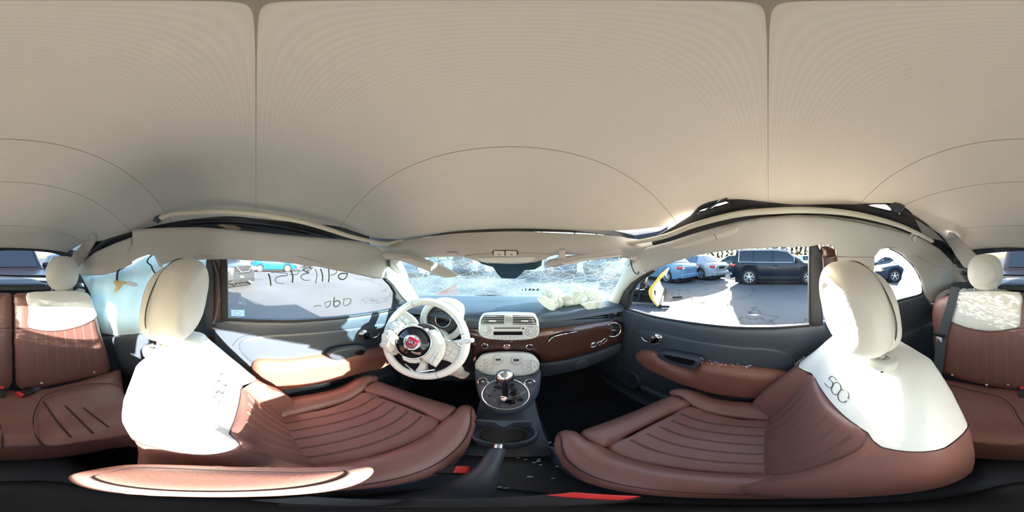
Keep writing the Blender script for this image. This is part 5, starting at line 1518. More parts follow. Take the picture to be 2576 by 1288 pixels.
lathe('knob_skirt', [(.010, -.040), (.0135, -.03), (.020, -.018), (.022, -.008)], kp, (0, -.35, .9), M['dark2'], gl, n=24)
V, F = super_vf(kp, (.032, .032, .031), 1, 1, 32, 18); mk('knob', V, F, mat('brushed_silver', (.62, .63, .65), .22, metal=1.0, var=.04), gl)

# lower console with cup holders
lc = thing('cup_holder', PZ(1266, 1090, -.76), 'black oval double cup holder on the tunnel in front of the handbrake', 'cup holder')
cc = PZ(1266, 1087, -.70)
def cup_grid():
    V, F = [], []
    n = 48
    prof = [(1.02, -.045), (1.05, -.005), (1.0, .004), (.94, .004), (.90, -.004), (.88, -.045), (.70, -.052), (.0, -.052)]
    for r, h in prof:
        for k in range(n):
            t = 2 * PI * k / n
            V.append((cc[0] + .078 * r * math.copysign(abs(math.cos(t)) ** .85, math.cos(t)), cc[1] + .064 * r * math.sin(t) - .3 * h * 0, cc[2] + h))
    for i in range(len(prof) - 1):
        for k in range(n):
            F.append([i * n + k, i * n + (k + 1) % n, (i + 1) * n + (k + 1) % n, (i + 1) * n + k])
    return V, F
V, F = cup_grid(); mk('tray', V, F, M['dark'], lc)
V, F = lathe_vf([(.072, -.049), (.070, -.046), (.001, -.046)], cc, (0, 0, 1), 40); 
patch('grimy_base', crom([(1208, 1090), (1225, 1076), (1266, 1072), (1308, 1076), (1324, 1090), (1315, 1104), (1290, 1112), (1266, 1114), (1240, 1112), (1216, 1104)], 4), gZ(cc[2] - .048), mat('crumb_dust', (.045, .04, .032), .95, var=.9, vscale=220), lc, bulge=.001, edge=.01, depth=.003, step=6)
bt_ = np.array([cc + np.array(p) for p in ((-.072, .026, .002), (0, .026, .002), (.072, .026, .002))])
G = [[cc + np.array((x, y, .001 if abs(x) < .07 else -.002)) for x in np.linspace(-.068, .068, 9)] for y in (.044, .030)]
G = [[cc + np.array((x, .036 - .026 * math.exp(-(x / .016) ** 2) * (k) - .008 * k, .001)) for x in np.linspace(-.068, .068, 25)] for k in (0, 1)]
thick_grid('divider', G, -.046, M['dark'], lc)
patch('coin_slot', rrect(1236, 1060, 1303, 1067, 3), gZ(cc[2] + .003), M['black'], lc, bulge=.0005, edge=.004, depth=.004, off=0, step=4)
lf = thing('console_foot', PZ(1270, 1050, -.80), 'slate console foot between the gear shield and the cup holder', 'console')
G = [[(x, y, z - .4 * max(0, abs(x + .02) - .06)) for x in np.linspace(-.105, .075, 9)] for y, z in ((.60, -.66), (.50, -.72), (.44, -.745), (.38, -.775), (.28, -.80))]
thick_grid('foot_cover', smooth_grid(G, 3, 4), -.01, M['dark2'], lf)
V, F = super_vf(PZ(1228, 1050, -.735), (.016, .012, .010), .8, .8, 16, 10); mk('power_socket', V, F, M['frame'], lf)
# handbrake
hb_ = thing('handbrake_lever', (-.03, .10, -.84), 'black ribbed handbrake lever between the front seats', 'handbrake')
tip = PZ(1254, 1128, -.655)
path = crom([tip, PZ(1240, 1155, -.665), PZ(1222, 1185, -.68), PZ(1190, 1215, -.71), (-.030, .02, -.80)], 6, False)
tube('lever_grip', path, np.interp(np.linspace(0, 1, len(path)), [0, .05, .4, .7, 1], [.010, .0145, .0145, .019, .024]), M['dark2'], hb_, n=16)
tube('release_button', [tip, tip + np.array((.0, .016, .006))], .0095, M['alu'], hb_, n=14)
V, F = super_vf((-.02, -.02, -.83), (.055, .14, .035), .7, .7, 28, 12); mk('lever_gaiter', V, F, M['rubber'], hb_)
# glass crumbs spilt on the tunnel and footwell
rnd = random.Random(11)
for k in range(26):
    u = rnd.uniform(1300, 1420) if k < 14 else rnd.uniform(1160, 1400); v = rnd.uniform(1110, 1200) if k < 14 else rnd.uniform(1120, 1230)
    p = PZ(u, v, -.822)
    if not -.10 < p[0] < .09: continue
    s = rnd.uniform(.0018, .0035)
    V, F = box_vf(p + np.array([0, 0, s]), (s * 2, s * 1.6, s * 1.5), bev=.15)
    o = mk('glass_crumb', V, F, M['paper'], smooth=False)
    tag(o, 'tiny pale crumb of broken glass on the black centre tunnel', 'glass crumb', 'glass crumbs on the tunnel')

# ------------------------------------------------------------------ steering wheel
sw_c = np.array(PX(1063, 853, -.335)); 
view = sw_c / np.linalg.norm(sw_c)
ax = np.array([.10, -.90, .43]); ax /= np.linalg.norm(ax)
sx = np.cross(np.array([0, 0, 1.0]), -ax); sx /= np.linalg.norm(sx); sx = np.array(sx)
sx = np.cross(-ax, np.array([0, 0, 1.0])); sx /= np.linalg.norm(sx)
if sx[0] < 0: sx = -sx
sy = np.cross(ax, sx); sy = sy if sy[2] > 0 else -sy
# the wheel is turned: rotate its own frame
tw = math.radians(-24)
wx = sx * math.cos(tw) + sy * math.sin(tw); wy = -sx * math.sin(tw) + sy * math.cos(tw)
SWR = .171
st = thing('steering_wheel', sw_c, 'ivory steering wheel with torn airbag cover, turned to one side', 'steering wheel')
W = lambda a, b, h=0.0: sw_c + wx * a + wy * b + ax * h
def WP(u, v, h=0.0):
    d = D(u, v); return d * (((sw_c + ax * h) @ ax) / (d @ ax))
V, F = torus_vf(sw_c, ax, SWR, .0165, 72, 14, up=wy); rim = mk('rim', V, F, M['ivory'], st)
for a in (40, 140, 215, 325):
    t = math.radians(a); c = W(SWR * math.cos(t), SWR * math.sin(t)); rd_ = (c - sw_c) / SWR; tg = np.cross(ax, rd_)
    V, F = torus_vf(c, tg, .0168, .0007, 24, 5); mk('rim_seam', V, F, M['greyseam'], rim)
def wpad(nm, pts, h, m, bulge, edge, depth, step=.012, parent=st, crumple=None):
    def f(vs): return np.array([W(a, b, h) for a, b in vs]), np.tile(ax, (len(vs), 1))
    V, F = inflate(crom(pts, 5), f, bulge, edge, depth, step, (), crumple)
    return mk(nm, V, F, m, parent)
spoke_l = wpad('spoke', [(-.172, .045), (-.13, .055), (-.085, .05), (-.06, .03), (-.06, -.03), (-.09, -.042), (-.13, -.03), (-.173, -.02)], -.012, M['white'], .012, .02, .02)
spoke_r = wpad('spoke', [(.172, .045), (.13, .055), (.085, .05), (.06, .03), (.06, -.03), (.09, -.042), (.13, -.03), (.173, -.02)], -.012, M['white'], .012, .02, .02)
lowl = wpad('lower_spoke', [(-.05, -.05), (-.075, -.09), (-.105, -.14), (-.08, -.158), (-.06, -.150), (-.055, -.11), (-.03, -.075)], -.012, M['white'], .010, .014, .02)
lowr = wpad('lower_spoke', [(.05, -.05), (.075, -.09), (.105, -.14), (.08, -.158), (.06, -.150), (.055, -.11), (.03, -.075)], -.012, M['white'], .010, .014, .02)
for sp_, sg in ((spoke_l, -1), (spoke_r, 1)):
    bp = wpad('button_pad', [(sg * .150, .034), (sg * .098, .036), (sg * .096, -.004), (sg * .148, -.004)], .001, M['white'], .004, .006, .006, .008, sp_)
    for (a0, b0, a1, b1) in ((.150, .016, .098, .016), (.124, .035, .124, -.003)):
        tube('button_gap', [W(sg * a0, b0, .0058), W(sg * a1, b1, .0058)], .0006, M['greyseam'], bp, n=4)
hub = wpad('hub_tray', [(.078 * math.cos(t), .070 * math.sin(t)) for t in np.linspace(0, 2 * PI, 14, endpoint=False)], -.020, M['greyseam'], .006, .02, .03)
# chrome bracket spanning the lower opening
tube('lower_bracket', [WP(1020, 916, .0), WP(1036, 930, .0), WP(1047, 939, .0), WP(1056, 935, .0), WP(1094, 930, .0)], .0042, M['chrome'], st, n=10)
# airbag cover torn open in petals, and the horn pad still hanging on
rnd = random.Random(5)
def wshard(nm, pts, h, m, bulge=.004, edge=.006, depth=.004, parent=st):
    def f(vs): return np.array([WP(a, b, h) for a, b in vs]), np.tile(ax, (len(vs), 1))
    V, F = inflate(np.array(pts, float), f, bulge, edge, depth, 4)
    return mk(nm, V, F, m, parent)
wshard('torn_cover', [(1080, 830), (1094, 829), (1108, 840), (1117, 853), (1121, 872), (1117, 893), (1108, 908), (1096, 924), (1082, 916), (1068, 908), (1058, 901), (1055, 893), (1058, 884), (1067, 882), (1064, 876), (1074, 872), (1073, 867), (1081, 866), (1081, 852), (1077, 843)], .016, M['white'], .010, .02, .006)
wshard('torn_cover', [(1021, 826), (1023, 817), (1034, 814), (1046, 815), (1052, 820), (1062, 823), (1066, 830), (1059, 831), (1050, 828), (1040, 829), (1034, 826), (1028, 829)], .014, M['white'])
wshard('torn_cover', [(1066, 826), (1076, 826), (1081, 836), (1079, 846), (1072, 845), (1071, 836), (1064, 834)], .018, M['white'])
wshard('torn_cover', [(1010, 888), (1022, 898), (1040, 902), (1055, 900), (1060, 910), (1048, 914), (1030, 913), (1014, 905)], .012, M['white'])
bp2 = wshard('button_pad', [(1098, 880), (1108, 891), (1094, 920), (1077, 907)], .027, M['white'], .003, .005, .004)
for p0, p1 in (((1103, 885.5), (1086, 913)), ((1088, 893), (1101, 905))):
    tube('button_gap', [WP(*p0, .0305), WP(*p1, .0305)], .0006, M['greyseam'], bp2, n=4)
hp_c = WP(1038, 861, .034)
hax = ax + np.array([.12, 0, .05]); hax /= np.linalg.norm(hax)
hpad = lathe('horn_pad', [(.066, -.020), (.073, -.012), (.074, .0), (.069, .003), (.064, -.002), (.055, .004), (.036, .006), (.034, .008)], hp_c, hax, M['black'], st, n=48)
V, F = torus_vf(hp_c, hax, .0715, .0028, 52, 8); mk('horn_ring', V, F, M['chrome'], hpad)
em_ = lathe('emblem', [(.0345, .002), (.0345, .009), (.031, .011), (.029, .010), (.002, .012)], hp_c, hax, M['chrome'], hpad, n=40)
V, F = lathe_vf([(.0275, .008), (.0265, .0125), (.002, .0135)], hp_c, hax, 32)
hx_ = wx - hax * (wx @ hax); hx_ /= np.linalg.norm(hx_); hy_ = np.cross(hax, hx_)
hx_2 = hx_ * math.cos(.12) + hy_ * math.sin(.12); hy_2 = -hx_ * math.sin(.12) + hy_ * math.cos(.12)
def f(vs): return np.array([hp_c + hx_2 * a + hy_2 * b + hax * .0115 for a, b in vs]), np.tile(hax, (len(vs), 1))
V, F = inflate(crom([(-.021, .017), (0, .020), (.021, .017), (.022, 0), (.017, -.017), (0, -.023), (-.017, -.017), (-.022, 0)], 4), f, .002, .01, .002, .006)
shd = mk('emblem_shield', V, F, mat('wine_enamel', (.28, .008, .03), .2, var=.03), em_)
place_text('emblem_letters', 'FIAT', hp_c + hax * .0142, hx_2, hy_2, .021, M['chrome'], em_, depth=.0010, bold=True)
wpad('torn_foil', [(.01, -.062), (.03, -.058), (.045, -.048), (.04, -.04), (.025, -.05), (.012, -.055)], .044, M['stitch'], .002, .006, .002, .006)
# spent airbag cloth bunched out of the wheel
def blob(name, c, r, m, seed, amp, fr, parent=None, flat=None, sub=5):
    bm = bmesh.new()
    bmesh.ops.create_icosphere(bm, subdivisions=sub, radius=1.0)
    V = np.array([v.co[:] for v in bm.verts]); F = [[v.index for v in f.verts] for f in bm.faces]; bm.free()
    def crease(v):
        v = Vector(v); o = Vector((seed, seed * .7, -seed))
        w = v + .55 * Vector((noise.noise(v * 1.4 + o), noise.noise(v * 1.4 - o), noise.noise(v * 1.4 + o.zxy)))
        f = noise.noise(w * fr + o) + .28 * noise.noise(w * fr * 2.2 - o)
        k = abs(noise.noise(w * fr * .9 + o.yzx))
        return f - 1.1 * max(0.0, 1 - k * 7) ** 1.5
    h = np.array([crease(v) for v in V])
    h = (h - h.mean()) / (h.std() + 1e-6)
    lump = np.array([noise.noise(Vector(v) * 1.6 + Vector((0, seed, 2.0))) for v in V])
    R = 1 + amp * np.clip(h, -2, 2) * .5 + .35 * lump
    P = V * R[:, None] * np.asarray(r) + np.asarray(c)
    if flat is not None: P = flat(P)
    return mk(name, P, F, m, parent)
sb = thing('driver_airbag', W(-.11, -.01, .03), 'spent cream airbag cloth bunched at the outer side of the steering wheel', 'airbag')
blob('airbag_bundle', WP(983, 861, .018), (.044, .034, .060), M['bag'], 3.0, .16, 1.35, sb)
blob('airbag_fold', WP(1003, 826, .020), (.044, .026, .026), M['bag'], 8.0, .18, 1.5, sb, sub=5)

# instruments, column shroud, stalks
ic = PY(1112, 806, .70); iax = np.array([.12, -.97, .22]); iax /= np.linalg.norm(iax)
ip = thing('instrument_cluster', ic, 'ivory hooded round instrument cluster behind the steering wheel', 'instrument cluster')
lathe('dial_bowl', [(.098, -.03), (.092, .0), (.086, .004), (.072, -.02), (.002, -.022)], ic, iax, M['dark2'], ip, n=48)
V, F = torus_vf(ic, iax, .094, .016, 56, 10); mk('hood_ring', V, F, M['white'], ip)
G = []
for a in np.linspace(math.radians(-20), math.radians(200), 26):
    s_ = np.cross(iax, (0, 0, 1)); s_ /= np.linalg.norm(s_); u_ = np.cross(s_, iax)
    if s_[0] < 0: s_ = -s_
    u_ = u_ if u_[2] > 0 else -u_
    dr = s_ * math.cos(a) + u_ * math.sin(a)
    G.append([ic + dr * .100 + iax * .012, ic + dr * .110 + iax * .0, ic + dr * .112 - iax * .05, ic + dr * .108 - iax * .11])
thick_grid('hood', smooth_grid(np.array(G), 3, 1), .004, M['white'], ip)
V, F = torus_vf(ic - iax * .012, iax, .038, .0035, 44, 8); mk('inner_ring', V, F, M['alu'], ip)
lathe('centre_screen', [(.036, -.016), (.035, -.012), (.002, -.011)], ic, iax, M['screen'], ip, n=36)
dg_ = lathe('dial_face', [(.070, -.022), (.069, -.018), (.040, -.017)], ic, iax, M['greyseam'], ip, n=44)
for k in range(28):
    a = math.radians(-40 + 260 * k / 27); dr = s_ * math.cos(a) + u_ * math.sin(a)
    tube('dial_mark', [ic + dr * .060 - iax * .0165, ic + dr * (.066 if k % 3 else .053) - iax * .0165], .0008, M['ink'], dg_, n=4)
a = math.radians(205); dr = s_ * math.cos(a) + u_ * math.sin(a)
tube('dial_needle', [ic + dr * .042 - iax * .015, ic + dr * .062 - iax * .015], .0012, M['red'], dg_, n=5)
cl = thing('column_shroud', PY(1128, 860, .60), 'ivory steering column shroud behind the wheel', 'shroud')
G = []
cdir = -ax
for k, (h, rx, ry) in enumerate(((.02, .050, .045), (.06, .066, .056), (.11, .072, .060), (.16, .070, .062))):
    c = sw_c + cdir * h + np.array((.012, 0, -.006))
    G.append([c + sx * rx * math.cos(t) + sy * ry * math.sin(t) for t in np.linspace(0, 2 * PI, 28, endpoint=False)])
V, F = grid_vf(np.array(G), True); F.append(list(range(28))); mk('shroud_shell', V, F, M['white'], cl)
for (u0, v0, u1, v1, y0_, y1_) in ((1120, 862, 1189, 856, .60, .56), (1010, 840, 962, 842, .60, .56)):
    a_, b_ = PY(u0, v0, y0_), PY(u1, v1, y1_)
    t = np.linspace(0, 1, 8)[:, None]
    if u1 > 1100:
        tube('wiper_stalk', a_ + (b_ - a_) * t, np.interp(t[:, 0], [0, .5, .8, 1], [.008, .011, .0165, .011]), M['white'], cl, n=14, flat=.8)
ig = thing('ignition_lock', PY(1170, 890, .66), 'chrome ringed ignition lock right of the column', 'lock')
c = PY(1170, 889, .655)
lathe('lock_ring', [(.015, -.02), (.018, 0), (.015, .005), (.010, .004)], c, (.2, -.9, .2), M['chrome'], ig, n=24)
lathe('lock_face', [(.0115, -.005), (.011, .003), (.002, .003)], c, (.2, -.9, .2), M['black'], ig, n=20)
kb_ = patch('knee_airbag', crom([(1110, 935), (1130, 924), (1152, 918), (1162, 925), (1168, 936), (1180, 942), (1172, 950), (1158, 951), (1140, 944), (1120, 942)], 4), gY(.62), M['bag'], bulge=.02, edge=.025, depth=.01, step=4, crumple=(.02, 40))
tag(kb_, 'crumpled white airbag cloth hanging under the steering column', 'airbag')

# ------------------------------------------------------------------ passenger airbag on the dashboard
pa = thing('passenger_airbag', (.26, .82, -.285), 'crumpled cream passenger airbag lying on the dashboard under the windscreen', 'airbag')
def onDash(P):
    lo = -.284
    z = np.maximum(P[:, 2], lo + .002 * np.sin(P[:, 0] * 90))
    y = np.minimum(P[:, 1], .60 + (-.02 - z) * 1.55)
    return np.stack([P[:, 0], np.minimum(P[:, 1], 1.02 + (-.30 - z) * 1.2 * 0), z], 1)
blob('airbag_bundle', PY(1432, 742, .86) + np.array([0, 0, -.005]), (.112, .075, .060), M['bag'], 1.5, .20, 2.1, pa, onDash, 6)
blob('airbag_fold', PY(1390, 755, .80), (.048, .045, .056), M['bag'], 5.5, .24, 1.9, pa, onDash, 5)
blob('airbag_fold', PY(1490, 750, .83), (.062, .050, .058), M['bag'], 9.5, .20, 2.0, pa, onDash, 5)
gD = gY(.722)
patch('airbag_corner', crom([(1352, 752), (1366, 745), (1388, 755), (1396, 768), (1388, 780), (1382, 779), (1368, 770)], 4), gY(.735), M['bag'], pa, bulge=.012, edge=.02, depth=.004, step=4, crumple=(.012, 40))
patch('airbag_corner', crom([(1462, 765), (1490, 758), (1520, 762), (1524, 772), (1510, 776), (1488, 782), (1478, 781), (1470, 772)], 4), gY(.735), M['bag'], pa, bulge=.012, edge=.02, depth=.004, step=4, crumple=(.012, 40))

# ------------------------------------------------------------------ sun visors
def visor(name, pts, y0, y1, u0, u1, label, hold):
    def g(P):
        az = np.arctan2(P[:, 0], P[:, 1]) / K + 1288
        return P[:, 1] - np.interp(az, [min(u0, u1), max(u0, u1)], [y0, y1] if u0 < u1 else [y1, y0])
    v = patch(name, pts, g, M['trim'], bulge=.010, edge=.02, depth=.012, step=6)
    tag(v, label, 'sun visor')
    return v, g
v1, g1 = visor('sun_visor', crom([(960, 640), (975, 634), (1005, 637), (1050, 645), (1090, 658), (1130, 676), (1150, 690), (1145, 696), (1120, 699), (1100, 692), (1060, 675), (1010, 657), (975, 652)], 4), .50, .66, 960, 1150, 'driver side sun visor hanging down across the cracked windscreen', None)
patch('mirror_flap', [(1003, 650), (1030, 648), (1085, 668), (1086, 682), (1040, 666)], g1, M['pillar'], v1, bulge=.003, edge=.008, depth=.003, off=.011, step=4)
v2, g2 = visor('sun_visor', crom([(1372, 668), (1378, 656), (1400, 649), (1450, 641), (1520, 630), (1600, 624), (1620, 630), (1600, 640), (1540, 646), (1470, 656), (1420, 666), (1395, 672)], 4), .62, .58, 1372, 1620, 'passenger side sun visor along the top of the windscreen', None)
patch('mirror_flap', [(1412, 661), (1480, 648), (1566, 641), (1565, 646), (1480, 655), (1420, 667)], g2, M['white'], v2, bulge=.002, edge=.006, depth=.003, off=.011, step=4)
patch('clip_arm', rrect(1407, 628, 1423, 651, 2), gY(.585), M['pillar'], v2, bulge=.003, edge=.006, depth=.01, off=.004, step=4)

# floor mat with eyelet in the rear footwell, driver side
fm = patch('floor_mat', crom([(-80, 1210), (-20, 1196), (60, 1190), (140, 1191), (210, 1196), (260, 1205), (240, 1228), (100, 1240), (-60, 1236)], 4), gZ(-1.035), M['carpet'], bulge=.006, edge=.02, depth=.02, step=16)
tag(fm, 'black rear floor mat with a metal eyelet', 'floor mat')
c = cast(D(np.array([85.]), np.array([1214.])), gZ(-1.028))[0]
V, F = torus_vf(c, (0, 0, 1), .012, .0035, 24, 8); mk('mat_eyelet', V, F, M['alu'], fm)

# fine broken glass sprayed over the dashboard top, door ledge and armrest: too many to count
rnd = random.Random(17)
b = MB()
for k in range(620):
    x = rnd.gauss(-.05, .30) if k % 3 else rnd.gauss(.0, .2); y = rnd.choice((rnd.uniform(.73, .80), rnd.uniform(.73, 1.08)))
    if abs(x) > .55: continue
    z = interp(y, [(.722, -.298), (.745, -.288), (.83, -.283), (.98, -.290), (1.10, -.302)]) + .006 * math.cos(x * 4) + .0012
    q = rnd.uniform(.0007, .0021)
    b.add(*box_vf((x, y, z), (q * 2, q * 1.5, q), Matrix.Rotation(rnd.uniform(0, 3), 3, 'Z'), 0))
o = b.build('glass_dust', M['paper'], smooth=False)
tag(o, 'fine broken glass sprayed over the top of the dashboard', 'broken glass', kind='stuff')
b = MB()
for k in range(70):
    u = rnd.uniform(1640, 1900); v = 893 + (u - 1640) * .13 + rnd.gauss(0, 4)
    p = cast(D(np.array([u]), np.array([v])), off(gR, -.045 - .02 * rnd.random()))[0]; q = rnd.uniform(.0008, .002)
    b.add(*box_vf(p, (q * 2, q * 1.5, q * 1.4), Matrix.Rotation(rnd.uniform(0, 3), 3, 'Z'), 0))
o = b.build('glass_dust', M['paper'], smooth=False)
tag(o, 'fine broken glass lying along the brown passenger armrest', 'broken glass', kind='stuff')
# ------------------------------------------------------------------ the lot outside
def asphalt():
    m, nt, b = _nt('worn_asphalt')
    tc = N(nt, 'ShaderNodeTexCoord')
    n1 = N(nt, 'ShaderNodeTexNoise'); n1.inputs['Scale'].default_value = .35; n1.inputs['Detail'].default_value = 6
    n2 = N(nt, 'ShaderNodeTexNoise'); n2.inputs['Scale'].default_value = 60; n2.inputs['Detail'].default_value = 5
    v1 = N(nt, 'ShaderNodeTexVoronoi', feature='DISTANCE_TO_EDGE'); v1.inputs['Scale'].default_value = .28
    wob = N(nt, 'ShaderNodeTexNoise'); wob.inputs['Scale'].default_value = 1.1; wob.inputs['Detail'].default_value = 7
    L(nt, tc.outputs['Object'], wob.inputs['Vector'])
    ad = N(nt, 'ShaderNodeMixRGB'); ad.inputs[0].default_value = .45
    L(nt, tc.outputs['Object'], ad.inputs[1]); 
    sc = N(nt, 'ShaderNodeVectorMath', operation='SCALE'); sc.inputs['Scale'].default_value = 6
    L(nt, wob.outputs['Color'], sc.inputs[0]); L(nt, sc.outputs[0], ad.inputs[2])
    L(nt, ad.outputs[0], v1.inputs['Vector'])
    for n in (n1, n2): L(nt, tc.outputs['Object'], n.inputs['Vector'])
    cr = N(nt, 'ShaderNodeMapRange'); cr.inputs['From Max'].default_value = .016; cr.inputs['To Min'].default_value = .35; cr.inputs['To Max'].default_value = 1
    L(nt, v1.outputs['Distance'], cr.inputs['Value'])
    a = N(nt, 'ShaderNodeMapRange'); a.inputs['From Min'].default_value = .3; a.inputs['From Max'].default_value = .7; a.inputs['To Min'].default_value = .78; a.inputs['To Max'].default_value = 1.15
    L(nt, n1.outputs['Fac'], a.inputs['Value'])
    c = N(nt, 'ShaderNodeMapRange'); c.inputs['From Min'].default_value = .3; c.inputs['From Max'].default_value = .7; c.inputs['To Min'].default_value = .75; c.inputs['To Max'].default_value = 1.25
    L(nt, n2.outputs['Fac'], c.inputs['Value'])
    m1 = N(nt, 'ShaderNodeMath', operation='MULTIPLY'); L(nt, a.outputs[0], m1.inputs[0]); L(nt, c.outputs[0], m1.inputs[1])
    m2 = N(nt, 'ShaderNodeMath', operation='MULTIPLY'); L(nt, m1.outputs[0], m2.inputs[0]); L(nt, cr.outputs[0], m2.inputs[1])
    s2 = N(nt, 'ShaderNodeVectorMath', operation='SCALE'); s2.inputs[0].default_value = (.088, .087, .087)
    L(nt, m2.outputs[0], s2.inputs['Scale']); L(nt, s2.outputs[0], b.inputs['Base Color'])
    b.inputs['Roughness'].default_value = .88
    bp = N(nt, 'ShaderNodeBump'); bp.inputs['Strength'].default_value = .35; bp.inputs['Distance'].default_value = .006
    L(nt, n2.outputs['Fac'], bp.inputs['Height']); L(nt, bp.outputs[0], b.inputs['Normal'])
    return m
M['asphalt'] = asphalt()
gme = bpy.data.meshes.new('ground')
gv = [(-90, -90, 0), (90, -90, 0), (90, 90, 0), (-90, 90, 0)]
gme.from_pydata(gv, [], [(0, 1, 2, 3)]); gme.materials.append(M['asphalt'])
go = bpy.data.objects.new('ground', gme); COL.objects.link(go)
tag(go, 'worn grey asphalt of the car lot around the small car', 'ground', kind='structure')

M['tyre'] = mat('tyre_rubber', (.014, .014, .015), .8)
M['rim'] = mat('alloy_rim', (.55, .56, .58), .25, metal=.9)
M['cglass'] = mat('car_window', (.012, .017, .024), .08, spec=.35)
M['cglassb'] = mat('pale_car_window', (.05, .08, .11), .08, spec=.5)
M['arch'] = mat('wheel_well', (.01, .01, .011), .9)
M['tail'] = mat('tail_lamp_red', (.45, .03, .03), .15, coat=.6)
M['lens'] = mat('clear_lamp', (.75, .77, .80), .12, coat=.6)
M['amber'] = mat('amber_lens', (.75, .25, .04), .2)
M['brightwork'] = mat('bright_trim', (.62, .64, .68), .2, metal=.6)
def paint(nm, c, metal=.3): return mat(nm, c, .30, metal=metal * .4, var=.03, coat=.12, spec=.22)

def wheel(parent, x, y, r, out, w=.21, spokes=5, dbl=True, rimm=None):
    """tyre as a part of the car, rim as its sub-part (car-local coordinates)"""
    ax = (0, out, 0)
    prof = [(r * .62, -w / 2), (r * .90, -w / 2), (r * .99, -w * .36), (r, 0), (r * .99, w * .36), (r * .90, w / 2), (r * .66, w / 2 - .01), (r * .64, w / 2 - .04)]
    V, F = lathe_vf(prof, (x, y, r), ax, 30)
    t = mk('wheel', V, F, M['tyre'], parent, local=True)
    b = MB()
    ri = r * .66
    V, F = torus_vf((x, y + out * (w / 2 - .015), r), ax, ri * .95, ri * .07, 30, 6); b.add(V, F)
    b.add(*lathe_vf([(ri * .20, w / 2 - .05), (ri * .20, w / 2 - .01), (.005, w / 2)], (x, y, r), ax, 16))
    for k in range(spokes):
        for s in ((-.13, .13) if dbl else (0,)):
            a = 2 * PI * k / spokes + s + .3; a2 = 2 * PI * k / spokes + s * 1.9 + .3
            p0 = np.array((x + math.cos(a) * ri * .15, y + out * (w / 2 - .02), r + math.sin(a) * ri * .15))
            p1 = np.array((x + math.cos(a2) * ri * .95, y + out * (w / 2 - .03), r + math.sin(a2) * ri * .95))
            b.add(*tube_vf([p0, p1], [ri * .085, ri * .075] if dbl else [ri * .16, ri * .10], 6, .6, up=(0, out, 0)))
    b.build('rim', rimm or M['rim'], t, local=True)
    V, F = lathe_vf([(ri * .93, w / 2 - .10), (.005, w / 2 - .09)], (x, y, r), ax, 20)
    mk('brake_disc', V, F, M['arch'], t, local=True)
    return t

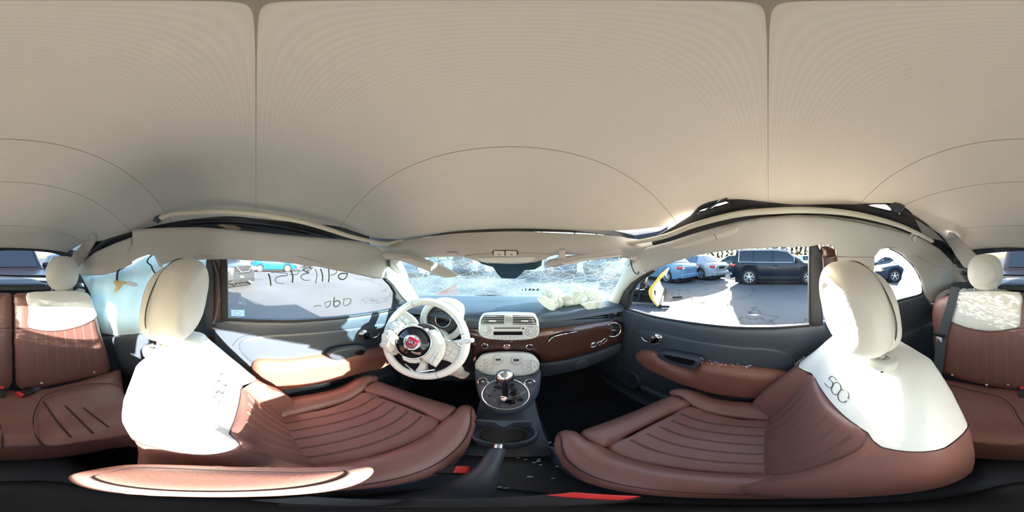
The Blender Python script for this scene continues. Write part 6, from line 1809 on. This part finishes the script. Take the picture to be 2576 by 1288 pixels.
def car(name, at, yaw, label, pnt, L_=4.6, W_=1.8, H_=1.45, kind='sedan', group=None, wr=.33, glassm=None, cladding=False, wheels=True, rear_lamps=True, front_lamps=True, spokes=5, dbl=True, plate=False, chrome=False, handles=True, skip=()):
    """x forward, y left, z up; at = ground point of the middle of the car."""
    root = thing(name, (at[0], at[1], -CZ), label, 'car', group, rot=yaw)
    ROOT[root.name] = np.zeros(3)
    h = L_ / 2; wb = L_ * .295
    G_ = glassm or M['cglass']
    if kind == 'suv':
        top = [(-h, .95), (-h + .08, 1.02), (-h + .25, 1.10), (h * .40, 1.09), (h * .50, 1.07), (h * .80, 1.00), (h - .12, .92), (h, .78)]
        roof = [(-h + .10, 1.12), (-h + .34, H_ - .06), (-h + .70, H_), (-h * .1, H_ + .0), (h * .16, H_ - .06), (h * .30, 1.38), (h * .50, 1.08)]
    elif kind == 'wagon':
        top = [(-h, .75), (-h + .08, .90), (-h + .25, .98), (h * .36, .98), (h * .46, .96), (h * .80, .88), (h - .15, .78), (h, .64)]
        roof = [(-h + .08, 1.0), (-h + .30, H_ - .08), (-h + .7, H_), (-h * .1, H_), (h * .14, H_ - .06), (h * .26, 1.26), (h * .46, .97)]
    else:
        top = [(-h, .82), (-h + .06, .97), (-h + .30, 1.00), (-h + .75, 1.00), (h * .34, .96), (h * .44, .94), (h * .80, .84), (h - .15, .74), (h, .60)]
        roof = [(-h + .62, 1.01), (-h + 1.15, H_ - .06), (-h + 1.55, H_), (-h * .05, H_), (h * .10, H_ - .05), (h * .20, 1.26), (h * .44, .95)]
    sill = .24 if kind != 'suv' else .30
    ar = wr * 1.16
    xs = sorted(set(list(np.linspace(-h, h, 38)) + [s * wb + ar * q for s in (-1, 1) for q in (-1.002, -.999, -.97, -.88, -.7, -.4, 0, .4, .7, .88, .97, .999, 1.002)]))
    xs = [x for x in xs if -h <= x <= h]
    def bot(x):
        z = sill + .10 * sstep(abs(x), h - .45, h)
        for s in (-1, 1):
            d = abs(x - s * wb)
            if d < ar: z = max(z, wr + math.sqrt(ar * ar - d * d))
        return z
    def hw(x, t):
        e = 1 - .16 * sstep(abs(x), h - .65, h) - .22 * sstep(abs(x), h - .18, h)
        return W_ / 2 * e * (.955 + .045 * math.sin(min(t, 1) * PI * .85) - .05 * max(0, t - .75))
    rows = [0, .12, .25, .4, .55, .7, .82, .92, 1.0]
    Gd = []
    for x in xs:
        zb, zt = bot(x), float(interp(x, top))
        r = [(x, hw(x, t), zb + (zt - zb) * t) for t in rows]
        wt = r[-1][1]
        cap = [(x, wt * q, zt + .03 * (1 - q * q)) for q in (.93, .75, .4, 0, -.4, -.75, -.93)]
        Gd.append(r + cap + [(p[0], -p[1], p[2]) for p in r[::-1]])
    V, F = grid_vf(np.array(Gd)); n = len(Gd[0])
    F = [f[::-1] for f in F]
    F.append(list(range(n))[::-1]); F.append([(len(Gd) - 1) * n + k for k in range(n)])
    body = mk('body', V, F, pnt, root, local=True)
    # greenhouse shell, pillars in body colour, panes set proud of it
    x0, x1 = roof[0][0], roof[-1][0]
    wB, wR = W_ / 2 * .90, W_ / 2 * .70
    def gz(x): return float(interp(x, roof))
    def bz(x): return float(interp(x, top)) - .01
    def gw(x, t): return (wB + (wR - wB) * t ** 1.2) * (1 - .10 * sstep(x, x1 - 1.0, x1) - .06 * sstep(-x, -x0 - .6, -x0))
    gx = sorted(set(list(np.linspace(x0, x1, 26)) + [p[0] for p in roof]))
    Gd = []
    for x in gx:
        b, z = bz(x), max(gz(x), bz(x) + .002)
        rel = (z - b) / (H_ - 1.0)
        r = [(x, gw(x, t * rel), b + (z - b) * t) for t in (0, .3, .6, .85, .96, 1.0)]
        r[-1] = (x, r[-1][1] * .93, z + .012)
        wt = r[-1][1]
        Gd.append(r + [(x, wt * q, z + .012 + .03 * rel * (1 - q * q)) for q in (.6, 0, -.6)] + [(p[0], -p[1], p[2]) for p in r[::-1]])
    V, F = grid_vf(np.array(Gd)); F = [f[::-1] for f in F]
    n = len(Gd[0]); F.append(list(range(n))[::-1]); F.append([(len(Gd) - 1) * n + k for k in range(n)])
    mk('cabin_roof', V, F, pnt, root, local=True)
    def pane(xa, xb, s, nm='side_window'):
        P = []
        for x in np.linspace(xa, xb, 9):
            b, z = bz(x) + .025, gz(x) - .055
            z = max(z, b + .01)
            rel = lambda zz: (zz - bz(x)) / (H_ - 1.0)
            P.append([(x, s * (gw(x, rel(b + (z - b) * t)) + .006), b + (z - b) * t) for t in (0, .33, .66, 1)])
        g = thick_grid(nm, np.array(P), .004 * s, G_, root, local=True)
        return P
    span = x1 - x0
    cuts = {'sedan': [(x0 + span * .24, x0 + span * .345), (x0 + span * .36, x0 + span * .56), (x0 + span * .585, x0 + span * .87)], 'suv': [(x0 + span * .10, x0 + span * .30), (x0 + span * .315, x0 + span * .56), (x0 + span * .585, x0 + span * .86)], 'wagon': [(x0 + span * .10, x0 + span * .30), (x0 + span * .32, x0 + span * .56), (x0 + span * .585, x0 + span * .86)]}[kind]
    for s in (-1, 1):
        allp = []
        for (a, b) in cuts: allp += pane(a, b, s)
        if chrome:
            lowp = [np.array(p[0]) + np.array((0, s * .004, -.012)) for p in allp]; upp = [np.array(p[-1]) + np.array((0, s * .004, .012)) for p in allp]
            tube('window_trim', np.array(lowp + upp[::-1]), .020, M['brightwork'], root, n=6, local=True, closed=True)
    def slant(xa, xb, nm, wid=.86):
        P = []
        for t in np.linspace(0, 1, 5):
            x = xa + (xb - xa) * t; z = gz(x)
            rel = (z - bz(x)) / (H_ - 1.0)
            dz_ = (gz(xa + .01) - gz(xa - .01)) 
            nx = .012 if xb > xa else -.012
            P.append([(x + nx, gw(x, rel) * wid * q, z + .028 + .02 * rel * (1 - q * q)) for q in (-1, -.5, 0, .5, 1)])
        thick_grid(nm, np.array(P), .003 * (1 if xb > xa else -1), G_, root, local=True)
    slant(roof[4][0] + .03, roof[-1][0] - .05, 'windscreen')
    slant(roof[1][0] - .02, roof[0][0] + .03, 'rear_window', .80)
    if wheels:
        for sx_ in (-1, 1):
            for s in (-1, 1):
                wheel(root, sx_ * wb, s * (W_ / 2 - .12), wr, s, spokes=spokes, dbl=dbl)
                V, F = lathe_vf([(ar * .99, -.16), (ar * .99, .085), (.01, .0)], (sx_ * wb, s * (W_ / 2 - .17), wr), (0, s, 0), 26)
                mk('wheel_arch', V, F, M['arch'], root, local=True)
                if cladding:
                    q = [(sx_ * wb + ar * 1.04 * math.cos(t), s * (W_ / 2 - .01), wr + ar * 1.04 * math.sin(t)) for t in np.linspace(-.15, PI + .15, 18)]
                    tube('arch_cladding', q, .035, M['arch'], root, n=6, local=True, flat=.8)
    V, F = box_vf((0, 0, .22), (L_ * .90, W_ * .80, .30), bev=.1); mk('underbody', V, F, M['arch'], root, local=True)
    if cladding:
        for s in (-1, 1):
            V, F = box_vf((0, s * (W_ / 2 - .03), sill + .07), (2 * wb - 2 * ar - .02, .07, .16), bev=.2); mk('sill_cladding', V, F, M['arch'], root, local=True)
    if rear_lamps:
        for s in (-1, 1):
            z = .82 if kind == 'sedan' else .95
            V, F = super_vf((-h + .16, s * W_ * .36, z), (.16, .17, .075), .4, .4, 18, 10); l = mk('tail_lamp', V, F, M['tail'], root, local=True)
            V, F = super_vf((-h + .07, s * W_ * .34, z - .035), (.10, .08, .035), .5, .5, 14, 8); mk('reversing_lens', V, F, M['lens'], l, local=True)
        V, F = box_vf((-h + .05, 0, .40), (.16, W_ * .80, .22), bev=.25); mk('rear_bumper', V, F, pnt, root, local=True)
        V, F = box_vf((-h - .0, 0, .74), (.04, .56, .15), bev=.2); mk('plate_recess', V, F, M['arch'] if plate else pnt, root, local=True)
    if front_lamps:
        for s in (-1, 1):
            V, F = super_vf((h - .15, s * W_ * .37, .68 if kind != 'suv' else .84), (.24, .15, .085), .6, .6, 18, 10); l = mk('headlamp', V, F, M['lens'], root, local=True)
            V, F = super_vf((h - .33, s * W_ * .43, .69 if kind != 'suv' else .85), (.08, .06, .05), .7, .7, 12, 8); mk('indicator', V, F, M['amber'], l, local=True)
        V, F = box_vf((h - .03, 0, .58 if kind != 'suv' else .72), (.08, W_ * .46, .16), bev=.3); gr = mk('grille', V, F, M['arch'], root, local=True)
        tube('grille_trim', [(h + .015, y, (.58 if kind != 'suv' else .72) + .02 * k) for k in (0,) for y in np.linspace(-W_ * .22, W_ * .22, 5)], .014, M['chrome'], gr, n=6, local=True)
        V, F = box_vf((h - .02, 0, .34), (.10, W_ * .70, .16), bev=.3); mk('front_bumper', V, F, M['arch'], root, local=True)
    for s in (-1, 1):
        xm = roof[-1][0] - .42
        V, F = super_vf((xm, s * (W_ / 2 * .90 + .13), bz(xm) + .08), (.07, .10, .075), .6, .6, 14, 8); mk('door_mirror', V, F, pnt if not cladding else M['arch'], root, local=True)
        if handles:
            for xx in (cuts[1][0] + .10, cuts[2][0] + .10):
                zz = bz(xx) - .14; tt = (zz - bot(xx)) / max(.1, (bz(xx) - bot(xx)))
                V, F = super_vf((xx, s * (hw(xx, tt) + .012), zz), (.11, .022, .022), .7, .7, 14, 8); mk('door_handle', V, F, pnt, root, local=True)
            for xx in (cuts[1][0] - .02, cuts[2][0] - .02, cuts[2][1] + .06):
                q = [(xx, s * (hw(xx, t) + .002), bot(xx) + (bz(xx) - bot(xx)) * t) for t in np.linspace(.06, .97, 9)]
                tube('door_gap', q, .006, M['arch'], root, n=4, local=True)
    return root, h, wb

def at(u, d):
    """ground point d metres away in the direction of panorama column u"""
    a = (u - 1288) * K
    return (math.sin(a) * d, math.cos(a) * d)

# dark SUV broadside on the passenger side: tail to the left of the view
suv, _, _ = car('suv', (8.55, -.6), math.radians(-95), 'dark blue black SUV with chrome window trim standing broadside beyond the passenger window', paint('midnight_blue_paint', (.006, .009, .018), .2), 4.85, 1.92, 1.72, 'suv', wr=.375, cladding=True, chrome=True)
tube('roof_rail', [(-1.7, .72, 1.76), (-.6, .73, 1.79), (.5, .70, 1.75)], .018, M['alu'], suv, n=6, local=True)
tube('roof_rail', [(-1.7, -.72, 1.76), (-.6, -.73, 1.79), (.5, -.70, 1.75)], .018, M['alu'], suv, n=6, local=True)
# saloons behind the plough
car('sedan', (9.87, 4.82), math.radians(71), 'silver saloon parked nose away, left of the dark SUV', paint('silver_paint', (.26, .28, .31), .5), 4.6, 1.78, 1.45, glassm=M['cglassb'], plate=True)
car('sedan', (7.87, 6.07), math.radians(80), 'light blue saloon with a bent rear bumper behind the yellow snow plough', paint('sky_blue_paint', (.115, .20, .29), .4), 4.55, 1.76, 1.44, glassm=M['cglassb'], spokes=7, dbl=False, plate=False)
car('sedan', (15.0, 3.2), math.radians(70), 'dark green saloon half hidden between the silver saloon and the SUV', paint('bottle_green_paint', (.05, .09, .09), .3), 4.6, 1.78, 1.45)
car('sedan', at(1750, 18.5), math.radians(60), 'white saloon whose sunlit roof shows over the silver saloon', paint('white_paint', (.72, .73, .74), .0), 4.6, 1.78, 1.45)
car('sedan', at(2032, 16.5), math.radians(-70), 'pale grey saloon beyond the nose of the dark SUV', paint('pale_grey_paint', (.45, .47, .50), .3), 4.6, 1.78, 1.45)
car('sedan', at(2060, 21), math.radians(-70), 'white saloon roof farthest off beyond the nose of the dark SUV', paint('white_paint', (.72, .73, .74), .0), 4.6, 1.78, 1.45)
# dark saloon seen through the broken quarter window
car('sedan', (6.4, -7.58), math.radians(70), 'dark blue saloon with a headlamp and alloy wheel seen through the broken rear side window', paint('navy_paint', (.022, .035, .055), .3), 4.7, 1.8, 1.46, wr=.335, dbl=False)
car('sedan', (10.4, -9.2), math.radians(70), 'charcoal saloon behind the dark blue one in the broken rear side window', paint('charcoal_paint', (.06, .07, .08), .3), 4.6, 1.8, 1.45)
# car close behind the back window
car('suv', (-.25, -5.0), math.radians(91), 'dark bronze SUV parked nose first right behind the back window', paint('dark_bronze_paint', (.022, .017, .018), .2), 4.7, 1.88, 1.72, 'suv', wr=.36)
car('sedan', (-2.75, -5.9), math.radians(90), 'dark navy saloon next to the bronze SUV behind the back window', paint('ink_blue_paint', (.02, .03, .05), .2), 4.6, 1.8, 1.46)
# driver side
cx_, cy_ = at(590, 6.3)
cro, ch, _ = car('crossover', (-8.6, -2.15), math.radians(45), 'silver crossover with a smashed front bumper at the rear edge of the driver window', paint('silver_grey_paint', (.035, .039, .043), .5), 4.6, 1.84, 1.70, 'suv', wr=.36, cladding=False)
rnd = random.Random(9)
for k in range(9):
    y = rnd.uniform(-.8, .5); z = rnd.uniform(.22, .55); s = rnd.uniform(.06, .16)
    V, F = box_vf((ch + rnd.uniform(-.06, .08), y, z), (s * .4, s * 1.8, s * .7), Matrix.Rotation(rnd.uniform(-.7, .7), 3, 'X') @ Matrix.Rotation(rnd.uniform(-.5, .5), 3, 'Z'), .2)
    mk('broken_bumper', V, F, [M['arch'], M['rim'], M['arch'], paint('silver_scrap', (.42, .44, .46), .5)][k % 4] if k < 4 else M['arch'], cro, local=True)
V, F = box_vf((ch + .02, 0, .86), (.06, .86, .24), bev=.25); mk('upper_grille', V, F, M['arch'], cro, local=True)
tube('grille_chevron', [(ch + .05, -.46, .98), (ch + .07, -.20, .72), (ch + .07, .20, .72), (ch + .05, .46, .98)], .028, M['chrome'], cro, n=6, local=True)
car('hatchback', at(688, 15.0), math.radians(84), 'bright blue hatchback beyond the lot seen through the driver window', paint('bright_blue_paint', (.006, .06, .30), .3), 4.1, 1.74, 1.50, 'wagon', spokes=9, dbl=False, wr=.31)
def wreck(name, c, seed, n, spread, label):
    t = thing(name, (c[0], c[1], -CZ), label, 'wreckage', 'heaps of crash wreckage'); ROOT[t.name] = np.zeros(3)
    r = random.Random(seed)
    ms = [M['arch'], M['rim'], M['arch'], M['tyre'], M['alu'], paint('scrap_paint', (.25, .22, .20), .3)]
    for k in range(n):
        p = (r.uniform(-spread, spread), r.uniform(-.5, .5), r.uniform(.08, .55))
        R = Matrix.Rotation(r.uniform(-1, 1), 3, 'X') @ Matrix.Rotation(r.uniform(-1, 1), 3, 'Z') @ Matrix.Rotation(r.uniform(-.6, .6), 3, 'Y')
        if k % 3 == 0:
            q = crom([np.array(p) + np.array([r.uniform(-.5, .5), r.uniform(-.3, .3), r.uniform(-.06, .5)]) for _ in range(4)], 4, False)
            q[:, 2] = np.maximum(q[:, 2], .03)
            tube('bent_pipe', q, r.uniform(.015, .035), ms[k % 6], t, n=6, local=True)
        else:
            V, F = box_vf(p, (r.uniform(.1, .6), r.uniform(.1, .35), r.uniform(.05, .25)), R, .2); V[:, 2] = np.maximum(V[:, 2], .005)
            mk('scrap_panel', V, F, ms[(k + 1) % 6], t, local=True)
    return t
wreck('wreckage', at(770, 14.4), 3, 16, .6, 'heap of torn engine parts right of the bright blue hatchback')
wreck('wreckage', at(604, 14.2), 8, 18, .8, 'heap of mangled car parts left of the bright blue hatchback')
# row ahead, seen only through the cracks
for u, d, c, yw, kd, nm in ((1070, 10.5, (.16, .20, .26), 95, 'sedan', 'blue grey saloon ahead behind the left end of the cracked windscreen'), (1185, 11.5, (.05, .06, .08), 88, 'suv', 'black SUV ahead left of the rear view mirror patch'), (1300, 12, (.50, .52, .54), 92, 'sedan', 'silver saloon ahead below the rear view mirror patch'), (1405, 11.5, (.04, .08, .14), 90, 'suv', 'navy SUV ahead beyond the passenger airbag'), (1515, 10.5, (.20, .22, .24), 86, 'sedan', 'grey saloon ahead behind the right end of the cracked windscreen')):
    car('sedan' if kd == 'sedan' else 'suv', at(u, d + 2), math.radians(yw), nm, paint('ahead_paint', c, .2), 4.6, 1.8, 1.45 if kd == 'sedan' else 1.72, kd)

# ------------------------------------------------------------------ snow plough
px, py = 3.36, 2.62
sp0 = thing('snow_plough', (px, py, -CZ), 'snow plough with a tall curved yellow rimmed blade and black lift frame', 'snow plough', rot=math.radians(-57))
ROOT[sp0.name] = np.zeros(3)
M['yellow'] = mat('plough_yellow', (.78, .47, .06), .45, var=.12)
M['yface'] = mat('worn_blade_face', (.80, .72, .52), .4, var=.12, vscale=4)
HB = .88
def prof(t): return -.30 * math.sin(PI * (t * .92 + .02)) + .22 * t, HB * t      # crescent, hollow side +x
G = []
for y in np.linspace(0, 2.3, 10):
    G.append([(prof(t)[0], y, .04 + prof(t)[1]) for t in np.linspace(0, 1, 17)])
bl_ = thick_grid('blade', np.array(G), .02, M['yface'], sp0, local=True)
for y in (-.02, .75, 1.5, 2.3):
    R = []
    for t in np.linspace(0, 1, 17):
        x, z = prof(t); R.append([(x - .01, y - .02, .04 + z), (x - .11 * (1 - .5 * abs(2 * t - 1)), y - .02, .04 + z)])
    thick_grid('blade_rib', np.array(R), .03, M['yellow'], sp0, local=True)
for k in range(7):
    t = .10 + k * .13; x, z = prof(t)
    V, F = lathe_vf([(.018, 0), (.016, .012), (.003, .014)], (x - .055, -.022, .04 + z), (0, -1, 0), 10); mk('rib_bolt', V, F, M['arch'], sp0, local=True)
V, F = box_vf((.02, 1.15, .05), (.05, 2.36, .10), bev=.1); mk('cutting_edge', V, F, M['arch'], sp0, local=True)
V, F = box_vf((.10, -.02, .05), (.30, .10, .06), bev=.2); mk('trip_shoe', V, F, M['arch'], sp0, local=True)
# push frame and lift mast
MS = np.array((.42, -.62, 0.0))
def ms(p): q = np.array(p, float) + MS; q[..., 2] *= .80; return q
for pts, r in (([(-.68, .9, .35), (-1.25, .9, .38)], .05), ([(-.68, 1.8, .35), (-1.25, 1.2, .38)], .05), ([(-1.2, .70, .38), (-1.2, 1.4, .38)], .06), ([(-1.05, .8, .15), (-.85, .85, 1.15)], .04), ([(-1.05, 1.3, .15), (-.85, 1.25, 1.15)], .04), ([(-.85, .82, 1.12), (-.85, 1.28, 1.12)], .04)):
    tube('push_beam', ms(pts), r, M['arch'], sp0, n=8, local=True)
for pts in ([(-1.0, .95, .45), (-.80, .95, 1.0)], [(-.95, 1.15, .5), (-.7, 1.2, .55)], [(-1.2, .8, .5), (-.85, .75, .6)]):
    p = ms(pts); m_ = p[0] + (p[1] - p[0]) * .6
    rm = tube('hydraulic_ram', [p[0], m_], .035, M['arch'], sp0, n=10, local=True)
    tube('ram_rod', [m_, p[1]], .016, M['chrome'], rm, n=8, local=True)
for k in range(4):
    q = ms(crom([(-1.0, .8 + .12 * k, .55), (-.95, .75 + .15 * k, .85 + .05 * k), (-.8, .8 + .1 * k, .7), (-.75, .85 + .1 * k, .5)], 6, False))
    tube('hydraulic_hose', q, .012, M['tyre'], sp0, n=6, local=True)
V, F = box_vf(ms((-.85, 1.0, 1.22)), (.38, .34, .08), Matrix.Rotation(.25, 3, 'Y'), .25); mk('mast_cover', V, F, M['yellow'], sp0, local=True)
R = [[(-1.15 + x, y, z) for x in (0, .5, 1.0)] for y, z in ((.30, .42), (.28, .24), (.32, .04))]
thick_grid('rubber_flap', smooth_grid(np.array(R), 4, 4), .02, M['arch'], sp0, local=True)
tube('marker_rod', [(.32, .9, .06), (.62, 1.0, .05)], .03, M['arch'], sp0, n=8, local=True)

# ------------------------------------------------------------------ pines at the back of the lot
M['bark'] = mat('pine_bark', (.11, .075, .055), .95, var=.3)
M['needle'] = mat('pine_needles', (.022, .038, .018), .85, var=.35)
def pine(seed):
    r = random.Random(seed)
    t = thing('pine_tree', (0, 0, -CZ), None, 'tree'); ROOT[t.name] = np.zeros(3)
    H = r.uniform(8.5, 10.5)
    tr = tube('trunk', [(0, 0, -.1), (r.uniform(-.15, .15), r.uniform(-.15, .15), H * .5), (0, 0, H)], [.17, .12, .03], M['bark'], t, n=7, local=True)
    b = MB()
    for k in range(170):
        z = H * (.10 + .90 * (k / 170) ** .9); L_ = (1 - z / H) * 1.35 + .3; a = r.uniform(0, 2 * PI)
        c = np.array((math.cos(a), math.sin(a), 0.0)); s = np.array((-c[1], c[0], 0)); Lr = L_ * r.uniform(.5, 1.1)
        p0 = np.array((0, 0, z)); dr = r.uniform(.1, .5)
        for j in range(4):
            f = .25 + .25 * j
            o = p0 + c * Lr * f - np.array((0, 0, dr * f)); wd = .42 * (1.15 - f) * L_ * .5 + .12
            tp = o + c * Lr * .34 - np.array((0, 0, r.uniform(.0, .25)))
            b.add([o + s * wd, tp, o - s * wd, o + np.array((0, 0, .16))], [[0, 1, 3], [1, 2, 3], [2, 0, 3], [0, 2, 1]])
    b.build('foliage', M['needle'], t, smooth=False, local=True)
    return t
protos = [pine(k) for k in (1, 2, 3)]
spots = []
r = random.Random(21)
for k, az in enumerate(np.linspace(-42, 42, 22)): spots.append((az + r.uniform(-.5, .5), 55 + 7 * (k % 2) + r.uniform(-1, 1)))
for k, az in enumerate(np.linspace(50, 124, 44)): spots.append((az + r.uniform(-.3, .3), 52 + 6 * (k % 3) + r.uniform(-.8, .8)))
for k, (az, d) in enumerate(spots):
    pr = protos[k % 3]
    if k < 3: o = pr
    else:
        o = pr.copy(); COL.objects.link(o)
        for ch in pr.children:
            c = ch.copy(); COL.objects.link(c); c.parent = o
    a = math.radians(az)
    o.location = (math.sin(a) * d, math.cos(a) * d, 0); o.rotation_euler = (0, 0, r.uniform(0, 6.28))
    s = r.uniform(.85, 1.15); o.scale = (s, s, s)
    o['category'] = 'tree'
    if az < 45: o['label'] = 'tall pine in the tree line ahead beyond the cracked windscreen'; o['group'] = 'pines ahead of the windscreen'
    else: o['label'] = 'tall pine in the tree line beyond the cars on the passenger side'; o['group'] = 'pines on the passenger side'
# small litter on the lot
r = random.Random(31)
for k, (u, v) in enumerate(((1742, 690 + 60), (1768, 762), (1797, 744), (1830, 768), (1890, 785))):
    p = PZ(u, v, -CZ)
    q = crom([p + np.array((r.uniform(-.09, .09), r.uniform(-.09, .09), .012 + .004 * j)) for j in range(4)], 4, False)
    o = tube('twig', q, .006, M['bark'], n=5)
    tag(o, 'small dry twig lying on the asphalt outside the passenger window', 'twig', 'twigs on the asphalt')
o = patch('litter_strip', [(1882, 792), (1900, 790), (1912, 792), (1900, 794)], gZ(-CZ + .004), M['paper'], bulge=.004, edge=.02, depth=.003, step=4)
tag(o, 'thin pale strip of litter on the shaded asphalt outside the passenger window', 'litter')
